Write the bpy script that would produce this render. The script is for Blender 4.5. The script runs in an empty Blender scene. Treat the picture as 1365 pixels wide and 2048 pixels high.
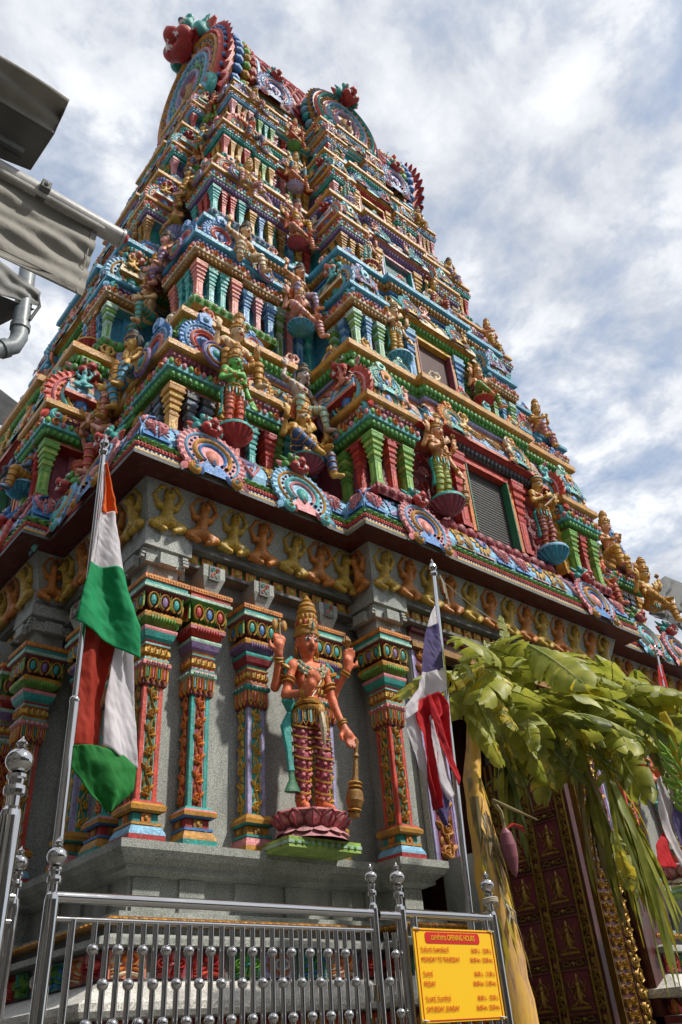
import bpy, math, random
import numpy as np
from mathutils import Matrix, Vector
random.seed(7)
PI = math.pi
SC = bpy.context.scene
COL = SC.collection

# ------------------------------------------------------------------ camera
CAMZ = 1.4
_Y, _P, _R, _F = -7.38461181e-01, 5.98534297e-01, -7.97886643e-02, 1596.24
def _cam_matrix():
    ca, sa, cb, sb, cc, sc = math.cos(_Y), math.sin(_Y), math.cos(_P), math.sin(_P), math.cos(_R), math.sin(_R)
    Rz = Matrix(((ca, sa, 0), (-sa, ca, 0), (0, 0, 1)))
    Rx = Matrix(((1, 0, 0), (0, cb, sb), (0, -sb, cb)))
    P = Matrix(((1, 0, 0), (0, 0, 1), (0, -1, 0)))
    Rr = Matrix(((cc, sc, 0), (-sc, cc, 0), (0, 0, 1)))
    return Rr @ P @ Rx @ Rz
CM = _cam_matrix()
cam_d = bpy.data.cameras.new('camera')
cam_d.sensor_fit = 'VERTICAL'; cam_d.sensor_height = 36.0; cam_d.sensor_width = 24.0
cam_d.lens = _F / 2048 * 36.0
cam_d.clip_start = 0.05; cam_d.clip_end = 2000
cam = bpy.data.objects.new('camera', cam_d); COL.objects.link(cam)
cam.matrix_world = Matrix.Translation((0, 0, CAMZ)) @ CM.transposed().to_4x4()
SC.camera = cam
def ray(px, py):
    d = CM.transposed() @ Vector(((px - 682.5) / _F, -(py - 1024) / _F, -1.0))
    return d.normalized()
def onY(px, py, Y):
    d = ray(px, py); return Vector((0, 0, CAMZ)) + d * (Y / d.y)
def onX(px, py, X):
    d = ray(px, py); return Vector((0, 0, CAMZ)) + d * (X / d.x)

# ------------------------------------------------------------------ world, sun, exposure
SUN_EL, SUN_AZ = math.radians(50), math.radians(30)     # azimuth from the facade normal (-Y) towards +X
W = bpy.data.worlds.new('World'); SC.world = W; W.use_nodes = True
nt = W.node_tree; nt.nodes.clear()
def N(t, **k):
    n = nt.nodes.new(t)
    for a, b in k.items(): setattr(n, a, b)
    return n
L_ = lambda a, b: nt.links.new(a, b)
out = N('ShaderNodeOutputWorld'); bg = N('ShaderNodeBackground'); bg.inputs[1].default_value = 0.1
sky = N('ShaderNodeTexSky'); sky.sky_type = 'NISHITA'; sky.sun_disc = False
sky.sun_elevation = SUN_EL; sky.sun_rotation = math.radians(180) - SUN_AZ; sky.air_density = 1.0; sky.dust_density = 1.6
tc = N('ShaderNodeTexCoord'); sep = N('ShaderNodeSeparateXYZ'); L_(tc.outputs['Generated'], sep.inputs[0])
zz = N('ShaderNodeMath', operation='MAXIMUM'); zz.inputs[1].default_value = 0.06; L_(sep.outputs[2], zz.inputs[0])
za = N('ShaderNodeMath', operation='ADD'); za.inputs[1].default_value = 0.12; L_(zz.outputs[0], za.inputs[0])
dx = N('ShaderNodeMath', operation='DIVIDE'); L_(sep.outputs[0], dx.inputs[0]); L_(za.outputs[0], dx.inputs[1])
dy = N('ShaderNodeMath', operation='DIVIDE'); L_(sep.outputs[1], dy.inputs[0]); L_(za.outputs[0], dy.inputs[1])
cmb = N('ShaderNodeCombineXYZ'); L_(dx.outputs[0], cmb.inputs[0]); L_(dy.outputs[0], cmb.inputs[1])
def noise(scale, det, rough, dist=0.0, off=(0, 0, 0)):
    mp = N('ShaderNodeMapping'); mp.inputs['Location'].default_value = off; L_(cmb.outputs[0], mp.inputs[0])
    n = N('ShaderNodeTexNoise'); n.inputs['Scale'].default_value = scale; n.inputs['Detail'].default_value = det
    n.inputs['Roughness'].default_value = rough; n.inputs['Distortion'].default_value = dist
    L_(mp.outputs[0], n.inputs['Vector']); return n.outputs['Fac']
def ramp(src, stops):
    r = N('ShaderNodeValToRGB'); L_(src, r.inputs[0])
    e = r.color_ramp.elements
    while len(e) < len(stops): e.new(0.5)
    for k, (p, c) in enumerate(stops):
        e[k].position = p; e[k].color = (c[0], c[1], c[2], 1)
    return r.outputs[0]
big = noise(1.15, 4, 0.55, 0.3, (3.1, 0.4, 0)); mid = noise(6.5, 8, 0.60, 0.2, (0.5, 7.3, 0)); fine = noise(17, 6, 0.6, 0.8, (9, 2, 0))
mx = N('ShaderNodeMath', operation='MULTIPLY_ADD'); mx.inputs[1].default_value = 0.45; L_(mid, mx.inputs[0])
m2 = N('ShaderNodeMath', operation='MULTIPLY'); m2.inputs[1].default_value = 0.50; L_(big, m2.inputs[0]); L_(m2.outputs[0], mx.inputs[2])
m3 = N('ShaderNodeMath', operation='MULTIPLY_ADD'); m3.inputs[1].default_value = 0.13; L_(fine, m3.inputs[0]); L_(mx.outputs[0], m3.inputs[2])
cover = ramp(m3.outputs[0], [(0.445, (0, 0, 0)), (0.565, (1, 1, 1))])
shade = ramp(mid, [(0.34, (4.9, 5.15, 5.6)), (0.50, (5.9, 6.1, 6.5)), (0.66, (7.9, 8.0, 8.1))])
dark = ramp(big, [(0.36, (1.18, 1.18, 1.17)), (0.60, (0.80, 0.82, 0.86))])
cm = N('ShaderNodeMix', data_type='RGBA', blend_type='MULTIPLY'); cm.inputs[0].default_value = 1
L_(shade, cm.inputs[6]); L_(dark, cm.inputs[7])
sb_ = N('ShaderNodeMix', data_type='RGBA', blend_type='MIX'); sb_.inputs[0].default_value = 0.45
L_(sky.outputs[0], sb_.inputs[6]); sb_.inputs[7].default_value = (4.3, 5.3, 6.9, 1)
mixc = N('ShaderNodeMix', data_type='RGBA'); L_(cover, mixc.inputs[0]); L_(sb_.outputs[2], mixc.inputs[6]); L_(cm.outputs[2], mixc.inputs[7])
L_(mixc.outputs[2], bg.inputs[0]); L_(bg.outputs[0], out.inputs[0])

sd = bpy.data.lights.new('sun', 'SUN'); sd.energy = 3.3; sd.angle = math.radians(2.5); sd.color = (1.0, 0.95, 0.87)
sun = bpy.data.objects.new('sun', sd); COL.objects.link(sun)
sv = Vector((math.sin(SUN_AZ) * math.cos(SUN_EL), -math.cos(SUN_AZ) * math.cos(SUN_EL), math.sin(SUN_EL)))
sun.rotation_euler = sv.to_track_quat('Z', 'Y').to_euler(); sun.location = (8, -6, 30)
SC.view_settings.view_transform = 'Standard'; SC.view_settings.look = 'None'
SC.view_settings.exposure = 0.44; SC.view_settings.gamma = 1.0

# ------------------------------------------------------------------ materials
MATS = {}
def newmat(name):
    m = bpy.data.materials.new(name); m.use_nodes = True
    return m, m.node_tree, m.node_tree.nodes['Principled BSDF']
def tone(rgb, k): return (min(1, rgb[0] * k), min(1, rgb[1] * k), min(1, rgb[2] * k), 1)
def paint(name, rgb, rough=0.42, dirt=0.55, scale=9.0, bump=0.25, spec=0.5, metal=0.0, ink=.75, streak=.5):
    """hand-painted plaster / enamel: worn tone, grime in blotches, brush relief"""
    if name in MATS: return MATS[name]
    m, t, p = newmat(name); nd = t.nodes; lk = t.links.new
    g = nd.new('ShaderNodeNewGeometry')
    n1 = nd.new('ShaderNodeTexNoise'); n1.inputs['Scale'].default_value = scale; n1.inputs['Detail'].default_value = 6; n1.inputs['Roughness'].default_value = .65
    lk(g.outputs['Position'], n1.inputs['Vector'])
    r = nd.new('ShaderNodeValToRGB'); e = r.color_ramp.elements
    e[0].position = .33; e[0].color = tone(rgb, .62); e[1].position = .62; e[1].color = tone(rgb, 1.08)
    lk(n1.outputs['Fac'], r.inputs[0])
    n2 = nd.new('ShaderNodeTexNoise'); n2.inputs['Scale'].default_value = scale * 4.3; n2.inputs['Detail'].default_value = 8; n2.inputs['Roughness'].default_value = .7
    lk(g.outputs['Position'], n2.inputs['Vector'])
    r2 = nd.new('ShaderNodeValToRGB'); e = r2.color_ramp.elements
    e[0].position = .30; e[0].color = (dirt, dirt, dirt, 1); e[1].position = .52; e[1].color = (0, 0, 0, 1)
    lk(n2.outputs['Fac'], r2.inputs[0])
    mix = nd.new('ShaderNodeMix'); mix.data_type = 'RGBA'
    lk(r2.outputs[0], mix.inputs[0]); lk(r.outputs[0], mix.inputs[6]); mix.inputs[7].default_value = (.035 + rgb[0] * .2, .03 + rgb[1] * .2, .026 + rgb[2] * .2, 1)
    mps = nd.new('ShaderNodeMapping'); mps.inputs['Scale'].default_value = (13, 13, 1.5); lk(g.outputs['Position'], mps.inputs[0])
    ns = nd.new('ShaderNodeTexNoise'); ns.inputs['Scale'].default_value = 1; ns.inputs['Detail'].default_value = 5; ns.inputs['Roughness'].default_value = .6; lk(mps.outputs[0], ns.inputs['Vector'])
    rs = nd.new('ShaderNodeMapRange'); rs.inputs[1].default_value = .52; rs.inputs[2].default_value = .72; rs.inputs[3].default_value = 0; rs.inputs[4].default_value = streak; lk(ns.outputs['Fac'], rs.inputs[0])
    mxs = nd.new('ShaderNodeMix'); mxs.data_type = 'RGBA'; lk(rs.outputs[0], mxs.inputs[0]); lk(mix.outputs[2], mxs.inputs[6]); mxs.inputs[7].default_value = (.10 + rgb[0] * .25, .09 + rgb[1] * .25, .075 + rgb[2] * .25, 1); mix = mxs
    n3 = nd.new('ShaderNodeTexNoise'); n3.inputs['Scale'].default_value = 21; n3.inputs['Detail'].default_value = 1.5; n3.inputs['Distortion'].default_value = 1.4
    lk(g.outputs['Position'], n3.inputs['Vector'])
    r3 = nd.new('ShaderNodeValToRGB'); e = r3.color_ramp.elements       # painted outline strokes following incised grooves
    e[0].position = .40; e[0].color = (0, 0, 0, 1); e[1].position = .60; e[1].color = (0, 0, 0, 1)
    for p_, c in ((.435, ink), (.46, 0), (.505, 0), (.53, ink), (.555, 0)):
        q = e.new(p_); q.color = (c, c, c, 1)
    lk(n3.outputs['Fac'], r3.inputs[0])
    mx3 = nd.new('ShaderNodeMix'); mx3.data_type = 'RGBA'; lk(r3.outputs[0], mx3.inputs[0]); lk(mix.outputs[2], mx3.inputs[6]); mx3.inputs[7].default_value = (.02 + rgb[0] * .12, .015 + rgb[1] * .12, .013 + rgb[2] * .12, 1)
    lk(mx3.outputs[2], p.inputs['Base Color'])
    ba = nd.new('ShaderNodeMath'); ba.operation = 'SUBTRACT'; lk(n2.outputs['Fac'], ba.inputs[0]); lk(r3.outputs[0], ba.inputs[1])
    b = nd.new('ShaderNodeBump'); b.inputs['Strength'].default_value = bump; b.inputs['Distance'].default_value = .012
    lk(ba.outputs[0], b.inputs['Height']); lk(b.outputs[0], p.inputs['Normal'])
    rr = nd.new('ShaderNodeMapRange'); rr.inputs[3].default_value = rough * .8; rr.inputs[4].default_value = min(1, rough * 1.35)
    lk(n1.outputs['Fac'], rr.inputs[0]); lk(rr.outputs[0], p.inputs['Roughness'])
    p.inputs['Specular IOR Level'].default_value = spec; p.inputs['Metallic'].default_value = metal
    MATS[name] = m; return m
PAL = dict(
    red=(.50, .035, .03), scarlet=(.68, .07, .035), crimson=(.30, .02, .03), maroon=(.19, .02, .03), wine=(.30, .055, .08),
    gold=(.58, .27, .025), yellow=(.72, .42, .045), ochre=(.36, .17, .022), orange=(.75, .22, .035), amber=(.52, .20, .02),
    green=(.09, .33, .05), leafgreen=(.17, .42, .06), lime=(.36, .55, .10), teal=(.03, .38, .33), turq=(.14, .55, .55), dgreen=(.03, .19, .08), mint=(.42, .66, .50),
    blue=(.05, .22, .55), sky=(.22, .50, .72), navy=(.035, .11, .30), slate=(.16, .24, .33), azure=(.05, .34, .52),
    purple=(.26, .16, .36), lilac=(.42, .38, .62), magenta=(.50, .075, .12), pink=(.72, .24, .25), rose=(.66, .30, .32), salmon=(.74, .24, .15), peach=(.78, .38, .22),
    cream=(.78, .64, .42), white=(.80, .77, .72), black=(.02, .02, .022), char=(.06, .065, .07), brown=(.16, .07, .03),
    skin_orange=(.74, .17, .06), skin_yellow=(.64, .36, .06), skin_green=(.12, .42, .06), skin_pink=(.74, .34, .24), skin_blue=(.10, .16, .26), skin_grey=(.50, .40, .34), skin_peach=(.72, .33, .13), skin_fair=(.74, .48, .24))
for k_, v_ in PAL.items(): paint(k_, v_, dirt=.45, bump=.4, ink=.15 if k_.startswith('skin') else .5)
paint('crimson', PAL['crimson'])
def stone(name, rgb, sp=.5):
    m, t, p = newmat(name); nd = t.nodes; lk = t.links.new
    g = nd.new('ShaderNodeNewGeometry')
    n1 = nd.new('ShaderNodeTexNoise'); n1.inputs['Scale'].default_value = 120; n1.inputs['Detail'].default_value = 3
    lk(g.outputs['Position'], n1.inputs['Vector'])
    r = nd.new('ShaderNodeValToRGB'); e = r.color_ramp.elements
    e[0].position = .36; e[0].color = tone(rgb, .55); e[1].position = .50; e[1].color = tone(rgb, 1)
    e2 = e.new(.66); e2.color = tone(rgb, 1.5)
    lk(n1.outputs['Fac'], r.inputs[0])
    n2 = nd.new('ShaderNodeTexNoise'); n2.inputs['Scale'].default_value = 2.2; n2.inputs['Detail'].default_value = 7; n2.inputs['Roughness'].default_value = .65
    mp = nd.new('ShaderNodeMapping'); mp.inputs['Scale'].default_value = (1.6, 1.6, .5); lk(g.outputs['Position'], mp.inputs[0]); lk(mp.outputs[0], n2.inputs['Vector'])
    r2 = nd.new('ShaderNodeValToRGB'); e = r2.color_ramp.elements; e[0].position = .32; e[0].color = (.62, .62, .60, 1); e[1].position = .66; e[1].color = (1.12, 1.11, 1.08, 1)
    lk(n2.outputs['Fac'], r2.inputs[0])
    mix = nd.new('ShaderNodeMix'); mix.data_type = 'RGBA'; mix.blend_type = 'MULTIPLY'; mix.inputs[0].default_value = 1
    lk(r.outputs[0], mix.inputs[6]); lk(r2.outputs[0], mix.inputs[7]); lk(mix.outputs[2], p.inputs['Base Color'])
    b = nd.new('ShaderNodeBump'); b.inputs['Strength'].default_value = .35; b.inputs['Distance'].default_value = .004
    lk(n1.outputs['Fac'], b.inputs['Height']); lk(b.outputs[0], p.inputs['Normal'])
    p.inputs['Roughness'].default_value = .72
    MATS[name] = m; return m
stone('asphalt', (.11, .107, .10)); stone('granite', (.33, .345, .32)); paint('soffit', (.085, .012, .014), ink=0); stone('granite_dark', (.15, .155, .15)); stone('pavement', (.22, .21, .20)); stone('white_slab', (.62, .60, .56))
def simple(name, rgb, rough=.5, metal=0., trans=0., **k):
    m, t, p = newmat(name); p.inputs['Base Color'].default_value = (*rgb, 1); p.inputs['Roughness'].default_value = rough; p.inputs['Metallic'].default_value = metal
    MATS[name] = m; return m
def steel():
    m, t, p = newmat('stainless_steel'); nd = t.nodes; lk = t.links.new
    p.inputs['Base Color'].default_value = (.60, .58, .56, 1); p.inputs['Metallic'].default_value = 1.0
    g = nd.new('ShaderNodeNewGeometry'); n1 = nd.new('ShaderNodeTexNoise'); n1.inputs['Scale'].default_value = 14; n1.inputs['Detail'].default_value = 5
    lk(g.outputs['Position'], n1.inputs['Vector'])
    rr = nd.new('ShaderNodeMapRange'); rr.inputs[1].default_value = .3; rr.inputs[2].default_value = .7; rr.inputs[3].default_value = .03; rr.inputs[4].default_value = .12
    lk(n1.outputs['Fac'], rr.inputs[0]); lk(rr.outputs[0], p.inputs['Roughness'])
    MATS['steel'] = m
steel()
def cloth(name, rgb, translucent=.4, scale=260, wr=3.0, rough=.8):
    m, t, p = newmat(name); nd = t.nodes; lk = t.links.new
    p.inputs['Base Color'].default_value = (*rgb, 1); p.inputs['Roughness'].default_value = rough
    tr = nd.new('ShaderNodeBsdfTranslucent'); tr.inputs[0].default_value = (*[min(1, c * 1.05) for c in rgb], 1)
    mx = nd.new('ShaderNodeMixShader'); mx.inputs[0].default_value = translucent
    lk(p.outputs[0], mx.inputs[1]); lk(tr.outputs[0], mx.inputs[2]); lk(mx.outputs[0], nd['Material Output'].inputs[0])
    g = nd.new('ShaderNodeNewGeometry'); n1 = nd.new('ShaderNodeTexNoise'); n1.inputs['Scale'].default_value = wr; n1.inputs['Detail'].default_value = 6
    lk(g.outputs['Position'], n1.inputs['Vector'])
    n2 = nd.new('ShaderNodeTexNoise'); n2.inputs['Scale'].default_value = scale; lk(g.outputs['Position'], n2.inputs['Vector'])
    ad = nd.new('ShaderNodeMath'); ad.operation = 'MULTIPLY_ADD'; ad.inputs[1].default_value = .04; lk(n2.outputs['Fac'], ad.inputs[0]); lk(n1.outputs['Fac'], ad.inputs[2])
    b = nd.new('ShaderNodeBump'); b.inputs['Strength'].default_value = .5; b.inputs['Distance'].default_value = .05
    lk(ad.outputs[0], b.inputs['Height']); lk(b.outputs[0], p.inputs['Normal'])
    r = nd.new('ShaderNodeValToRGB'); e = r.color_ramp.elements; e[0].position = .3; e[0].color = tone(rgb, .78); e[1].position = .65; e[1].color = tone(rgb, 1.08)
    lk(n1.outputs['Fac'], r.inputs[0]); lk(r.outputs[0], p.inputs['Base Color'])
    MATS[name] = m; return m
cloth('flag_orange', (.85, .17, .02)); cloth('flag_white', (.86, .83, .85), .55); cloth('flag_green', (.01, .36, .13), .4); cloth('flag_green_shaded', (.01, .20, .03), .3)  # dark green: same flag's green, deepened to paint shade on the lower fold
cloth('flag_orange_shaded', (.45, .035, .012), .4); cloth('flag_purple', (.11, .085, .23), .3); cloth('flag_red', (.60, .012, .02), .35)  # rust tone: the tricolour's orange with the folded layer's shade in its colour
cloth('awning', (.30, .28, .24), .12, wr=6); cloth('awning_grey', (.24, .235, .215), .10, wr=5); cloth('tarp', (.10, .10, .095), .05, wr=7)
def leafmat(name, a, b_, tr=.35, veins=55):
    m, t, p = newmat(name); nd = t.nodes; lk = t.links.new
    tc = nd.new('ShaderNodeTexCoord'); g = nd.new('ShaderNodeNewGeometry')
    n1 = nd.new('ShaderNodeTexNoise'); n1.inputs['Scale'].default_value = 7; n1.inputs['Detail'].default_value = 6; lk(g.outputs['Position'], n1.inputs['Vector'])
    w = nd.new('ShaderNodeTexWave'); w.bands_direction = 'X'; w.inputs['Scale'].default_value = veins; w.inputs['Distortion'].default_value = .4
    lk(tc.outputs['UV'], w.inputs['Vector'])
    r = nd.new('ShaderNodeValToRGB'); e = r.color_ramp.elements; e[0].position = .36; e[0].color = (*a, 1); e[1].position = .66; e[1].color = (*b_, 1)
    lk(n1.outputs['Fac'], r.inputs[0])
    hs = nd.new('ShaderNodeMix'); hs.data_type = 'RGBA'; hs.blend_type = 'MULTIPLY'; hs.inputs[0].default_value = .22
    lk(r.outputs[0], hs.inputs[6]); lk(w.outputs['Color'], hs.inputs[7])
    lk(hs.outputs[2], p.inputs['Base Color']); p.inputs['Roughness'].default_value = .38
    bb = nd.new('ShaderNodeBump'); bb.inputs['Strength'].default_value = .3; bb.inputs['Distance'].default_value = .004; lk(w.outputs['Fac'], bb.inputs['Height']); lk(bb.outputs[0], p.inputs['Normal'])
    trn = nd.new('ShaderNodeBsdfTranslucent'); lk(hs.outputs[2], trn.inputs[0])
    mx = nd.new('ShaderNodeMixShader'); mx.inputs[0].default_value = tr
    lk(p.outputs[0], mx.inputs[1]); lk(trn.outputs[0], mx.inputs[2]); lk(mx.outputs[0], nd['Material Output'].inputs[0])
    MATS[name] = m
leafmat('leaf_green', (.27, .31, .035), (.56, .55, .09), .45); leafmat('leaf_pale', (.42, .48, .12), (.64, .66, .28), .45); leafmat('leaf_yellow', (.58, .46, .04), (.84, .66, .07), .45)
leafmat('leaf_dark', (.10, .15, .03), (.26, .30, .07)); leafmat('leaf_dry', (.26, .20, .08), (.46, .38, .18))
def barkmat():
    m, t, p = newmat('banana_trunk_skin'); nd = t.nodes; lk = t.links.new
    g = nd.new('ShaderNodeNewGeometry'); mp = nd.new('ShaderNodeMapping'); mp.inputs['Scale'].default_value = (13, 13, 2.4); lk(g.outputs['Position'], mp.inputs[0])
    n1 = nd.new('ShaderNodeTexNoise'); n1.inputs['Scale'].default_value = 1; n1.inputs['Detail'].default_value = 8; n1.inputs['Roughness'].default_value = .68; lk(mp.outputs[0], n1.inputs['Vector'])
    r = nd.new('ShaderNodeValToRGB'); e = r.color_ramp.elements
    e[0].position = .32; e[0].color = (.08, .035, .02, 1); e[1].position = .68; e[1].color = (.60, .46, .06, 1)
    for p_, c in ((.42, (.45, .26, .12)), (.50, (.62, .36, .08)), (.58, (.72, .40, .05))):
        q = e.new(p_); q.color = (*c, 1)
    lk(n1.outputs['Fac'], r.inputs[0]); lk(r.outputs[0], p.inputs['Base Color']); p.inputs['Roughness'].default_value = .5
    b = nd.new('ShaderNodeBump'); b.inputs['Strength'].default_value = .6; b.inputs['Distance'].default_value = .01; lk(n1.outputs['Fac'], b.inputs['Height']); lk(b.outputs[0], p.inputs['Normal'])
    MATS['bark'] = m
barkmat()
paint('brass', (.42, .25, .045), rough=.34, metal=.45, dirt=.5, scale=14, ink=.2); paint('brass_dark', (.42, .25, .05), rough=.32, metal=.5, dirt=.6, ink=.2)
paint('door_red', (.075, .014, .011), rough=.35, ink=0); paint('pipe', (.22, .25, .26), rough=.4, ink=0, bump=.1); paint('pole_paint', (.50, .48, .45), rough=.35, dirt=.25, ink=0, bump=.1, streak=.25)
paint('frieze_gold', (.62, .39, .04), dirt=.8, ink=.85, scale=14); paint('frieze_orange', (.64, .22, .025), dirt=.8, ink=.85, scale=14)
simple('sign_yellow', (.86, .50, .01), .35); simple('sign_red', (.55, .015, .01), .4); simple('mesh_dark', (.035, .033, .03), .6)
simple('louvre_dark', (.05, .045, .04), .6); simple('louvre_brown', (.12, .045, .035), .6); simple('louvre_teal', (.05, .17, .16), .6)
simple('rope', (.50, .44, .34), .9); simple('blossom', (.22, .07, .09), .4); simple('banana_green', (.24, .40, .05), .4)
simple('tip_red', (.4, .03, .02), .4)

# ------------------------------------------------------------------ mesh builder
def mt(x): return MATS[x] if isinstance(x, str) else x
class MB:
    def __init__(s): s.v = []; s.f = []; s.m = []; s.ml = []; s.uv = None
    def mi(s, m):
        if m not in s.ml: s.ml.append(m)
        return s.ml.index(m)
    def add(s, vs, fs, m, M=None):
        o = len(s.v)
        if M is not None: vs = [tuple(M @ Vector(p)) for p in vs]
        s.v += vs; k = s.mi(m)
        for f in fs: s.f.append(tuple(i + o for i in f)); s.m.append(k)
    def merge(s, o, M=None):
        off = len(s.v)
        s.v += [tuple(M @ Vector(p)) for p in o.v] if M is not None else list(o.v)
        mp = [s.mi(m) for m in o.ml]
        for f, k in zip(o.f, o.m): s.f.append(tuple(i + off for i in f)); s.m.append(mp[k])
    def box(s, c, d, m, M=None):
        x, y, z = c; a, b, h = d[0] / 2, d[1] / 2, d[2] / 2
        vs = [(x + i * a, y + j * b, z + k * h) for i in (-1, 1) for j in (-1, 1) for k in (-1, 1)]
        s.add(vs, [(0, 1, 3, 2), (4, 6, 7, 5), (0, 4, 5, 1), (2, 3, 7, 6), (0, 2, 6, 4), (1, 5, 7, 3)], m, M)
    def lathe(s, prof, n, m, c=(0, 0), sx=1, sy=1, rot=0, arc=2 * PI):
        """prof: (r, z[, mat]); n=4 with rot=45 deg gives square mouldings (r is the half width)"""
        k4 = math.sqrt(2) if n == 4 else 1
        full = abs(arc - 2 * PI) < 1e-6; cnt = n if full else n + 1
        rings = []
        for p in prof:
            r, z = p[0] * k4, p[1]
            rings.append([(c[0] + sx * r * math.cos(rot + arc * i / n), c[1] + sy * r * math.sin(rot + arc * i / n), z) for i in range(cnt)])
        for a in range(len(prof) - 1):
            o = len(s.v); s.v += rings[a] + rings[a + 1]
            k = s.mi(prof[a + 1][2] if len(prof[a + 1]) > 2 else m)
            for i in range(cnt if full else cnt - 1):
                j = (i + 1) % cnt
                s.f.append((o + i, o + j, o + cnt + j, o + cnt + i)); s.m.append(k)
    def cap(s, pts, m, flip=False):
        s.add(list(pts), [tuple(range(len(pts)))[::-1] if flip else tuple(range(len(pts)))], m)
    def tube(s, pts, r, m, n=6, closed=False, caps=True, flat=1.0):
        P = [Vector(p) for p in pts]; k = len(P)
        R = r if isinstance(r, (list, tuple)) else [r] * k
        t0 = (P[1] - P[0]).normalized(); up = Vector((0, 0, 1)) if abs(t0.z) < .9 else Vector((0, 1, 0))
        u = t0.cross(up).normalized(); rings = []
        for i in range(k):
            if closed: t = (P[(i + 1) % k] - P[i - 1])
            else: t = P[min(i + 1, k - 1)] - P[max(i - 1, 0)]
            if t.length < 1e-9: t = t0
            t = t.normalized(); u = (u - t * u.dot(t))
            if u.length < 1e-6: u = t.orthogonal()
            u.normalize(); w = t.cross(u)
            rings.append([tuple(P[i] + (u * math.cos(2 * PI * j / n) + w * math.sin(2 * PI * j / n) * flat) * R[i]) for j in range(n)])
        o = len(s.v); 
        for q in rings: s.v += q
        mi = s.mi(m)
        for a in range(k if closed else k - 1):
            b = (a + 1) % k
            for j in range(n):
                l = (j + 1) % n
                s.f.append((o + a * n + j, o + a * n + l, o + b * n + l, o + b * n + j)); s.m.append(mi)
        if caps and not closed:
            s.f.append(tuple(o + j for j in range(n))[::-1]); s.m.append(mi)
            s.f.append(tuple(o + (k - 1) * n + j for j in range(n))); s.m.append(mi)
    def ring(s, c, ax, R, r, m, n=14, k=5, ell=1.0):
        ax = Vector(ax).normalized(); u = ax.orthogonal().normalized(); w = ax.cross(u); c = Vector(c)
        s.tube([c + u * R * math.cos(2 * PI * i / n) + w * R * ell * math.sin(2 * PI * i / n) for i in range(n)], r, m, k, closed=True)
    def ball(s, c, r, m, n=8, k=6, M=None):
        rx, ry, rz = (r, r, r) if not isinstance(r, (tuple, list)) else r
        vs = [(c[0], c[1], c[2] - rz)]
        for a in range(1, k):
            ph = -PI / 2 + PI * a / k
            for j in range(n):
                th = 2 * PI * j / n
                vs.append((c[0] + rx * math.cos(ph) * math.cos(th), c[1] + ry * math.cos(ph) * math.sin(th), c[2] + rz * math.sin(ph)))
        vs.append((c[0], c[1], c[2] + rz)); fs = []
        for j in range(n): fs.append((0, 1 + (j + 1) % n, 1 + j))
        for a in range(k - 2):
            for j in range(n):
                l = (j + 1) % n; p = 1 + a * n; q = p + n
                fs.append((p + j, p + l, q + l, q + j))
        q = 1 + (k - 2) * n; t = len(vs) - 1
        for j in range(n): fs.append((q + j, q + (j + 1) % n, t))
        s.add(vs, fs, m, M)
    # ---- relief pieces: u to the right, v up, raised towards -y
    def rib(s, path, w, h, m, d0=0.0, taper=True):
        k = len(path); W_ = w if isinstance(w, (list, tuple)) else [w] * k
        o = len(s.v); mi = s.mi(m)
        for i in range(k):
            a = path[max(i - 1, 0)]; b = path[min(i + 1, k - 1)]
            tx, tz = b[0] - a[0], b[1] - a[1]; l = math.hypot(tx, tz) or 1
            nx, nz = -tz / l, tx / l; q = W_[i] / 2; x, z = path[i]
            if taper and (i == 0 or i == k - 1): q *= .35
            s.v += [(x + nx * q, -d0, z + nz * q), (x + nx * q * .6, -d0 - h * .8, z + nz * q * .6), (x, -d0 - h, z),
                    (x - nx * q * .6, -d0 - h * .8, z - nz * q * .6), (x - nx * q, -d0, z - nz * q)]
        for i in range(k - 1):
            for j in range(4):
                s.f.append((o + i * 5 + j, o + i * 5 + j + 1, o + i * 5 + 6 + j, o + i * 5 + 5 + j)); s.m.append(mi)
    def dome(s, u, v, ru, rv, h, m, d0=0.0, n=10, ang=0):
        ca, sa = math.cos(ang), math.sin(ang); vs = []
        for (q, y) in ((1, 0), (.82, .55), (.45, .9)):
            for j in range(n):
                x, z = ru * q * math.cos(2 * PI * j / n), rv * q * math.sin(2 * PI * j / n)
                vs.append((u + x * ca - z * sa, -d0 - h * y, v + x * sa + z * ca))
        vs.append((u, -d0 - h, v)); fs = []
        for a in range(2):
            for j in range(n):
                l = (j + 1) % n; fs.append((a * n + j, a * n + l, (a + 1) * n + l, (a + 1) * n + j))
        for j in range(n): fs.append((2 * n + j, 2 * n + (j + 1) % n, 3 * n))
        s.add(vs, fs, m)
    def petal(s, u, v, ang, L, w, h, m, d0=0.0, m2=None, point=.0):
        """leaf from (u,v) growing at angle ang"""
        ca, sa = math.cos(ang), math.sin(ang); k = 6; vs = []
        for i in range(k + 1):
            t = i / k; ww = w * (math.sin(PI * min(1, t * .92 + .08)) ** .7) * (1 if t < .55 else 1 - point * (t - .55) / .45)
            if i == k: ww = 0.001
            for q in (-1, 0, 1):
                a, b = L * t, q * ww
                vs.append((u + a * ca - b * sa, -d0 - (h * (math.sin(PI * (.1 + .85 * t))) if q == 0 else h * .12), v + a * sa + b * ca))
        fs = []
        for i in range(k):
            for j in range(2): fs.append((i * 3 + j, i * 3 + j + 1, i * 3 + 4 + j, i * 3 + 3 + j))
        s.add(vs, fs, m)
        if m2:
            s.rib([(u + L * t * ca, v + L * t * sa) for t in (.1, .4, .7, .92)], w * .35, h * .5, m2, d0 + h * .8)
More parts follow.
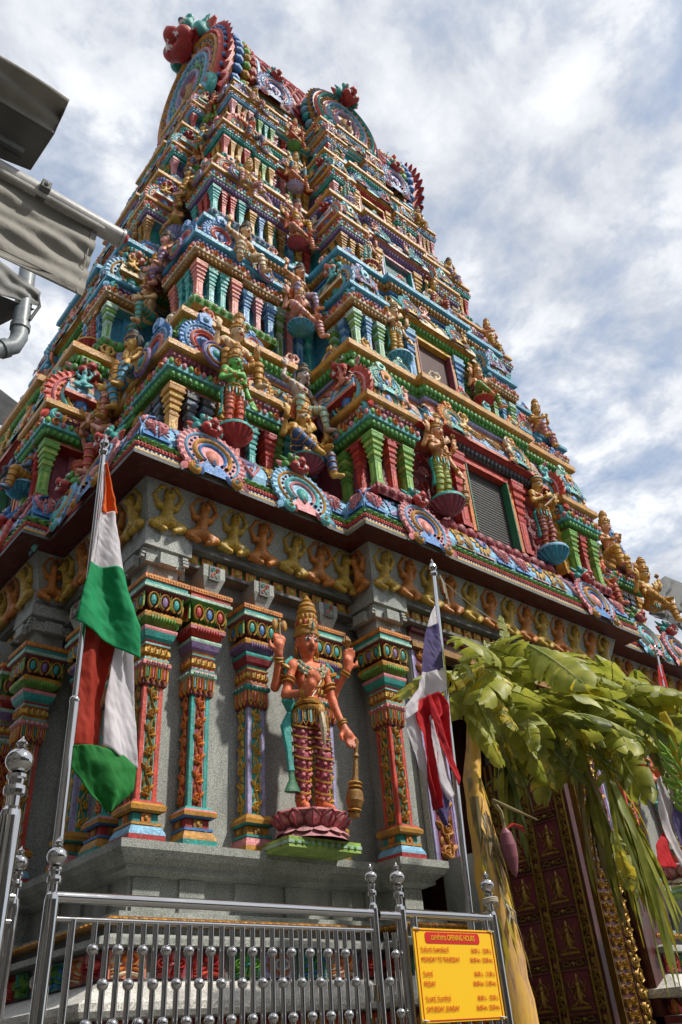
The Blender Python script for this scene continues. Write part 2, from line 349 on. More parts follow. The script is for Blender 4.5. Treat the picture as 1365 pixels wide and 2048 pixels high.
    def plate(s, pts, h, m, d0=0.0):
        """solid flat plate in the relief plane from an outline (counter-clockwise seen from the front)"""
        k = len(pts)
        vs = [(x, -d0, z) for x, z in pts] + [(x, -d0 - h, z) for x, z in pts]
        fs = [tuple(range(k, 2 * k))] + [(i, (i + 1) % k, k + (i + 1) % k, k + i) for i in range(k)]
        s.add(vs, fs, m)
    def warp(s, f):
        s.v = [tuple(f(*p)) for p in s.v]; return s
    def mesh(s, name, smooth=True, ang=40):
        me = bpy.data.meshes.new(name); me.from_pydata([tuple(p) for p in s.v], [], s.f)
        for m in s.ml: me.materials.append(mt(m))
        me.polygons.foreach_set('material_index', s.m)
        if s.uv: 
            ul = me.uv_layers.new(name='uv'); 
            fl = np.array([s.uv[l.vertex_index] for l in me.loops], dtype=np.float32).ravel(); ul.data.foreach_set('uv', fl)
        me.validate(); me.update()
        if smooth:
            me.polygons.foreach_set('use_smooth', [True] * len(me.polygons))
            try: me.set_sharp_from_angle(angle=math.radians(ang))
            except Exception: pass
        return me
def spiral(cx, cz, r0, turns, a0, d=1, r1=.12, n=None):
    n = n or max(8, int(turns * 11)); P = []
    for i in range(n + 1):
        t = i / n; r = r0 * ((1 - t) + r1 * t); a = a0 + d * 2 * PI * turns * t
        P.append((cx + r * math.cos(a), cz + r * math.sin(a)))
    return P
def arc(cx, cz, r, a, b, n=16, ez=1.0):
    return [(cx + r * math.cos(math.radians(a + (b - a) * i / n)), cz + r * ez * math.sin(math.radians(a + (b - a) * i / n))) for i in range(n + 1)]

# ------------------------------------------------------------------ object helpers
WM = {}
def root(name, loc, label, cat, group=None, rz=0.0):
    o = bpy.data.objects.new(name, None); COL.objects.link(o)
    M = Matrix.Translation(loc) @ Matrix.Rotation(rz, 4, 'Z'); o.matrix_basis = M; WM[o] = M
    o.empty_display_size = .2
    o['label'] = label; o['category'] = cat
    if group: o['group'] = group
    return o
def ob(name, me, parent=None, M=None, kind=None, label=None, cat=None, group=None):
    """link mesh 'me' as one object; M is its WORLD matrix"""
    o = bpy.data.objects.new(name, me); COL.objects.link(o)
    M = M if M is not None else (WM[parent] if parent else Matrix.Identity(4)); WM[o] = M
    if parent is not None:
        o.parent = parent; o.matrix_basis = WM[parent].inverted() @ M
    else: o.matrix_basis = M
    if kind: o['kind'] = kind
    if label: o['label'] = label
    if cat: o['category'] = cat
    if group: o['group'] = group
    return o
def part(name, mb, parent, M=None, smooth=True, ang=40, **k): return ob(name, mb.mesh(name, smooth, ang), parent, M, **k)
T_ = Matrix.Translation
def S_(a, b=None, c=None):
    b = a if b is None else b; c = a if c is None else c
    return Matrix.Diagonal((a, b, c, 1))
RZ = lambda d: Matrix.Rotation(math.radians(d), 4, 'Z')
RX = lambda d: Matrix.Rotation(math.radians(d), 4, 'X')
RY = lambda d: Matrix.Rotation(math.radians(d), 4, 'Y')

# ------------------------------------------------------------------ stepped plans and swept mouldings
def offset_poly(P, off):
    n = len(P); out_ = []
    for i in range(n):
        a, b, c = P[i - 1], P[i], P[(i + 1) % n]
        def nrm(p, q):
            dx_, dy_ = q[0] - p[0], q[1] - p[1]; l = math.hypot(dx_, dy_); return (dy_ / l, -dx_ / l)   # ccw outline: outward normal
        n1, n2 = nrm(a, b), nrm(b, c)
        dot = n1[0] * n2[0] + n1[1] * n2[1]
        if dot > .99: out_.append((b[0] + n1[0] * off, b[1] + n1[1] * off))
        else: out_.append((b[0] + (n1[0] + n2[0]) * off, b[1] + (n1[1] + n2[1]) * off))
    return out_
def stepped(x0, y0, x1, y1, e, fx=(.25, .75), fy=(.28, .72), e2=0.0):
    """ccw outline of a rectangle with a projecting bay on each side (front, right, back, left)"""
    Wd, D = x1 - x0, y1 - y0; P = []
    def side(o, d, n, L, a, b):
        Q = [(0, 0), (a, 0), (a, e)]
        if e2: c = a + (b - a) * .27; g = b - (b - a) * .27; Q += [(c, e), (c, e + e2), (g, e + e2), (g, e)]
        Q += [(b, e), (b, 0)]
        for t, h in Q: P.append((o[0] + d[0] * L * t + n[0] * h, o[1] + d[1] * L * t + n[1] * h))
    side((x0, y0), (1, 0), (0, -1), Wd, *fx); side((x1, y0), (0, 1), (1, 0), D, *fy)
    side((x1, y1), (-1, 0), (0, 1), Wd, 1 - fx[1], 1 - fx[0]); side((x0, y1), (0, -1), (-1, 0), D, 1 - fy[1], 1 - fy[0])
    return P
def sweep(P, prof, closed_top=None, bottom=None):
    """prof: list of (off, z, mat) ; every pair makes one band"""
    mb = MB(); n = len(P)
    for a in range(len(prof) - 1):
        A = offset_poly(P, prof[a][0]); B = offset_poly(P, prof[a + 1][0]); za_, zb = prof[a][1], prof[a + 1][1]
        vs = [(x, y, za_) for x, y in A] + [(x, y, zb) for x, y in B]
        mb.add(vs, [(i, (i + 1) % n, n + (i + 1) % n, n + i) for i in range(n)], prof[a + 1][2])
    if closed_top: mb.cap([(x, y, prof[-1][1]) for x, y in offset_poly(P, prof[-1][0])], closed_top)
    if bottom: mb.cap([(x, y, prof[0][1]) for x, y in offset_poly(P, prof[0][0])], bottom, flip=True)
    return mb
def arcprof(o0, z0, o1, z1, m, n=5, bulge=1.0):
    """quarter-round from (o0,z0) curving up and in to (o1,z1)"""
    R_ = []
    for i in range(1, n + 1):
        a = PI / 2 * i / n
        R_.append((o0 + (o1 - o0) * (1 - math.cos(a)) * bulge + (o1 - o0) * (1 - bulge) * i / n, z0 + (z1 - z0) * math.sin(a), m))
    return R_
def edges(P, off=0.0):
    """(start, dir, length, rotation) of every edge facing the front, left or right"""
    Q = offset_poly(P, off); R_ = []
    for i in range(len(Q)):
        a, b = Q[i], Q[(i + 1) % len(Q)]; dx_, dy_ = b[0] - a[0], b[1] - a[1]; l = math.hypot(dx_, dy_)
        if l < 1e-5: continue
        d = (dx_ / l, dy_ / l); nn = (d[1], -d[0])
        rot = 0 if nn[1] < -.5 else (90 if nn[0] > .5 else (-90 if nn[0] < -.5 else 180))
        R_.append((a, d, l, rot))
    return R_
def bead_row(P, off, z, pitch, bead, skip_back=True, tilt=0):
    """real beads repeated along a stepped outline, joined into one mesh"""
    V, F, Mx = [], [], []; base = np.array(bead.v, dtype=float); nb = len(base); o = 0
    for a, d, l, rot in edges(P, off):
        if rot == 180 and skip_back: continue
        k = max(1, round(l / pitch)); r = math.radians(rot)
        R_ = np.array([[math.cos(r), -math.sin(r), 0], [math.sin(r), math.cos(r), 0], [0, 0, 1]])
        rb = (base * np.array([l / k / pitch, 1, 1])) @ R_.T
        for i in range(k):
            t = (i + .5) * l / k
            V.append(rb + np.array([a[0] + d[0] * t, a[1] + d[1] * t, z])); F += [tuple(q + o for q in f) for f in bead.f]; Mx += bead.m; o += nb
    mb = MB(); mb.v = [tuple(p) for p in np.concatenate(V)]; mb.f = F; mb.m = Mx; mb.ml = list(bead.ml); return mb
# ------------------------------------------------------------------ organic figures: smooth-blended limbs turned into one continuous skin
def sdf_mesh(prims, h, k=.02, pad=.04):
    """prims: ('c', a, b, ra, rb, mat) tapered limb or ('e', centre, radii, mat) ellipsoid. one closed surface, one material id per face"""
    lo = np.array([1e9] * 3); hi = -lo
    bb = []
    for p in prims:
        if p[0] == 'c':
            r = max(p[3], p[4]); a, b = np.array(p[1]), np.array(p[2]); l, u = np.minimum(a, b) - r, np.maximum(a, b) + r
        else: l, u = np.array(p[1]) - np.array(p[2]), np.array(p[1]) + np.array(p[2])
        bb.append((l, u)); lo = np.minimum(lo, l); hi = np.maximum(hi, u)
    lo = lo - pad; n = np.ceil((hi + pad - lo) / h).astype(int) + 1
    F = np.full(n, .5, dtype=np.float32); best = np.full(n, .5, dtype=np.float32); lab = np.zeros(n, dtype=np.int16)
    ax = [lo[i] + h * np.arange(n[i]) for i in range(3)]
    for p, (l, u) in zip(prims, bb):
        m = pad + 3 * k
        i0 = np.maximum(((l - m - lo) / h).astype(int), 0); i1 = np.minimum(((u + m - lo) / h).astype(int) + 2, n)
        X = ax[0][i0[0]:i1[0], None, None]; Y = ax[1][None, i0[1]:i1[1], None]; Z = ax[2][None, None, i0[2]:i1[2]]
        if p[0] == 'c':
            a, b = p[1], p[2]; d = [b[i] - a[i] for i in range(3)]; dd = sum(q * q for q in d) or 1e-9
            t = np.clip(((X - a[0]) * d[0] + (Y - a[1]) * d[1] + (Z - a[2]) * d[2]) / dd, 0, 1)
            D = np.sqrt((X - a[0] - t * d[0]) ** 2 + (Y - a[1] - t * d[1]) ** 2 + (Z - a[2] - t * d[2]) ** 2) - (p[3] + (p[4] - p[3]) * t); mat = p[5]
        else:
            c, r = p[1], p[2]
            q = np.sqrt(((X - c[0]) / r[0]) ** 2 + ((Y - c[1]) / r[1]) ** 2 + ((Z - c[2]) / r[2]) ** 2)
            D = (q - 1) * min(r) * (0.6 + .4 * max(r) / min(r) if max(r) < 2 * min(r) else 1.0); mat = p[3]
        sl = (slice(i0[0], i1[0]), slice(i0[1], i1[1]), slice(i0[2], i1[2]))
        f = F[sl]; kk = k; hh = np.clip(.5 + .5 * (f - D) / kk, 0, 1)
        F[sl] = f * (1 - hh) + D * hh - kk * hh * (1 - hh)
        c2 = D < best[sl]; lab[sl] = np.where(c2, mat, lab[sl]); best[sl] = np.where(c2, D, best[sl])
    s = F < 0
    # surface nets
    cs = np.zeros(np.array(n) - 1, dtype=np.int8)
    off = [(i, j, q) for i in (0, 1) for j in (0, 1) for q in (0, 1)]
    def sub(A, o, sh=1): return A[o[0]:A.shape[0] - sh + o[0], o[1]:A.shape[1] - sh + o[1], o[2]:A.shape[2] - sh + o[2]]
    for o in off: cs += sub(s, o)
    act = (cs > 0) & (cs < 8); idx = -np.ones(act.shape, dtype=np.int64); I = np.argwhere(act); idx[act] = np.arange(len(I))
    pos = np.zeros((len(I), 3)); cnt = np.zeros(len(I))
    for a in off:
        for axn in range(3):
            if a[axn]: continue
            b = list(a); b[axn] = 1
            fa = F[I[:, 0] + a[0], I[:, 1] + a[1], I[:, 2] + a[2]]; fb = F[I[:, 0] + b[0], I[:, 1] + b[1], I[:, 2] + b[2]]
            c = (fa < 0) != (fb < 0); t = np.where(c, fa / np.where(c, fa - fb, 1), 0)
            q = np.tile(np.array(a, dtype=float), (len(I), 1)); q[:, axn] += t
            pos += q * c[:, None]; cnt += c
    V = (I + pos / cnt[:, None]) * h + lo
    L = lab[I[:, 0], I[:, 1], I[:, 2]]
    faces = []
    for axn in range(3):
        a, b = (axn + 1) % 3, (axn + 2) % 3
        sl0 = [slice(None)] * 3; sl1 = [slice(None)] * 3; sl0[axn] = slice(0, -1); sl1[axn] = slice(1, None)
        s0, s1 = s[tuple(sl0)], s[tuple(sl1)]
        E_ = np.argwhere(s0 != s1)
        ok = (E_[:, a] > 0) & (E_[:, b] > 0) & (E_[:, a] < n[a] - 1) & (E_[:, b] < n[b] - 1); E_ = E_[ok]
        flip = s0[E_[:, 0], E_[:, 1], E_[:, 2]]
        def g(da, db):
            q = E_.copy(); q[:, a] += da; q[:, b] += db; return idx[q[:, 0], q[:, 1], q[:, 2]]
        Q = np.stack([g(-1, -1), g(0, -1), g(0, 0), g(-1, 0)], 1)
        Q[~flip] = Q[~flip][:, ::-1]; faces.append(Q)
    Q = np.concatenate(faces)
    fm = L[Q[:, 0]]
    return V, Q, fm
def sdf_to_mesh(name, prims, h, mats, k=.02, warp=None):
    V, Q, fm = sdf_mesh(prims, h, k)
    if warp is not None: V = warp(V)
    me = bpy.data.meshes.new(name)
    me.vertices.add(len(V)); me.vertices.foreach_set('co', V.astype(np.float32).ravel())
    me.loops.add(len(Q) * 4); me.loops.foreach_set('vertex_index', Q.astype(np.int32).ravel())
    me.polygons.add(len(Q)); me.polygons.foreach_set('loop_start', np.arange(0, len(Q) * 4, 4, dtype=np.int32))
    try: me.polygons.foreach_set('loop_total', np.full(len(Q), 4, dtype=np.int32))
    except Exception: pass
    for m in mats: me.materials.append(mt(m))
    me.polygons.foreach_set('material_index', fm.astype(np.int32)); me.polygons.foreach_set('use_smooth', [True] * len(Q))
    me.update(calc_edges=True); me.validate(); return me

def hand(P, w, d, s, mat, spread=.5, side=1, curl=.5, fingers=True):
    """palm at wrist w heading d, four unequal bent fingers and a side thumb"""
    w = Vector(w); d = Vector(d).normalized(); up = Vector((0, -1, 0)) if abs(d.y) < .8 else Vector((0, 0, 1))
    sd_ = d.cross(up).normalized() * side; nrm = sd_.cross(d).normalized()
    c = w + d * .042 * s
    P.append(('c', tuple(w), tuple(c), .019 * s, .026 * s, mat))
    if not fingers:
        P.append(('c', tuple(c), tuple(c + d * .05 * s), .024 * s, .015 * s, mat)); return
    for i, l in enumerate((.046, .056, .052, .040)):
        o = c + sd_ * (i - 1.5) * .0145 * s + d * .012 * s
        m = o + d * l * .55 * s + sd_ * (i - 1.5) * .008 * spread * s
        e = m + (d * (1 - curl) - nrm * curl * .9).normalized() * l * .5 * s
        P.append(('c', tuple(o), tuple(m), .0085 * s, .0078 * s, mat)); P.append(('c', tuple(m), tuple(e), .0078 * s, .006 * s, mat))
    t0 = w + d * .018 * s - sd_ * .02 * s; t1 = t0 + (d * .5 - sd_ * .8 - nrm * .2).normalized() * .035 * s
    P.append(('c', tuple(t0), tuple(t1), .010 * s, .008 * s, mat)); P.append(('c', tuple(t1), tuple(t1 + (d - sd_ * .1).normalized() * .022 * s), .008 * s, .0065 * s, mat))

def make_figure(name, pose, res=.012, hero=False):
    sl = .88 if hero else .94
    """returns dict of part meshes; materials slots: body = [skin, garment, trim]; everything is 1.0 high to the top of the head (standing)"""
    P = []; c = lambda a, b, ra, rb, m=0: P.append(('c', a, b, ra, rb, m)); e = lambda p, r, m=0: P.append(('e', p, r, m))
    J = POSES[pose]; orn = MB(); limbs = []
    pel, che, nk, hd = J['pelvis'], J['chest'], J['neck'], J['head']
    e(pel, (.092 * sl, .072, .065), 1)
    wst = tuple((pel[i] * .55 + che[i] * .45) for i in range(3))
    belly = J.get('belly', 1.0)
    c(pel, wst, .070 * belly, .054 * belly, 0)
    if belly > 1.1: e((wst[0], wst[1] - .02, wst[2]), (.10, .095, .10), 0)
    c(wst, che, .054, .070, 0); e((che[0], che[1], che[2]), (.108 * sl, .070, .078), 0)
    if J.get('female'):
        for q in (-1, 1): e((che[0] + q * .048, che[1] - .062, che[2] - .01), (.042, .042, .042), 2)
    shz = che[2] + .055
    c((che[0] - .115, che[1], shz), (che[0] + .115, che[1], shz), .038, .038, 0)
    c((che[0], che[1], shz), nk, .040, .032, 0); c(nk, (hd[0], hd[1] + .01, hd[2] - .05), .032, .034, 0)
    hx, hy, hz = hd; yaw = math.radians(J.get('yaw', 12) * .35 - 12); cy, sy_ = math.cos(yaw), math.sin(yaw); cpt, spt = math.cos(.20), math.sin(.20)
    def HP(x, y, z):  # head space -> figure space: bowed a little towards the people below
        x, y, z = x * 1.12, y * 1.12, z * 1.12; y, z = y * cpt - z * spt, y * spt + z * cpt
        return (hx + x * cy - y * sy_, hy + x * sy_ + y * cy, hz + z)
    e(HP(0, 0, .012), (.067, .073, .074), 0); e(HP(0, -.012, -.028), (.053, .056, .056), 0); c(HP(0, -.035, -.062), HP(0, -.040, -.060), .019, .019, 0)
    c(HP(0, -.058, .008), HP(0, -.074, -.018), .008, .0125, 0); e(HP(-.028, -.045, -.022), (.020, .018, .020), 0); e(HP(.028, -.045, -.022), (.020, .018, .020), 0)
    for q in (-1, 1): c(HP(q * .060, .0, .012), HP(q * .066, .004, -.035), .012, .009, 0)
    legs = J['legs']; gz = J.get('garment', .9)
    for L in legs:
        hip, kn, an, toe = L
        c(hip, kn, .064 * sl, .048 * sl, 1); 
        mid = tuple(kn[i] + (an[i] - kn[i]) * gz for i in range(3))
        c(kn, mid, .047, .046 - .012 * gz, 1); c(mid, an, .030, .026, 0); c(an, toe, .028, .019, 0)
        e(tuple(an[i] * .3 + toe[i] * .7 for i in range(3)), (.028, .03, .018), 0)
        for t in (.35, .6, .85): limbs.append((hip, kn, t, .066 + (.048 - .066) * t + .005, 'trim'))
        for t in (.1, .4, .7): limbs.append((kn, an, t, .050 - .014 * t + .003, 'trim'))
        limbs.append((kn, an, .93, .034, 'gold')); limbs.append((kn, an, .86, .035, 'gold'))
    for A in J['arms']:
        sh, el, wr, hdir = A[:4]
        c(sh, el, .034 * sl, .028 * sl, 0); c(el, wr, .028 * sl, .020 * sl, 0); e(sh, (.040 * sl, .040 * sl, .040 * sl), 0)
        hand(P, wr, hdir, 1.15, 0, side=A[4] if len(A) > 4 else 1, curl=A[5] if len(A) > 5 else .5, fingers=True)
        limbs.append((sh, el, .45, .037, 'gold')); limbs.append((sh, el, .58, .036, 'gold')); limbs.append((el, wr, .8, .027, 'gold')); limbs.append((el, wr, .9, .026, 'gold'))
    sash = J.get('sash')
    body = sdf_to_mesh(name + '_body', P, res, ['skin_orange', 'crimson', 'gold'], k=.016)
    # jewellery and garment bands
    n_, k_ = (16, 5) if hero else (10, 4)
    band = MB()
    for a, b, t, r, kd in limbs:
        a, b = Vector(a), Vector(b); p = a.lerp(b, t)
        (band if kd == 'trim' else orn).ring(p, b - a, r, .0065 if kd == 'gold' else .0055, 'gold', n_, k_)
    for q in ((.115, .0), (.100, -.03)):
        orn.ring((pel[0], pel[1], pel[2] + .035 + q[1]), (0, .12, 1), q[0], .011, 'gold', n_ + 2, k_, ell=.80)
    orn.ball((pel[0], pel[1] - .085, pel[2] + .02), (.026, .018, .03), 'gold', 8, 5)
    for i in range(9):                                     # hanging tassels of the belt
        a = PI * (1.08 + .84 * i / 8); x, y = pel[0] + .108 * math.cos(a), pel[1] + .085 * math.sin(a)
        orn.tube([(x, y, pel[2] + .02), (x * 1.02, y - .004, pel[2] - .045 - .018 * (i % 2))], [.012, .009], ('gold', 'turq')[i % 2], 5)
    for r, dz, dy in ((.060, .055, -.028), (.082, .030, -.045), (.062, -.03, -.062)):
        pts = []
        for i in range(n_ + 1):
            a = PI + PI * i / n_; pts.append((che[0] + r * math.cos(a) * 1.05, che[1] + dy - .022 * abs(math.sin(a)), che[2] + dz + r * .75 * math.sin(a)))
        orn.tube(pts, .0075, 'gold', k_)
    orn.ball((che[0], che[1] - .085, che[2] - .035), (.018, .012, .02), 'red', 8, 5)
    orn.tube([(che[0] + .09, che[1] - .04, che[2] + .06), (che[0] + .04, che[1] - .078, che[2] - .04), (wst[0] - .02, wst[1] - .07, wst[2] - .02), (pel[0] - .07, pel[1] - .07, pel[2] + .05)], .0055, 'cream', 4)
    for q in (-1, 1): orn.ring(HP(q * .068, .0, -.048), (1, 0, .1), .016, .006, 'gold', 8, 4)
    face = MB()
    for q in (-1, 1):
        Me = T_(HP(q * .025, -.060, .010)) @ Matrix.Rotation(yaw + q * .35, 4, 'Z') @ RX(11) @ S_(1.25)
        face.ball((0, 0, 0), (.0165, .007, .0085), 'white', 8, 5, Me); face.ball((.001, -.0045, 0), (.0078, .0045, .0078), 'black', 7, 5, Me)
        face.tube([HP(q * .008, -.064, .022), HP(q * .026, -.0635, .031), HP(q * .046, -.052, .022)], [.002, .0038, .0015], 'black', 4)
        face.tube([HP(q * .010, -.0665, .010), HP(q * .026, -.0655, .0165), HP(q * .043, -.054, .010)], [.0015, .002, .001], 'black', 4)
    face.ball(HP(0, -.0665, -.037), (.019, .009, .0056), 'red', 8, 5); face.ball(HP(0, -.0635, -.044), (.014, .008, .0052), 'red', 8, 5)
    face.tube([HP(0, -.066, .030), HP(0, -.063, .048)], [.0045, .002], 'red', 5)
    crown = MB(); ct = J.get('crown', 'tall'); CR = Matrix.Translation(HP(0, .008, .045)) @ Matrix.Rotation(yaw, 4, 'Z') @ RX(6) @ S_(1.1)
    if ct == 'tall':
        crown_p = [(.068, -.020), (.074, -.010), (.074, .004), (.066, .010), (.064, .022), (.070, .030), (.060, .040), (.054, .075), (.050, .105), (.057, .115), (.057, .128), (.046, .138), (.050, .150), (.042, .162), (.026, .172), (.030, .182), (.014, .196), (.001, .214)]
        t = MB(); t.lathe(crown_p, 16 if hero else 10, 'gold'); 
        for j in range(14 if hero else 8):
            a = 2 * PI * j / (14 if hero else 8)
            t.ball((.058 * math.cos(a), .058 * math.sin(a), .052), (.012, .012, .016), ('gold', 'red')[j % 2] if hero else 'gold', 6, 4)
            if hero: t.ball((.052 * math.cos(a + .2), .052 * math.sin(a + .2), .088), (.010, .010, .013), 'gold', 6, 4)
        t.petal(0, .0, PI / 2, .055, .026, .012, 'gold', .070, 'turq'); crown.merge(t, CR)
    elif ct == 'hair':
        t = MB(); t.lathe([(.069, -.03), (.075, 0), (.068, .03), (.048, .045), (.052, .060), (.055, .085), (.038, .108), (.001, .118)], 12, 'black'); t.ring((0, 0, .0), (0, .1, 1), .074, .006, 'gold', 12, 4); t.ring((0, 0, .05), (0, 0, 1), .052, .006, 'gold', 12, 4)
        for q in (-1, 1): t.tube([(q * .06, .03, 0), (q * .085, .03, -.07), (q * .10, .02, -.14)], [.03, .03, .014], 'black', 6)
        crown.merge(t, CR)
    else:
        t = MB(); t.lathe([(.070, -.018), (.078, 0), (.068, .012), (.070, .04), (.055, .07), (.060, .08), (.040, .10), (.001, .125)], 12, 'gold', ); t.ring((0, 0, .035), (0, 0, 1), .070, .008, 'turq', 12, 4); crown.merge(t, CR)
    if J.get('halo'):
        t = MB()
        for i in range(15):
            a = math.radians(-25 + 230 * i / 14); t.petal(.055 * math.cos(a), .02 + .055 * math.sin(a), a, .10, .020, .014, 'orange', 0, 'red')
        crown.merge(t, Matrix.Translation(HP(0, .03, .02)) @ Matrix.Rotation(yaw, 4, 'Z'))
    R_ = dict(body=body, jewellery=orn.mesh('jewellery'), garment_bands=band.mesh('garment_bands'), face_paint=face.mesh('face_paint'), crown=crown.mesh('crown'))
    if sash:
        s_ = MB()
        for q in (-1, 1):
            x0 = pel[0] + q * .10
            s_.tube([(x0, pel[1], pel[2] + .05), (x0 + q * .05, pel[1] + .01, pel[2] - .03), (x0 + q * .035, pel[1] + .01, pel[2] - .16), (x0 + q * .055, pel[1] - .005, pel[2] - .26), (x0 + q * .07, pel[1], pel[2] - .36)], [.014, .03, .016, .02, .036], 'teal', 6, flat=.45)
        R_['sash'] = s_.mesh('sash')
    for it_n, it in enumerate(J.get('items', [])):
        att = MB()
        if it[0] == 'mace':
            p = it[1]; q = Vector(it[2]); 
            M = Matrix.Translation(q) @ (Vector(p) - q).to_track_quat('Z', 'Y').to_matrix().to_4x4(); l = (Vector(p) - q).length
            att.add([], [], 'ochre')
            t = MB(); t.lathe([(.002, -.0), (.030, .005), (.034, .02), (.022, .03), (.040, .05), (.052, .08), (.047, .12), (.030, .14), (.038, .155), (.024, .17), (.018, .2), (.012, l * .75), (.02, l * .78), (.012, l * .82), (.012, l), (.001, l + .01)], 12, 'ochre')
            for zz_ in (.035, .145, .165): t.ring((0, 0, zz_), (0, 0, 1), .038, .006, 'gold', 10, 4)
            att.merge(t, M)
        elif it[0] == 'axe':
            p = Vector(it[1]); att.tube([p - Vector((0, 0, .06)), p + Vector((0, 0, .10))], .008, 'ochre', 6)
            for q in (-1, 1): att.ball(p + Vector((q * .032, 0, .085)), (.022, .012, .034), 'gold', 8, 5)
            att.ball(p + Vector((0, 0, .11)), .014, 'gold', 6, 5)
        elif it[0] == 'lotus':
            p = Vector(it[1]); att.tube([p - Vector((0, 0, .05)), p + Vector((-.02, 0, .05))], .006, 'green', 5)
            for j in range(6):
                a = j * PI / 3; att.tube([p + Vector((-.02, 0, .05)), p + Vector((-.02 + .022 * math.cos(a), .022 * math.sin(a), .085)), p + Vector((-.02 + .008 * math.cos(a), .008 * math.sin(a), .12))], [.006, .013, .002], 'ochre', 5)
        elif it[0] == 'staff':
            att.tube([it[1], it[2]], .010, it[3] if len(it) > 3 else 'ochre', 6); att.ball(it[2], .02, 'gold', 6, 5)
        elif it[0] == 'flute':
            att.tube([it[1], it[2]], .009, 'gold', 6)
        elif it[0] == 'shield':
            t = MB(); kudu_small(t, .14); att.merge(t, Matrix.Translation(it[1]))
        if att.f: R_['held_' + it[0]] = att.mesh('held_' + it[0])
    return R_
def kudu_small(mb, R):
    mb.dome(0, 0, R, R, R * .18, 'blue', 0, 16); mb.rib(arc(0, 0, R * .95, 0, 360, 22), R * .2, R * .2, 'purple', 0, False)
    mb.rib(arc(0, 0, R * .68, 0, 360, 18), R * .16, R * .16, 'gold', R * .1, False); mb.dome(0, 0, R * .35, R * .35, R * .25, 'teal', R * .1)
def LEG(s, kx=.065, kz=.275, ky=-.015): return ((s * .052, 0, .49), (s * kx, ky, kz), (s * .062, .01, .055), (s * .085, -.075, .022))
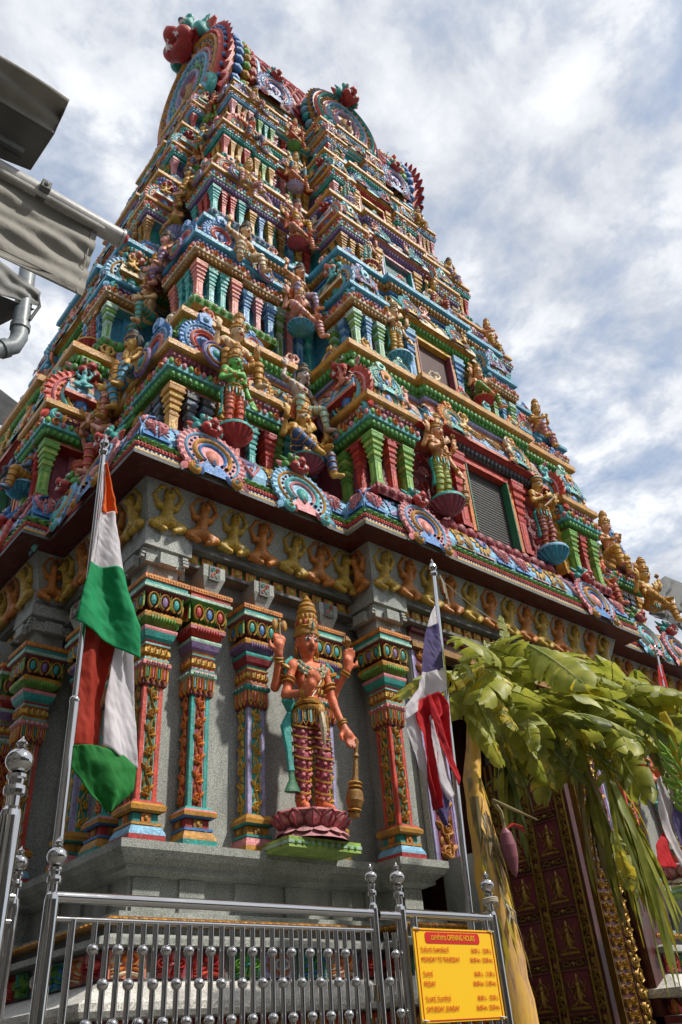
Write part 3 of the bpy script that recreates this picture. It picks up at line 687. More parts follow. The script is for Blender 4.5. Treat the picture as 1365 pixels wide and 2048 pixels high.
POSES = {
 # arms: (shoulder, elbow, wrist, hand direction, thumb side, curl)
 'hero': dict(pelvis=(.0, 0, .50), chest=(.012, .0, .715), neck=(.005, -.005, .81), head=(.0, -.02, .905), yaw=26, legs=[LEG(-1, .062), LEG(1, .075, .28, -.03)], halo=False, sash=True, crown='tall', garment=.86,
    arms=[((-.125, .0, .765), (-.205, .03, .645), (-.225, -.06, .79), (0, -.1, 1), 1, .4), ((.125, .0, .765), (.21, .03, .65), (.265, -.06, .775), (.15, -.1, 1), -1, .4),
          ((-.12, -.03, .75), (-.17, -.03, .585), (-.085, -.13, .575), (.25, -.35, .6), 1, .15), ((.12, -.02, .75), (.155, -.04, .58), (.18, -.10, .43), (.35, -.3, -.9), -1, .25)],
    items=[('axe', (-.225, -.075, .87)), ('lotus', (.285, -.075, .85)), ('mace', (.235, -.14, .36), (.20, -.11, -.02))]),
 'standing': dict(pelvis=(.0, 0, .50), chest=(-.01, .0, .715), neck=(.0, -.005, .81), head=(.005, -.02, .905), yaw=20, legs=[LEG(-1), LEG(1)], sash=True, crown='tall', garment=.9,
    arms=[((-.125, .0, .765), (-.20, .03, .66), (-.22, -.06, .80), (0, -.1, 1), 1, .5), ((.125, .0, .765), (.20, .03, .66), (.25, -.06, .79), (0, -.1, 1), -1, .5),
          ((-.12, -.03, .75), (-.165, -.04, .61), (-.05, -.13, .66), (.5, -.2, .7), 1, .4), ((.12, -.02, .75), (.16, -.04, .58), (.20, -.09, .44), (.2, -.3, -.9), -1, .3)],
    items=[('axe', (-.22, -.075, .87)), ('lotus', (.255, -.075, .86)), ('mace', (.235, -.12, .36), (.20, -.10, .012))]),
 'musician': dict(pelvis=(.0, 0, .50), chest=(.0, .0, .715), neck=(.0, -.005, .81), head=(.01, -.02, .905), yaw=15, legs=[LEG(-1), ((.052, 0, .49), (.07, -.04, .28), (.02, -.03, .06), (.01, -.11, .022))], sash=True, crown='round', garment=.88,
    arms=[((-.12, -.01, .76), (-.17, -.03, .62), (-.03, -.14, .68), (.7, -.1, .4), 1, .5), ((.12, -.01, .76), (.19, -.03, .63), (.13, -.13, .67), (.2, -.1, .8), -1, .5)], female=True,
    items=[('staff', (-.13, -.13, .50), (.20, -.15, .80))]),
 'devotee': dict(pelvis=(.0, 0, .50), chest=(.0, .0, .715), neck=(.0, -.005, .81), head=(.0, -.02, .905), yaw=8, legs=[LEG(-1), LEG(1)], sash=True, crown='tall', garment=.92,
    arms=[((-.12, -.01, .76), (-.175, -.02, .60), (-.06, -.12, .645), (.8, -.1, .3), 1, .4), ((.12, -.01, .76), (.165, -.01, .60), (.19, -.06, .46), (.1, -.2, -.9), -1, .3)]),
 'seated': dict(pelvis=(.0, 0, .09), chest=(.0, -.005, .315), neck=(.0, -.01, .41), head=(.005, -.025, .505), yaw=20, crown='tall', halo=True, garment=.8,
    legs=[((-.06, 0, .08), (-.20, -.14, .16), (-.02, -.19, .055), (.05, -.20, .04)), ((.06, 0, .08), (.17, -.17, .09), (.165, -.20, -.13), (.20, -.27, -.155))],
    arms=[((-.125, .0, .365), (-.20, .03, .26), (-.235, -.06, .41), (0, -.1, 1), 1, .5), ((.125, .0, .365), (.20, .03, .26), (.26, -.06, .40), (0, -.1, 1), -1, .5),
          ((-.12, -.03, .35), (-.165, -.06, .20), (-.07, -.15, .24), (.4, -.2, .8), 1, .3), ((.12, -.02, .35), (.17, -.05, .20), (.12, -.15, .15), (-.2, -.6, -.2), -1, .4)],
    items=[('axe', (-.235, -.075, .48)), ('lotus', (.265, -.075, .47))]),
 'seated_lady': dict(pelvis=(.0, 0, .09), chest=(.0, -.005, .315), neck=(.0, -.01, .41), head=(.005, -.025, .505), yaw=15, crown='round', female=True, garment=.85,
    legs=[((-.06, 0, .08), (-.19, -.15, .12), (.0, -.20, .05), (.07, -.21, .04)), ((.06, 0, .08), (.19, -.15, .12), (.04, -.18, .055), (-.04, -.20, .04))],
    arms=[((-.12, .0, .36), (-.19, -.02, .24), (-.20, -.11, .36), (0, -.2, 1), 1, .3), ((.12, .0, .36), (.19, -.03, .22), (.16, -.14, .15), (.1, -.5, -.3), -1, .4)],
    items=[('lotus', (-.21, -.13, .44))]),
 'attendant': dict(pelvis=(.0, 0, .30), chest=(-.02, -.015, .525), neck=(-.01, -.03, .62), head=(.01, -.055, .715), yaw=25, crown='hair', garment=.9, halo=False,
    legs=[((-.06, 0, .29), (-.15, -.15, .24), (-.13, -.10, .02), (-.15, -.17, -.01)), ((.06, 0, .29), (.16, -.17, .25), (.18, -.20, -.02), (.21, -.28, -.05))],
    arms=[((-.13, .0, .57), (-.25, -.01, .60), (-.22, -.03, .75), (.1, 0, 1), 1, .3), ((.12, -.02, .56), (.20, -.05, .42), (.20, -.15, .30), (0, -.4, -.9), -1, .5)],
    items=[('shield', (.33, -.06, .20))]),
 'guardian': dict(pelvis=(.0, 0, .30), chest=(.0, -.01, .525), neck=(.005, -.025, .62), head=(.01, -.045, .715), yaw=18, crown='tall', garment=.9, belly=1.0,
    legs=[((-.06, 0, .29), (-.19, -.12, .27), (-.19, -.10, .05), (-.21, -.17, .02)), ((.06, 0, .29), (.15, -.18, .28), (.14, -.18, .03), (.17, -.26, .0))],
    arms=[((-.13, .0, .57), (-.22, .0, .46), (-.25, -.08, .60), (0, 0, 1), 1, .3), ((.13, -.02, .56), (.22, -.05, .45), (.14, -.17, .42), (-.4, -.4, .2), -1, .5)],
    items=[('shield', (-.27, -.06, .22))]),
 'flute': dict(pelvis=(.0, 0, .30), chest=(.0, -.01, .525), neck=(.005, -.025, .62), head=(.0, -.045, .715), yaw=-20, crown='tall', halo=True, garment=.9,
    legs=[((-.06, 0, .29), (-.15, -.16, .28), (-.05, -.18, .08), (-.02, -.25, .06)), ((.06, 0, .29), (.15, -.17, .26), (.12, -.16, .02), (.15, -.24, .0))],
    arms=[((-.12, -.01, .57), (-.21, -.08, .50), (-.14, -.17, .63), (.3, 0, .8), 1, .6), ((.12, -.02, .56), (.16, -.11, .48), (.03, -.17, .62), (-.3, 0, .8), -1, .6)],
    items=[('flute', (.10, -.17, .645), (-.30, -.20, .66))]),
}
POSES['standing_wide'] = dict(POSES['standing'], yaw=28, crown='round', items=[('staff', (-.20, -.08, .62), (-.20, -.08, 1.0), 'gold'), ('lotus', (.255, -.075, .86))])

# dwarf bearer of the frieze: squatting, arms raised, built in relief
def dwarf_mesh(mats):
    P = [('e', (0, .0, .17), (.085, .07, .075), 0), ('c', (0, 0, .20), (0, -.01, .32), .06, .055, 0), ('e', (0, -.03, .40), (.055, .055, .062), 0), ('c', (0, -.08, .395), (0, -.09, .385), .012, .014, 0),
         ('c', (-.09, 0, .31), (-.15, 0, .40), .032, .026, 0), ('c', (-.15, 0, .40), (-.09, -.01, .49), .026, .02, 0), ('c', (.09, 0, .31), (.15, 0, .40), .032, .026, 0), ('c', (.15, 0, .40), (.09, -.01, .49), .026, .02, 0),
         ('c', (-.09, 0, .31), (.09, 0, .31), .035, .035, 0), ('c', (-.05, -.01, .15), (-.16, -.03, .11), .055, .042, 0), ('c', (.05, -.01, .15), (.16, -.03, .11), .055, .042, 0),
         ('c', (-.16, -.03, .11), (-.05, -.07, .055), .035, .028, 0), ('c', (.16, -.03, .11), (.05, -.07, .055), .035, .028, 0), ('c', (-.09, -.01, .49), (-.03, -.02, .50), .022, .016, 0), ('c', (.09, -.01, .49), (.03, -.02, .50), .022, .016, 0),
         ('e', (-.02, -.075, .41), (.01, .008, .006), 1), ('e', (.02, -.075, .41), (.01, .008, .006), 1), ('e', (0, -.01, .45), (.05, .045, .03), 2)]
    return sdf_to_mesh('frieze_figure', P, .012, mats, k=.014)
# open-mouthed guardian beast head that crowns the horseshoe arches
def beast_mesh(head, cheek, horn, big=False):
    P = [('e', (0, 0, .16), (.13, .13, .10), 0), ('e', (-.085, -.10, .21), (.055, .055, .055), 0), ('e', (.085, -.10, .21), (.055, .055, .055), 0),
         ('e', (-.085, -.148, .215), (.034, .024, .034), 3), ('e', (.085, -.148, .215), (.034, .024, .034), 3), ('e', (-.088, -.168, .215), (.018, .012, .018), 4), ('e', (.088, -.168, .215), (.018, .012, .018), 4),
         ('e', (0, -.16, .10), (.075, .085, .055), 1), ('e', (-.09, -.12, .045), (.065, .07, .06), 1), ('e', (.09, -.12, .045), (.065, .07, .06), 1), ('e', (0, -.21, .145), (.035, .03, .03), 1),
         ('c', (-.10, .0, .24), (-.20, .02, .36), .045, .012, 0), ('c', (.10, .0, .24), (.20, .02, .36), .045, .012, 0), ('c', (0, -.02, .25), (0, .03, .36), .04, .015, 2),
         ('c', (-.17, .02, .14), (-.27, .03, .20), .06, .02, 2), ('c', (.17, .02, .14), (.27, .03, .20), .06, .02, 2), ('e', (0, -.08, -.01), (.10, .08, .03), 1), ('e', (0, -.01, .085), (.125, .12, .075), 1 if big else 0), ('e', (-.17, -.03, .11), (.05, .06, .07), 0), ('e', (.17, -.03, .11), (.05, .06, .07), 0), ('c', (-.12, -.10, .27), (.12, -.10, .27), .035, .035, 0),
         ('c', (-.06, -.17, .03), (-.065, -.18, -.03), .014, .004, 3), ('c', (.06, -.17, .03), (.065, -.18, -.03), .014, .004, 3)]
    return sdf_to_mesh('beast_head', P, .018, [head, cheek, horn, 'white', 'black'], k=.012)

# ------------------------------------------------------------------ relief motifs
def kudu(cols, R=1.0, rays=22, finial=False):
    """horseshoe arch of nested coloured ribs with a scalloped rim and curled feet; unit radius"""
    c0, c1, c2, c3, c4, c5 = cols; mb = MB(); A0, A1 = -52, 232
    o = arc(0, 0, 1.0, A0, A1, 26); i_ = arc(0, 0, .25, A1, A0, 12)
    # backing: thick horseshoe made of quads
    k = 26; O = arc(0, 0, .98, A0, A1, k); I = arc(0, -.05, .20, A0, A1, k)
    vs = [(x, 0, z) for x, z in O] + [(x, -.10, z) for x, z in O] + [(x, -.10, z) for x, z in I]
    n = k + 1; mb.add(vs, [(j, j + 1, n + j + 1, n + j) for j in range(k)] + [(n + j, n + j + 1, 2 * n + j + 1, 2 * n + j) for j in range(k)], c0)
    mb.add([(x, -.10, z) for x, z in (O[0], I[0], I[-1], O[-1])], [(0, 1, 2, 3)], c4)
    for j in range(rays):
        a = math.radians(A0 + 6 + (A1 - A0 - 12) * j / (rays - 1))
        mb.petal(.80 * math.cos(a), .80 * math.sin(a), a + .25, .27, .068, .055, c0, .09)
    mb.rib(arc(0, 0, .78, A0, A1, 26), .09, .07, c1, .09, False)
    for j in range(16):
        a = math.radians(A0 + 8 + (A1 - A0 - 16) * j / 15); mb.dome(.655 * math.cos(a), .655 * math.sin(a), .048, .048, .05, c2, .10, 7)
    mb.rib(arc(0, 0, .53, A0 + 4, A1 - 4, 22), .13, .10, c3, .09, False)
    mb.rib(arc(0, -.02, .39, A0, A1, 18), .10, .08, c4, .09, False)
    mb.dome(0, -.10, .20, .30, .13, c5, .08, 10); mb.petal(0, -.42, PI / 2, .45, .09, .08, c2, .12)
    for q in (-1, 1):
        cx, cz = q * .58, -.80
        mb.rib([(q * .62, -.62)] + [(cx + q * (x - 0), z) for x, z in spiral(0, cz, .17, 1.15, math.radians(60 if q > 0 else 60), -1, .15)], .14, .12, c3, .08)
        mb.dome(cx, cz, .07, .07, .16, c1, .08, 8); mb.petal(q * .80, -.66, math.radians(-60 if q > 0 else 240), .36, .10, .09, c0, .08)
        mb.petal(q * .34, -.62, math.radians(-75 if q > 0 else 255), .34, .07, .08, c2, .09)
    if finial:
        mb.plate([(-.22, .92), (.22, .92), (.30, 1.32), (0, 1.52), (-.30, 1.32)], .16, c0); mb.dome(0, 1.14, .14, .14, .12, c1, .14, 8)
    if R != 1: mb.v = [(x * R, y * R, z * R) for x, y, z in mb.v]
    return mb
def m_scroll(a, b, c):        # acanthus scroll block, unit cell 1 x 1 (u 0..1, v 0..1)
    mb = MB()
    mb.plate([(.08, .04), (.92, .04), (.97, .55), (.80, .93), (.5, .99), (.2, .93), (.03, .55)], .035, a)
    for q in (-1, 1):
        mb.rib([(.5 + q * .06, .08)] + [(.5 + q * .22 + q * x, .55 + z) for x, z in spiral(0, 0, .20, 1.5, -2.2, 1, .12)], .075, .07, b, .03)
        for j in range(3): mb.rib([(.5 + q * .03, .10 + j * .1), (.5 + q * (.20 + j * .03), .22 + j * .04), (.5 + q * (.36 + .02 * j), .16 + j * .13)], .04, .05, b, .03)
    mb.petal(.5, .55, PI / 2, .40, .10, .08, b, .03, c); mb.dome(.5, .50, .07, .07, .09, c, .03, 8); return mb
def m_shell(a, b, c):         # hanging pointed shield with a fan of ribs
    mb = MB(); mb.plate([(.5, .02), (.80, .35), (.99, .96), (.5, .99), (.01, .96), (.20, .35)], .03, a)
    mb.rib([(.02, .95), (.20, .38), (.5, .06), (.80, .38), (.98, .95)], .09, .08, b, .03)
    for j in range(7):
        an = math.radians(50 + 80 * j / 6); mb.rib([(.5 + .16 * math.cos(an), .22 + .16 * math.sin(an)), (.5 + .5 * math.cos(an), .30 + .5 * math.sin(an)), (.5 + .66 * math.cos(an), .30 + .60 * math.sin(an))], .06, .06, c, .03)
    mb.dome(.5, .25, .07, .07, .08, b, .03, 8); return mb
def m_leaf(a, b, c):          # spread of curling leaves
    mb = MB(); mb.plate([(.02, .03), (.98, .03), (.98, .96), (.02, .96)], .02, a)
    for q, u in ((1, .08), (-1, .92)):
        for j in range(5): mb.petal(u, .10 + .1 * j, math.radians(20 + 13 * j) if q > 0 else math.radians(160 - 13 * j), .46 - .03 * j, .075, .07, b if j % 2 else c, .02)
    mb.rib(spiral(.5, .68, .24, 1.3, -1.2, 1, .15), .07, .07, b, .03); return mb
def m_rosette(a, b, c):
    mb = MB(); mb.plate([(.03, .03), (.97, .03), (.97, .97), (.03, .97)], .02, a)
    for j in range(12): mb.petal(.5 + .2 * math.cos(j * PI / 6), .5 + .2 * math.sin(j * PI / 6), j * PI / 6, .26, .07, .06, b, .02)
    mb.rib(arc(.5, .5, .21, 0, 360, 14), .09, .09, c, .02, False); mb.dome(.5, .5, .12, .12, .10, a, .02, 8); return mb
def m_vine(w, h, bgm, col, n):     # climbing scroll panel for column shafts
    mb = MB(); mb.box((0, .005, h / 2), (w, .01, h), bgm); st = h / n; pts = []
    for i in range(n * 8 + 1):
        t = i / 8; pts.append((w * .27 * math.sin(PI * t), h * t / n))
    mb.rib(pts, w * .14, .022, col, 0)
    for i in range(n):
        s = 1 if i % 2 == 0 else -1; cz = st * (i + .5)
        mb.rib([(s * w * .25, cz - st * .3)] + spiral(-s * w * .10, cz, w * .26, 1.3, math.radians(-90), -s, .2, 12), w * .17, .030, col, 0)
        mb.petal(s * w * .25, cz, math.radians(90 - s * 50), st * .5, w * .14, .03, col, .004); mb.petal(s * w * .30, cz + st * .15, math.radians(90 + s * 40), st * .4, w * .12, .025, col, .004); mb.petal(-s * w * .38, cz + st * .2, math.radians(90 - s * 10), st * .45, w * .11, .025, col, .004); mb.petal(-s * w * .15, cz - st * .3, math.radians(90 + s * 60), st * .42, w * .13, .028, col, .004)
        mb.dome(-s * w * .10, cz, w * .07, w * .07, .035, col, .004, 7)
    return mb
def m_whorl(w, h, bgm, c1, c2, cell=.2):     # big carved wall panel of interlaced scrolls
    mb = MB(); mb.box((0, .01, h / 2), (w, .02, h), bgm)
    nx, nz = max(1, round(w / cell)), max(1, round(h / cell)); a, b = w / nx, h / nz
    for i in range(nx):
        for j in range(nz):
            cx, cz = -w / 2 + a * (i + .5), b * (j + .5); s = 1 if (i + j) % 2 else -1; r = min(a, b) * .46
            mb.rib(spiral(cx, cz, r, 1.9, (i * 1.3 + j) % 6, s, .1, 20), r * .17, .022, c1 if (i + j) % 2 else c2)
            for q in range(3):
                an = q * 2.1 + i; mb.petal(cx + r * .5 * math.cos(an), cz + r * .5 * math.sin(an), an + .8, r * .6, r * .14, .02, c2 if (i + j) % 2 else c1)
    return mb
# ================================================================== SETTING
g = MB(); g.cap([(-600, -600, 0), (600, -600, 0), (600, 600, 0), (-600, 600, 0)], 'asphalt')
part('ground', g, None, kind='structure', smooth=False)

def unseen_shophouse(name, box_, face, wallm, label):  # out-of-frame building, added to shade the lower walls and reflect in the steel
    x0, y0, x1, y1, h = box_; r = root(name, ((x0 + x1) / 2, (y0 + y1) / 2, 0), label, 'building', 'unseen street buildings added for shade and reflections')
    m = MB(); m.box(((x0 + x1) / 2, (y0 + y1) / 2, h / 2), (x1 - x0, y1 - y0, h), wallm); m.box(((x0 + x1) / 2, (y0 + y1) / 2, h + .15), (x1 - x0 + .3, y1 - y0 + .3, .3), 'granite_dark'); part('wall', m, r, Matrix.Identity(4), smooth=False)
    w = MB(); w.box((0, 0, 0), (1.3, .12, 1.5), 'louvre_dark'); w.box((0, -.08, .8), (1.5, .2, .08), 'white_slab'); w.box((0, -.08, -.8), (1.5, .2, .08), 'white_slab'); w.box((0, -.07, 0), (.06, .06, 1.5), 'white_slab'); wm = w.mesh('window', False)
    L = (y1 - y0) if face == 'x' else (x1 - x0); n = int(L / 2.6)
    for i in range(n):
        for k in range(int(h / 3.2)):
            t = (i + .5) * L / n; z = 1.9 + 3.2 * k
            ob('window', wm, r, (Matrix.Translation((x1, y0 + t, z)) @ Matrix.Rotation(PI / 2, 4, 'Z')) if face == 'x' else (Matrix.Translation((x0 + t, y1, z)) @ Matrix.Rotation(PI, 4, 'Z')))
WARM = stone('plaster_wall', (.30, .27, .23)); GREYW = stone('grey_wall', (.17, .17, .17))
unseen_shophouse('unseen_shophouse', (-11, -14, -1.9, 26, 6.6), 'x', 'grey_wall', 'unseen grey building row added left of the lane as shade, carrying the awnings')
unseen_shophouse('unseen_shophouse', (-10, -20, 6, -11, 6.5), 'y', 'plaster_wall', 'unseen plastered building across the street, added for reflections and shade, left one')
unseen_shophouse('unseen_shophouse', (6.4, -20, 24, -11, 5.0), 'y', 'grey_wall', 'unseen lower grey building across the street, added for reflections and shade, right one')
# ================================================================== THE GATEWAY TOWER
CX, CY = 6.8, 8.1
G = root('gateway_tower', (CX, CY, 0), 'tall pyramidal temple gateway tower crowded with painted plaster carving over a grey granite base', 'temple tower')
PL = stepped(2.54, 5.19, 11.06, 11.01, .27, fx=(.2676, .7324), fy=(.28, .72))
I4 = Matrix.Identity(4)
def notched(a, b, y):        # same outline with the doorway cut into the front bay
    i = [k for k, p in enumerate(PL) if abs(p[1] - 4.92) < 1e-3]; return PL[:i[0] + 1] + [(a, 4.92), (a, y), (b, y), (b, 4.92)] + PL[i[0] + 1:]
PLN = notched(5.32, 8.28, 6.3); PLW = notched(5.92, 7.68, 6.3)
def gp(name, mb, **k): return part(name, mb, G, I4, **k)
def frame(face, rect):
    """world matrix of a face: local x runs to the viewer's right, z up, -y outward; origin at the left end of the outline"""
    x0, y0, x1, y1 = rect
    if face == 'front': return T_((x0, y0, 0))
    if face == 'left': return T_((x0, y1, 0)) @ RZ(-90)
    return T_((x1, y0, 0)) @ RZ(90)

# ---- granite podium (behind the fence) with painted bands
gp('podium', sweep(PLN, [(-.02, 0, 'granite'), (-.02, 1.45, 'granite'), (.34, 1.46, 'granite'), (.34, 1.52, 'maroon'), (.22, 1.53, 'granite'), (.22, 1.66, 'maroon'), (.34, 1.67, 'granite'), (.36, 1.70, 'white_slab'), (.36, 1.74, 'white_slab'), (.12, 1.86, 'white_slab'),
    (.10, 1.87, 'granite_dark'), (.10, 2.04, 'granite_dark'), (.20, 2.05, 'granite_dark'), (.20, 2.09, 'granite'), (.05, 2.13, 'granite'), (.05, 2.17, 'granite_dark'), (.10, 2.18, 'ochre'), (.10, 2.22, 'ochre'), (-.02, 2.23, 'granite'), (-.02, 2.27, 'granite'), (-.16, 2.275, 'granite'), (-.16, 2.50, 'granite'), (-.13, 2.505, 'granite'),
    (-.06, 2.53, 'granite'), (-.06, 2.56, 'granite'), (.0, 2.60, 'granite'), (.03, 2.645, 'granite'), (.03, 2.70, 'granite')], closed_top='granite'), smooth=False)
# raised granite panels of the podium neck
k = 0; pil = MB(); pil.box((0, 0, 0), (.20, .05, .226), 'granite'); pil_me = pil.mesh('podium_pilaster', False)
for a, d, l, rot in edges(PLN, -.16):
    if rot == 180: continue
    n = max(2, round(l / .42)); 
    for i in range(n + 1):
        t = min(max(.10, i * l / n), l - .10)
        ob('podium_pilaster', pil_me, G, T_((a[0] + d[0] * t, a[1] + d[1] * t, 2.388)) @ RZ(rot))
b = MB(); b.petal(0, 0, PI / 2, .135, .050, .045, 'gold', 0, 'scarlet', .4); b.petal(-.05, 0, math.radians(115), .10, .03, .03, 'red', -.01); b.petal(.05, 0, math.radians(65), .10, .03, .03, 'amber', -.01)
gp('painted_petal_row', bead_row(PLN, .225, 1.525, .115, b), kind='stuff')
b = MB(); b.dome(0, .02, .024, .016, .02, 'gold', 0, 7); b.dome(.035, .02, .010, .012, .014, 'orange', 0, 6)
gp('small_flower_row', bead_row(PLN, .10, 2.18, .07, b), kind='stuff')
PM = {}
def cached(key, fn):
    if key not in PM: PM[key] = fn()
    return PM[key]
pan = []
for j, (a_, b_, c_, fn) in enumerate((('salmon', 'orange', 'cream', m_leaf), ('wine', 'red', 'pink', m_scroll), ('crimson', 'red', 'scarlet', m_leaf), ('dgreen', 'leafgreen', 'teal', m_scroll), ('lilac', 'orange', 'white', m_rosette), ('teal', 'green', 'blue', m_leaf))):
    mb = fn(a_, b_, c_); mb.v = [((x - .5) * .26, y * .5, z * .165) for x, y, z in mb.v]; pan.append(mb.mesh('carved_panel'))
q = 0
for a, d, l, rot in edges(PLN, .102):
    if rot == 180: continue
    n = max(1, round(l / .28))
    for i in range(n):
        t = (i + .5) * l / n; ob('carved_panel', pan[q % 6], G, T_((a[0] + d[0] * t, a[1] + d[1] * t, 1.872)) @ RZ(rot)); q += 1

# ---- granite walls, upper stone band, bearer frieze, cornice
gp('stone_wall', sweep(PLW, [(-.22, 2.70, 'granite'), (-.22, 4.78, 'granite')]), smooth=False)
gp('stone_band', sweep(PL, [(-.22, 4.78, 'granite'), (-.12, 4.80, 'granite'), (-.12, 4.93, 'granite_dark'), (.0, 4.94, 'granite_dark'), (.0, 4.97, 'granite_dark'), (-.06, 4.975, 'dgreen'), (-.06, 5.085, 'dgreen'), (.04, 5.09, 'granite_dark'), (.04, 5.13, 'granite_dark'), (.0, 5.135, 'granite'), (.06, 5.35, 'granite'), (.14, 5.585, 'granite')]), smooth=False)
CORN = [(.14, 5.585, 'soffit'), (.385, 5.575, 'soffit'), (.385, 5.615, 'granite_dark'), (.365, 5.62, 'gold'), (.365, 5.65, 'yellow'), (.345, 5.655, 'blue'), (.345, 5.685, 'sky'), (.36, 5.69, 'scarlet'), (.365, 5.71, 'scarlet'), (.35, 5.73, 'scarlet'), (.31, 5.735, 'dgreen'), (.335, 5.76, 'dgreen'), (.33, 5.80, 'green'), (.30, 5.83, 'dgreen')] + arcprof(.32, 5.83, .13, 6.15, 'sky', 6, .8) + [(.145, 6.155, 'green'), (.145, 6.205, 'teal'), (.12, 6.21, 'white'), (-.5, 6.215, 'maroon')]
gp('great_cornice', sweep(PL, CORN, closed_top='maroon'), ang=30)
b = MB(); b.ball((0, 0, 0), (.012, .012, .013), 'red', 6, 4); gp('red_bead_row', bead_row(PL, .362, 5.71, .032, b), kind='stuff')
b = MB(); b.box((0, 0, 0), (.015, .01, .016), 'white'); gp('white_dot_row', bead_row(PL, .347, 5.67, .04, b), kind='stuff')
b = MB(); b.petal(-.03, 0, math.radians(25), .10, .026, .03, 'green'); b.petal(.03, -.02, math.radians(150), .09, .022, .025, 'leafgreen', .01); gp('leaf_garland', bead_row(PL, .335, 5.76, .085, b), kind='stuff')
b = MB(); b.rib([(-.03, 0), (.03, .045)], .008, .008, 'white'); b.rib([(.03, 0), (-.03, .045)], .008, .008, 'white'); gp('lattice_strip', bead_row(PL, .149, 6.157, .055, b), kind='stuff')
b = MB(); b.plate([(-.055, 0), (.055, 0), (.055, .09), (-.055, .09)], .03, 'frieze_orange'); b.dome(0, .045, .035, .038, .02, 'frieze_gold', .03, 7); b.dome(.072, .03, .012, .03, .02, 'green', 0, 6)
blk = b.mesh('carved_block'); n_blk = 0
for a, d, l, rot in edges(PL, -.058):
    if rot == 180 or rot == 90: continue
    n = max(1, round(l / .155))
    for i in range(n):
        t = (i + .5) * l / n; ob('carved_block', blk, G, T_((a[0] + d[0] * t, a[1] + d[1] * t, 4.983)) @ RZ(rot))
dw = [dwarf_mesh(['frieze_gold', 'black', 'ochre']), None]; dw[1] = dw[0].copy(); 
for q, x in enumerate(('frieze_orange', 'black', 'red')): dw[1].materials[q] = mt(x)
q = 0
for a, d, l, rot in edges(PL, .03):
    if rot == 180 or rot == 90: continue
    n = max(1, round(l / .32))
    for i in range(n):
        t = (i + .5) * l / n; ob('frieze_figure', dw[q % 2], G, T_((a[0] + d[0] * t, a[1] + d[1] * t, 5.10)) @ RZ(rot + random.uniform(-7, 7)) @ RX(10) @ RY(random.uniform(-6, 6)) @ S_(.84 * l / n / .32 * random.uniform(.94, 1.06), 1.1, .94)); q += 1
# kapota relief: repeated motifs bent onto the curved cornice
def bend(mb, wd, o0, z0, o1, z1, bulge, flip=False):
    h = z1 - z0
    def f(x, y, z):
        a = PI / 2 * min(1, max(0, z)) ; off = o0 + (o1 - o0) * (1 - math.cos(a)) * bulge + (o1 - o0) * (1 - bulge) * z
        zz_ = z0 + h * math.sin(a); nn = (math.cos(a) * .9 + .1, math.sin(a)); dd = -y * h
        return ((x - .5) * wd, -(off + dd * nn[0]), zz_ + dd * nn[1])
    mb.warp(f); return mb
def motif_row(P, face_rot, pat, wd, o0, z0, o1, z1, bulge, parent, name='cornice_relief', skip=()):
    for a, d, l, rot in edges(P, o0):
        if rot not in face_rot or l < wd * .6: continue
        n = max(1, round(l / wd)); u = l / n
        for i in range(n):
            key, mk = pat[i % len(pat)] if i < (n + 1) // 2 else pat[(n - 1 - i) % len(pat)]
            me = cached((key, round(wd, 3), round(o0, 3), round(z0, 3)), lambda: bend(mk(), wd * .97, 0, 0, o1 - o0, z1 - z0, bulge).mesh(name))
            t = (i + .5) * u
            ob(name, me, parent, T_((a[0] + d[0] * t, a[1] + d[1] * t, z0)) @ RZ(rot) @ S_(u / wd, 1, 1))
motif_row(PL, (0, -90), [('b1', lambda: m_scroll('blue', 'pink', 'rose')), ('b3', lambda: m_leaf('sky', 'sky', 'lilac')), ('b4', lambda: m_leaf('gold', 'yellow', 'ochre')), ('b2', lambda: m_shell('sky', 'pink', 'lilac')), ('b4', lambda: m_leaf('gold', 'yellow', 'ochre')), ('b5', lambda: m_rosette('pink', 'yellow', 'blue'))], .33, .32, 5.835, .13, 6.15, .8, G)
# horseshoe arches
KC = [('pink', 'sky', 'navy', 'gold', 'blue', 'salmon'), ('sky', 'gold', 'maroon', 'turq', 'pink', 'teal'), ('gold', 'yellow', 'red', 'sky', 'scarlet', 'navy'), ('salmon', 'turq', 'cream', 'red', 'gold', 'blue'),
      ('scarlet', 'pink', 'gold', 'turq', 'yellow', 'blue'), ('turq', 'sky', 'gold', 'pink', 'yellow', 'navy'), ('blue', 'sky', 'lilac', 'salmon', 'scarlet', 'navy'), ('orange', 'yellow', 'turq', 'cream', 'teal', 'blue'), ('mint', 'teal', 'cream', 'sky', 'turq', 'navy'), ('lilac', 'sky', 'white', 'rose', 'navy', 'purple')]
BC = [('teal', 'red', 'scarlet'), ('green', 'red', 'pink'), ('teal', 'salmon', 'gold'), ('blue', 'red', 'leafgreen')]
def kudu_me(ci, fin): return cached(('kudu', ci, fin), lambda: kudu(KC[ci], finial=fin).mesh('horseshoe_arch', ang=50))
def beast_me(bi): return cached(('beast', bi), lambda: beast_mesh(*BC[bi]))
def arch(M, R, ci, parent, beast=None, fin=False, name='horseshoe_arch'):
    o = ob(name, kudu_me(ci, fin), parent, M @ S_(R, R * 1.0, R))
    if beast is not None: return o, ob('beast_head', beast_me(beast), o if parent is G else parent, M @ T_((0, -.05 * R, R * .84)) @ S_(R * 2.0))
    return o
OFFK = .40
def lip(face, u, z=5.86, out=.34, bayout=.27): 
    F = frame(face, (2.54, 5.19, 11.06, 11.01)); return F @ T_((u, -out - bayout, z))
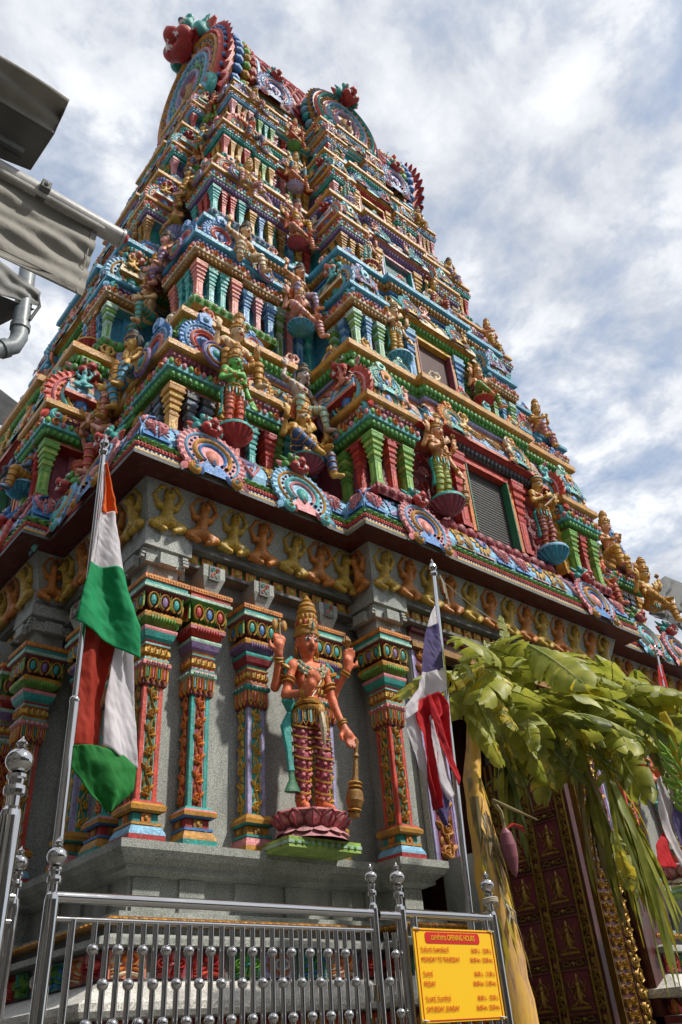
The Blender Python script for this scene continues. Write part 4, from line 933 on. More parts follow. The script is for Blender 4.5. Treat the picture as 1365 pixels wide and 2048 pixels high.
for j, (X_, inbay) in enumerate(((2.90, 0), (3.90, 0), (4.72, 9), (5.30, 1), (6.8, 9), (8.28, 1), (9.90, 0), (10.70, 0))):
    if inbay == 9: continue
    arch(lip('front', X_ - 2.54, bayout=.27 * inbay) @ RX(-14), .345, (0, 1, 0, 0, 1, 0, 1, 0)[j], G, beast=(0, 1, 0, 0, 1, 0, 1, 0)[j])
for j, (Y_, inbay) in enumerate(((5.58, 0), (6.42, 0), (7.35, 1), (8.85, 1), (9.8, 0))):
    arch(lip('left', 11.01 - Y_, bayout=.27 * inbay) @ RX(-14), .345, (0, 1, 4, 1, 0)[j], G, beast=(0, 1, 3, 1, 0)[j])

# ---- painted columns of the lower storey
COLZ = 2.702
VAR = [dict(b1='red', b2='sky', b3='gold', blk='teal', blk2='orange', shaft='scarlet', vine=('dgreen', 'gold'), fr='pink', fr2='teal', s1='turq', s2='gold', s3='red', s4='teal', s5='pink', roll='leafgreen', rim='gold', lot=('maroon', 'teal', 'purple')),
       dict(b1='teal', b2='gold', b3='blue', blk='red', blk2='ochre', shaft='teal', vine=('crimson', 'orange'), fr='mint', fr2='sky', s1='teal', s2='pink', s3='gold', s4='purple', s5='mint', roll='red', rim='pink', lot=('green', 'red', 'blue')),
       dict(b1='gold', b2='pink', b3='teal', blk='gold', blk2='ochre', shaft='lilac', vine=('teal', 'yellow'), fr='teal', fr2='pink', s1='gold', s2='pink', s3='teal', s4='crimson', s5='teal', roll='purple', rim='gold', lot=('wine', 'teal', 'blue'))]
def column_parts(v, w=.24):
    h = w / 2; R_ = {}
    b = MB(); q = lambda *p: b.lathe(list(p), 4, 'red', rot=PI / 4)
    q((h + .055, 0), (h + .055, .04, v['b1'])); q((h + .055, .041), (h + .05, .06, v['b2']), (h + .02, .105, v['b2'])); q((h + .028, .107), (h + .028, .125, v['b3']))
    q((h + .0, .127), (h + .0, .19, v['blk'])); q((h + .02, .191), (h + .05, .205, v['b3']), (h + .055, .235, 'gold'), (h + .03, .255, v['rim']), (h + .012, .275, v['b1'])); q((h + .012, .275), (0.0, .276, v['b1']))
    for j in range(8):
        for r in range(4): b.add(*_petal_geo(-.13 + .037 * j, .045, .055, .016), 'white' if j % 2 else v['b2'], RZ(90 * r) @ T_((0, -h - .05, 0)) @ RX(-20))
    for r in range(4):
        t = MB(); t.plate([(-.045, 0), (.045, 0), (.045, .055), (-.045, .055)], .012, v['blk2']); t.dome(0, .027, .022, .022, .014, 'gold', .012, 6); b.merge(t, RZ(90 * r) @ T_((0, -h, .131)))
    R_['column_base'] = b.mesh('column_base', ang=30)
    s = MB(); z0, z1 = .276, 1.14
    s.box((0, 0, (z0 + z1) / 2), (w - .012, w - .012, z1 - z0), 'white')
    for r in range(4):
        for q_ in (-1, 1):
            s.box((q_ * (h - .030), -h + .004, (z0 + z1) / 2), (.038, .014, z1 - z0 - .002), v['shaft'], RZ(90 * r)); s.box((q_ * (h - .006), -h + .004, (z0 + z1) / 2), (.010, .017, z1 - z0 - .004), v['shaft'], RZ(90 * r))
    R_['column_shaft'] = s.mesh('column_shaft', False)
    R_['vine_panel'] = cached(('vine', v['vine']), lambda: m_vine(w - .125, z1 - z0 - .01, v['vine'][0], v['vine'][1], 6).mesh('vine_panel'))
    c = MB(); q = lambda *p: c.lathe(list(p), 4, 'red', rot=PI / 4)
    q((h, 1.13), (h + .006, 1.14, 'maroon'), (h + .008, 1.27, 'maroon')); q((h + .012, 1.271), (h + .03, 1.285, v['fr']), (h + .03, 1.315, v['fr']), (h + .01, 1.33, v['s2'])); q((h + .012, 1.331), (h + .012, 1.345, v['s1']), (h + .002, 1.35, v['s2']), (h + .002, 1.362, v['s2']))
    q((h - .01, 1.363), (h + .02, 1.385, 'gold'), (h + .015, 1.42, 'yellow'), (h - .005, 1.44, 'ochre')); q((h + .0, 1.44), (h + .015, 1.455, v['s2']), (h + .015, 1.468, v['s1']), (h + .0, 1.472, v['s3']), (h + .012, 1.49, v['s3']))
    q((h + .012, 1.49), (h + .035, 1.515, v['s4']), (h + .055, 1.56, v['s4']), (h + .06, 1.575, v['s5']), (h + .06, 1.59, v['s5']), (h + .02, 1.595, v['s3'])); q((h + .01, 1.595), (h + .02, 1.61, v['s3']), (h + .06, 1.635, v['roll']), (h + .085, 1.66, v['roll']), (h + .09, 1.69, v['rim']), (h + .07, 1.715, 'gold'), (h + .01, 1.73, v['lot'][0]))
    for r in range(4):
        t = MB(); n = 4
        for j in range(n):        # looped bead fringe
            u = -h + w * (j + .5) / n; t.rib([(u - w / n * .38, 1.272), (u - w / n * .36, 1.18), (u, 1.145), (u + w / n * .36, 1.18), (u + w / n * .38, 1.272)], .013, .018, 'orange' if j % 2 else 'yellow', 0, False)
            t.rib([(u, 1.265), (u, 1.185)], .018, .014, v['fr2'] if j % 2 == 0 else 'pink', 0, False)
        for j in range(9): t.dome(-h - .02 + (w + .04) * (j + .5) / 9, 1.66, .015, .028, .014, v['roll'], .075, 6); t.dome(-h + w * (j + .5) / 9, 1.30, .010, .014, .010, 'white' if j % 2 else v['fr'], .03, 6)
        for j in range(4): t.petal(-h + w * (j + .5) / 4, 1.375, PI / 2, .06, .024, .016, 'yellow', .012, 'red')
        c.merge(t, RZ(90 * r) @ T_((0, -h - .008, 0)))
    R_['capital'] = c.mesh('capital', ang=30)
    a = MB(); q = lambda *p: a.lathe(list(p), 4, 'red', rot=PI / 4)
    q((h - .01, 1.73), (h + .01, 1.76, v['lot'][0]), (h + .06, 1.85, v['lot'][0]), (h + .125, 1.895, v['lot'][0])); q((h + .125, 1.895), (h + .135, 1.90, 'mint'), (h + .135, 1.925, 'mint'), (h + .12, 1.93, 'wine'), (h + .12, 1.965, v['lot'][1]), (h + .135, 1.97, 'orange'), (h + .135, 2.01, 'orange'), (0, 2.012, 'orange'))
    for r in range(4):
        t = MB()
        for j in range(3):
            u = (-1 + j) * .128; cc = v['lot'][1 + (j % 2)]
            t.rib(arc(u, 1.80, .056, -75, 255, 11, 1.25), .020, .022, 'gold', .03, False); t.dome(u, 1.805, .036, .052, .026, cc, .028, 8); t.rib([(u + .064, 1.74), (u + .064, 1.87)], .012, .016, 'leafgreen', .035, False)
        for j in range(15): t.dome(-.235 + .47 * (j + .5) / 15, 1.99, .011, .012, .008, 'yellow', .075, 6)
        a.merge(t, RZ(90 * r) @ T_((0, -h - .06, 0)) @ T_((0, 0, 1.80)) @ RX(0) @ T_((0, 0, -1.80)))
    R_['flared_bracket'] = a.mesh('flared_bracket', ang=30)
    return R_
def _petal_geo(x, z, L, w):
    return [(x - w, 0, z), (x + w, 0, z), (x + w, 0, z + L * .5), (x, -.006, z + L), (x - w, 0, z + L * .5)], [(0, 1, 2, 3, 4)]
CPT = [column_parts(v) for v in VAR]
def column(M, vi, label=None):
    c = CPT[vi]; MS = M @ S_(.84, .84, 1); o = ob('painted_column', c['column_shaft'], G, MS)
    if label: o['label'] = label
    for nme in ('column_base', 'capital', 'flared_bracket'): ob(nme, c[nme], o, M)
    for r in (0, -90, 90): ob('vine_panel', c['vine_panel'], o, MS @ RZ(r) @ T_((0, -.121, .281)))
    return o
fr = (2.54, 5.19, 11.06, 11.01)
def colpos(face, u, bay=0): return frame(face, fr) @ T_((u, -bay * .27 + .055 + .10, COLZ)) @ S_(.80, .85, 1)
for X_, vi, bay in ((2.715, 0, 0), (3.13, 1, 0), (3.66, 2, 0), (4.40, 2, 0), (4.995, 0, 1), (8.605, 0, 1), (9.20, 2, 0), (9.95, 2, 0), (10.46, 1, 0), (10.88, 0, 0)):
    column(colpos('front', X_ - 2.54, bay), vi)
for Y_, vi, bay in ((5.78, 1, 0), (6.35, 2, 0), (6.995, 0, 1), (7.55, 1, 1), (8.6, 2, 1), (9.21, 0, 1), (9.9, 2, 0), (10.4, 1, 0)):
    column(colpos('left', 11.01 - Y_, bay), vi)
# stone brackets with painted flower bosses above the columns
def stone_bracket(w):
    m = MB(); 
    m.box((0, 0, -.06), (w * .62, .30, .14), 'granite'); m.box((0, -.03, .06), (w, .36, .12), 'granite')
    m.add([(-w * .5, -.21, .0), (w * .5, -.21, .0), (w * .31, -.15, -.13), (-w * .31, -.15, -.13), (-w * .5, .15, .0), (w * .5, .15, .0), (w * .31, .15, -.13), (-w * .31, .15, -.13)], [(0, 1, 2, 3), (1, 5, 6, 2), (4, 0, 3, 7), (3, 2, 6, 7)], 'granite')
    m.plate([(-.075, -.035), (.075, -.035), (.075, .115), (-.075, .115)], .012, 'granite_dark', .212)
    for i, (a, b_) in enumerate(((-1, -1), (1, -1), (-1, 1), (1, 1))):
        m.rib(spiral(a * .032, .04 + b_ * .032, .026, 1.2, 0, 1, .2, 9), .014, .012, ('pink', 'mint', 'teal', 'red')[i], .224); m.dome(a * .032, .04 + b_ * .032, .010, .010, .014, 'gold', .224, 6)
    m.dome(0, .04, .012, .012, .016, 'orange', .224, 6); return m.mesh('stone_bracket', False)
SBm = stone_bracket(.30)
def big_corbel():
    m = MB(); m.box((0, 0, .33), (.44, .44, .22), 'granite'); m.box((0, 0, .16), (.36, .36, .14), 'granite'); m.box((0, 0, .02), (.28, .28, .16), 'granite')
    m.lathe([(.13, -.06), (.15, .09), (.19, .22), (.235, .26)], 8, 'granite', rot=PI / 8)
    for r in range(4):
        for j in range(4): m.box((.165, -.215 + .008 * j, .12 + j * .035), (.05, .03, .02), 'granite', RZ(90 * r))
        m.box((0, -.215, .12), (.16, .05, .10), 'granite', RZ(90 * r))
    return m.mesh('corner_corbel', False)
CBm = big_corbel()
for X_ in (3.14, 3.66, 4.40, 9.20, 9.95, 10.46): ob('stone_bracket', SBm, G, frame('front', fr) @ T_((X_ - 2.54, .08, 4.85)) @ S_(.72, .72, .9))
for Y_ in (5.78, 6.35, 7.55, 8.6, 9.9, 10.4): ob('stone_bracket', SBm, G, frame('left', fr) @ T_((11.01 - Y_, .06 - (.27 if 6.9 < Y_ < 9.3 else 0), 4.85)) @ S_(.72, .72, .9))
for P_ in ((2.70, 5.35), (4.98, 5.08), (8.62, 5.08), (10.9, 5.35), (2.43, 7.0), (2.43, 9.2)): ob('corner_corbel', CBm, G, T_((P_[0], P_[1], 4.76)))

# ---- doorway of the central bay
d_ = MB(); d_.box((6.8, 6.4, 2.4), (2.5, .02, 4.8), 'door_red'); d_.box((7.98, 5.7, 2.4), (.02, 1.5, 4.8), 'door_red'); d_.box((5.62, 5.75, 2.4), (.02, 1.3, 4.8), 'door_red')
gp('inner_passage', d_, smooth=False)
o_ = MB(); o_.box((6.8, 5.075, 4.83), (2.9, .12, .26), 'brown'); o_.box((6.8, 5.02, 4.74), (2.9, .08, .06), 'ochre'); o_.box((6.8, 5.0, 4.90), (2.9, .05, .04), 'maroon'); gp('door_lintel', o_, smooth=False)
def door_frame(mat='brass'):
    h = 2.05; m = MB(); m.box((0, 0, h / 2), (.34, .07, h), 'granite')
    for q in (-1, 1): m.box((q * .145, -.042, h / 2), (.028, .018, h - .01), 'lilac'); m.box((q * .115, -.040, h / 2), (.02, .014, h - .01), 'purple')
    v = m_vine(.20, h - .02, 'maroon', 'amber', 11); m.merge(v, T_((0, -.047, .01)))
    for i in range(26): m.ball((0, -.068, .06 + i * .076), (.012, .012, .026), 'gold', 6, 4)
    return m.mesh('door_frame')
DF = door_frame()
for X_ in (5.53, 8.07): ob('door_frame', DF, G, T_((X_, 5.085, 2.72)))
# ---- open door leaf with embossed panels, seen edge to street
LX = 7.15
dl = MB(); dl.box((LX + .04, 5.32, 2.35), (.07, .98, 3.3), 'door_red')
leaf = part('door_leaf', dl, G, I4, smooth=False)
rl_ = MB()
for y in (4.87, 4.96, 5.305, 5.395, 5.73, 5.81): rl_.box((LX - .006, y, 2.35), (.022, .014, 3.28), 'brass')
for i in range(8):
    for z in (.66, .745): rl_.box((LX - .006, 5.35, z + .44 * i - .05), (.018, .95, .010), 'maroon')
part('door_rails', rl_, leaf, I4, smooth=False)
def deity_emboss():
    m = MB(); m.plate([(-.14, 0), (.14, 0), (.14, .32), (-.14, .32)], .004, 'maroon')
    m.petal(0, .06, PI / 2, .17, .034, .03, 'brass'); m.dome(0, .215, .024, .030, .03, 'brass'); m.petal(0, .24, PI / 2, .07, .016, .02, 'brass')
    for q in (-1, 1):
        m.rib([(0, .10), (q * .06, .055), (q * .10, .05)], .03, .025, 'brass'); m.rib([(q * .02, .18), (q * .07, .15), (q * .075, .205)], .016, .02, 'brass'); m.rib([(q * .02, .17), (q * .06, .11), (q * .03, .09)], .016, .02, 'brass'); m.rib([(q * .02, .19), (q * .09, .20), (q * .10, .25)], .012, .018, 'brass')
    m.rib([(-.11, .03), (.11, .03)], .03, .02, 'brass', 0, False); m.rib(arc(0, .20, .055, 0, 180, 9), .01, .012, 'brass', 0, False); return m
pm = MB(); pm.merge(deity_emboss())
for q in range(15):
    for s_ in (-1, 1): pm.dome(s_ * .155, .01 + q * .0222, .008, .008, .012, 'brass', 0, 5)
for q in range(14):
    for z in (-.012, .335): pm.dome(-.146 + q * .0225, z, .008, .008, .012, 'brass', 0, 5)
pme = pm.mesh('embossed_panel'); bd = MB()
for s_ in (-1, 1): bd.rib([(s_ * .02, 0), (s_ * .09, .02), (s_ * .12, -.015), (s_ * .05, -.02), (s_ * .02, .01)], .014, .014, 'brass')
bd.dome(0, 0, .02, .02, .02, 'brass'); bdm = bd.mesh('embossed_scroll')
vb = MB(); vb.merge(m_vine(.07, .36, 'door_red', 'brass', 4)); vbm = vb.mesh('embossed_border'); rs = MB(); 
for j in range(8): rs.petal(0, 0, j * PI / 4, .035, .012, .014, 'brass')
rsm = rs.mesh('door_boss')
MX = lambda y, z: T_((LX, y, z)) @ RZ(-90)
for i in range(7):
    z = .72 + .44 * i
    for y in (5.14, 5.56):
        ob('embossed_panel', pme, leaf, MX(y, z)); ob('embossed_scroll', bdm, leaf, MX(y, z + .385))
    for y in (4.915, 5.35, 5.775): ob('embossed_border', vbm, leaf, MX(y, z - .01)); ob('door_boss', rsm, leaf, MX(y, z + .385))
# inner gilded jambs to the right of the leaf
gj = MB(); gj.box((7.62, 5.02, 2.4), (.24, .16, 4.6), 'brass'); gj.merge(m_whorl(.22, 4.4, 'door_red', 'brass', 'brass', .10), T_((7.62, 4.935, .1))); gp('gilded_jamb', gj)
gk = MB(); gk.merge(m_vine(.16, 4.4, 'door_red', 'brass', 34), T_((7.84, 4.93, .1))); gk.box((7.84, 5.02, 2.4), (.18, .16, 4.6), 'brass')
for i in range(30): gk.ball((7.84, 4.90, .2 + i * .15), (.02, .015, .04), 'brass', 7, 5)
gp('gilded_jamb', gk)
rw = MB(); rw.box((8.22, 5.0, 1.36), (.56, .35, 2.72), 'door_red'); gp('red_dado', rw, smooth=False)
# stone cheek wall beside the steps
cw = MB(); cw.box((5.59, 4.86, 1.37), (.18, .50, 2.76), 'granite'); gp('stair_cheek_wall', cw, smooth=False)
# ================================================================== STOREYS OF THE TOWER
BZ = [5.65, 8.40, 10.90, 13.10, 15.10, 16.95]
TP = [dict(wall='wine', lotus='crimson', cap='red', oval='char', mould='red', kap='sky', band=('sky', 'orange', 'lilac'), leaf='green', beam='gold', trim='salmon', pil=('gold', 'char', 'red', 'teal', 'leafgreen'), roll='turq', bead='wine', dome='leafgreen', ink='azure', win='louvre_dark', wfr=('orange', 'scarlet', 'dgreen'), whorl=('maroon', 'rose', 'red'),
           mot=[('t1a', lambda: m_leaf('turq', 'pink', 'cream')), ('t1b', lambda: m_shell('teal', 'gold', 'mint')), ('t1c', lambda: m_scroll('lilac', 'gold', 'turq'))], kud=(7, 8, 6, 4, 2)),
      dict(wall='azure', lotus='green', cap='turq', oval='green', mould='gold', kap='cream', band=('rose', 'sky', 'blue'), leaf='ochre', beam='azure', trim='cream', pil=('salmon', 'teal', 'sky', 'rose', 'mint'), roll='cream', bead='navy', dome='salmon', ink='ochre', win='louvre_brown', wfr=('gold', 'yellow', 'wine'), whorl=('dgreen', 'leafgreen', 'lime'),
           mot=[('t2a', lambda: m_scroll('gold', 'turq', 'pink')), ('t2b', lambda: m_leaf('cream', 'gold', 'azure')), ('t2c', lambda: m_shell('teal', 'yellow', 'lime'))], kud=(5, 9, 6, 0, 4)),
      dict(wall='teal', lotus='slate', cap='sky', oval='purple', mould='salmon', kap='sky', band=('cream', 'purple', 'navy'), leaf='purple', beam='gold', trim='cream', pil=('teal', 'red', 'gold', 'blue', 'ochre'), roll='mint', bead='purple', dome='turq', ink='red', win='louvre_teal', wfr=('lilac', 'rose', 'teal'), whorl=('wine', 'pink', 'rose'),
           mot=[('t3a', lambda: m_shell('leafgreen', 'pink', 'cream')), ('t3b', lambda: m_scroll('gold', 'azure', 'gold')), ('t3c', lambda: m_leaf('sky', 'white', 'orange'))], kud=(8, 5, 3, 1, 0)),
      dict(wall='purple', lotus='teal', cap='sky', oval='red', mould='gold', kap='turq', band=('pink', 'sky', 'lilac'), leaf='teal', beam='gold', trim='turq', pil=('red', 'gold', 'gold', 'leafgreen', 'rose'), roll='turq', bead='ochre', dome='blue', ink='navy', win='louvre_dark', wfr=('gold', 'yellow', 'red'), whorl=('navy', 'sky', 'lilac'),
           mot=[('t4a', lambda: m_leaf('sky', 'gold', 'pink')), ('t4b', lambda: m_scroll('rose', 'sky', 'gold')), ('t4c', lambda: m_shell('turq', 'red', 'cream'))], kud=(6, 7, 4, 2, 8)),
      dict(wall='azure', lotus='pink', cap='turq', oval='turq', mould='cream', kap='leafgreen', band=('turq', 'sky', 'gold'), leaf='sky', beam='gold', trim='teal', pil=('rose', 'ochre', 'green', 'teal', 'red'), roll='sky', bead='green', dome='pink', ink='teal', win='louvre_dark', wfr=('gold', 'yellow', 'red'), whorl=('dgreen', 'gold', 'ochre'),
           mot=[('t5a', lambda: m_scroll('sky', 'red', 'cream')), ('t5b', lambda: m_leaf('mint', 'gold', 'pink')), ('t5c', lambda: m_scroll('pink', 'teal', 'cream'))], kud=(3, 0, 9, 6, 2))]
def rect_at(t): return (2.17 + 2.0 * t, 4.80 + 1.85 * t, 11.43 - 2.0 * t, 11.40 - 1.85 * t)
def bayhw(t): return 2.48 - 1.78 * t
def bayhd(t): return 1.55 - .75 * t
def pillar(h, w, a, b_):
    m = MB(); P_ = [(w * .62, 0, a), (w * .62, h * .06, a), (w * .5, h * .07, a), (w * .5, h * .44, a)]
    z = .44
    for k_, e in enumerate((.50, .58, .66, .78, .92)):
        c = (a, b_)[k_ % 2]; P_ += [(w * (e + .06), h * (z + .015), c), (w * (e + .10), h * (z + .05), c), (w * (e - .04), h * (z + .055), c), (w * (e - .02), h * (z + .10), c)]; z += .104
    P_ += [(w * .95, h * .97, a), (w * .95, h, a)]
    m.lathe([(p[0] / 1.35, p[1], p[2]) for p in P_], 4, a, rot=PI / 4)
    for r in range(4):
        t = MB(); t.box((0, -w * .37, h * .25), (w * .28, .008, h * .32), b_); m.merge(t, RZ(90 * r))
    return m
LIGHT = dict(gold='yellow', char='slate', red='scarlet', teal='turq', leafgreen='lime', salmon='pink', sky='blue', rose='pink', mint='leafgreen', blue='sky', ochre='gold', green='leafgreen')
def pillar_me(h, w, c): return cached(('pil', round(h, 3), round(w, 3), c), lambda: pillar(h, w, c, LIGHT.get(c, 'white')).mesh('pillar', False))
def rectP(w, d): return [(-w / 2, -d / 2), (w / 2, -d / 2), (w / 2, d / 2), (-w / 2, d / 2)]
def pavilion_mesh(i, w, d, s, sala):
    p = TP[i]; P_ = rectP(w, d); Z = lambda z: z * s; o = lambda x: x * s
    pr = [(o(.0), 0, p['lotus']), (o(.03), Z(.07), p['lotus']), (o(.0), Z(.15), p['lotus']), (o(-.20), Z(.16), p['trim']), (o(-.20), Z(.84), p['wall']), (o(-.02), Z(.86), p['cap']), (o(-.02), Z(.90), p['trim']), (o(.03), Z(.905), p['leaf']), (o(.05), Z(.97), p['leaf']), (o(.08), Z(.98), p['roll']), (o(.09), Z(1.03), p['roll']), (o(.05), Z(1.10), p['kap']), (o(.0), Z(1.13), p['roll']), (o(.0), Z(1.155), p['ink']), (o(.02), Z(1.16), p['bead']), (o(.05), Z(1.24), p['bead']),
          (o(.08), Z(1.25), p['beam']), (o(.10), Z(1.27), p['beam']), (o(.10), Z(1.34), p['beam']), (o(-.02), Z(1.345), p['beam'])]
    m = sweep(P_, pr, closed_top=p['beam'])
    b = MB(); b.dome(0, 0, .030 * s, .045 * s, .03 * s, p['leaf'], 0, 7); m.merge(bead_row(P_, o(.035), Z(.937), .065 * s, b, False))
    b = MB(); b.dome(0, 0, .026 * s, .038 * s, .026 * s, p['bead'], 0, 7); m.merge(bead_row(P_, o(.03), Z(1.20), .06 * s, b, False))
    b = MB(); b.dome(0, 0, .055 * s, .06 * s, .04 * s, p['lotus'], 0, 8); b.dome(0, 0, .035 * s, .03 * s, .05 * s, 'rose', 0, 7); m.merge(bead_row(P_, o(.01), Z(.075), .13 * s, b, False))
    b = MB(); b.rib(spiral(0, 0, .050 * s, 1.2, 1, 1, .2, 8), .025 * s, .03 * s, 'orange'); b.dome(.08 * s, 0, .03 * s, .045 * s, .03 * s, 'pink', 0, 7); b.dome(-.08 * s, 0, .03 * s, .045 * s, .03 * s, p['dome'], 0, 7); m.merge(bead_row(P_, o(.085), Z(1.045), .24 * s, b, False))
    if not sala:      # square lotus dome
        m.merge(sweep(P_, [(o(-.06), Z(1.345), 'teal'), (o(-.03), Z(1.40), p['roll']), (o(-.06), Z(1.46), 'teal'), (o(-.05), Z(1.47), p['bead']), (o(-.04), Z(1.53), 'purple'), (o(-.08), Z(1.57), 'purple')] + [(o(-.05 - .0 + .0) - (w / 2 - .02) * (1 - math.cos(a)), Z(1.57) + s * .30 * math.sin(a), p['dome']) for a in [PI / 2 * k_ / 6 for k_ in range(0, 7)]], closed_top=p['dome']))
        b = MB(); b.rib(spiral(0, 0, .045 * s, 1.1, 0, 1, .2, 8), .028 * s, .028 * s, p['dome']); m.merge(bead_row(P_, o(-.065), Z(1.65), .12 * s, b, False))
        m.lathe([(.09 * s, Z(1.84)), (.10 * s, Z(1.88)), (.05 * s, Z(1.92)), (.075 * s, Z(1.97)), (.03 * s, Z(2.02)), (.001, Z(2.12))], 10, 'gold')
    else:             # barrel roof along x
        A = arc(0, 1.345 * s, d * .46, 0, 180, 10, 1.15); n = len(A)
        vs = [(-w * .44, x, z) for x, z in A] + [(w * .44, x, z) for x, z in A]
        m.add(vs, [(j, j + 1, n + j + 1, n + j) for j in range(n - 1)], p['dome']); m.add(vs, [tuple(range(n)), tuple(range(n, 2 * n))[::-1]], p['ink'])
        for k_ in (-.3, 0, .3): m.tube([(w * k_, x * 1.02, 1.345 * s + (z - 1.345 * s) * 1.02) for x, z in A], .022 * s, 'gold', 5)
        for k_ in (-.25, 0, .25): m.lathe([(.035 * s, 0), (.045 * s, .03 * s), (.02 * s, .06 * s), (.001, .12 * s)], 7, 'gold', c=(w * k_, 0)) if False else None
    return m
def pavilion(i, M, w, d, s, sala, pc, gables=()):
    me = cached(('pav', i, round(w, 3), round(d, 3), sala), lambda: pavilion_mesh(i, w, d, s, sala).mesh('pavilion', ang=35))
    o = ob('miniature_shrine', me, G, M); p = TP[i]
    ph, pw = .70 * s, .125 * s
    xs = (-w / 2 + .08 * s, -w / 2 + .27 * s, w / 2 - .27 * s, w / 2 - .08 * s) if w > .65 * s else ((-w / 2 + .07 * s, 0, w / 2 - .07 * s) if w > .5 * s else (-w / 2 + .07 * s, w / 2 - .07 * s))
    cols = [pc[0], pc[1], pc[1], pc[0]] if len(xs) == 4 else ([pc[0], pc[1], pc[0]] if len(xs) == 3 else [pc[0], pc[0]])
    for r in (0, -90):
        ww, dd = (w, d) if r == 0 else (d, w)
        X = xs if r == 0 or abs(w - d) < .01 else (-ww / 2 + .07 * s, ww / 2 - .07 * s)
        for j, x in enumerate(X):
            if r == -90 and j == len(X) - 1: continue
            c = cols[min(j, len(cols) - 1)]
            ob('pillar', pillar_me(ph, pw * (1 if c == pc[0] else .8), c), o, M @ RZ(r) @ T_((x, -dd / 2 + .07 * s, .155 * s)))
    for (r, ci, R_, bs, fin) in gables:
        dd = d if r == 0 else w
        q = arch(M @ RZ(r) @ T_((0, -dd / 2 + (.02 * s if not sala else -.0), (1.60 if not sala else 1.36) * s + (R_ * .35 if sala else 0))), R_, ci, o, beast=bs, fin=fin)
    return o
dwf = []
for cs_ in (('skin_yellow', 'black', 'gold'), ('skin_pink', 'black', 'teal'), ('salmon', 'black', 'gold'), ('turq', 'black', 'red'), ('cream', 'black', 'blue')):
    m_ = dw[0].copy(); dwf.append(m_)
    for q, x in enumerate(cs_): m_.materials[q] = mt(x)
for i in range(5):
    p = TP[i]; z0, z1 = BZ[i], BZ[i + 1]; H = z1 - z0; s = H / 2.75; tb = (z1 - 5.65) / 11.3; R0 = rect_at(tb); Wd, D = R0[2] - R0[0], R0[3] - R0[1]
    gi = .30 * s; hw, hd = bayhw(tb), bayhd(tb)
    bw = gi + .42 * s
    RI = (R0[0] + gi, R0[1] + gi, R0[2] - gi, R0[3] - gi); wi, di = RI[2] - RI[0], RI[3] - RI[1]
    P_ = stepped(*RI, bw, fx=((CX - hw - RI[0]) / wi, (CX + hw - RI[0]) / wi), fy=((CY - hd - RI[1]) / di, (CY + hd - RI[1]) / di), e2=.10 * s)
    Z = lambda h: z0 + h * s; o = lambda x: x * s
    lo = [(o(-.05), Z(.45), p['lotus'])] if i == 0 else [(o(.06), Z(-.02), p['beam']), (o(-.05), Z(.0), p['band'][1]), (o(-.05), Z(.08), p['band'][0]), (o(.0), Z(.12), p['trim']), (o(.0), Z(.16), p['trim']), (o(-.06), Z(.17), p['kap']), (o(-.06), Z(.36), p['kap']), (o(.02), Z(.38), p['leaf']), (o(.02), Z(.42), p['leaf']), (o(-.05), Z(.45), p['lotus'])]
    pr = lo + [(o(.02), Z(.48), p['lotus']), (o(.04), Z(.55), p['lotus']), (o(.0), Z(.62), p['lotus']), (o(-.12), Z(.65), p['wall']), (o(-.12), Z(1.74), p['wall']), (o(-.02), Z(1.76), p['trim']), (o(-.02), Z(1.80), p['mould']), (o(.02), Z(1.81), p['oval']), (o(.05), Z(1.91), p['oval']), (o(.10), Z(1.93), p['mould']), (o(.13), Z(1.94), p['mould']), (o(.13), Z(1.99), p['trim'])] + \
         arcprof(o(.12), Z(2.0), o(-.08), Z(2.30), p['kap'], 5, .8) + [(o(-.04), Z(2.305), p['roll']), (o(-.03), Z(2.34), p['band'][0]), (o(-.06), Z(2.36), p['ink']), (o(-.02), Z(2.365), p['band'][1]), (o(-.02), Z(2.41), p['band'][1]), (o(.02), Z(2.42), p['band'][2]), (o(.02), Z(2.46), p['band'][2]), (o(.05), Z(2.47), p['leaf']), (o(.08), Z(2.58), p['leaf']), (o(.12), Z(2.60), p['beam']), (o(.14), Z(2.62), p['beam']), (o(.14), Z(2.70), p['beam']), (o(.10), Z(2.75), p['beam'])]
    gp('storey_body', sweep(P_, pr, closed_top=p['beam']), ang=30)
    b = MB(); b.dome(0, 0, .033 * s, .055 * s, .035 * s, p['oval'], 0, 7); gp('oval_bead_row', bead_row(P_, o(.035), Z(1.865), .075 * s, b), kind='stuff')
    b = MB(); b.dome(0, 0, .034 * s, .058 * s, .04 * s, p['leaf'], 0, 7); gp('leaf_bead_row', bead_row(P_, o(.065), Z(2.525), .075 * s, b), kind='stuff')
    b = MB(); b.dome(0, 0, .075 * s, .075 * s, .05 * s, p['lotus'], 0, 8); b.dome(0, .0, .045 * s, .03 * s, .06 * s, 'rose', -.01, 7)
    if i < 1:
        bm = b.mesh('lotus_petal')
        for a, d, l, rot in edges(P_, o(.02)):
            if rot == 180: continue
            n = max(1, round(l / (.16 * s)))
            for q in range(n): t = (q + .5) * l / n; ob('lotus_petal', bm, G, T_((a[0] + d[0] * t, a[1] + d[1] * t, Z(.55))) @ RZ(rot))
    else: gp('lotus_petal_row', bead_row(P_, o(.02), Z(.55), .16 * s, b), kind='stuff')
    motif_row(P_, (0, -90, 90), p['mot'], .36 * s, o(.12), Z(2.0), o(-.08), Z(2.30), .8, G)
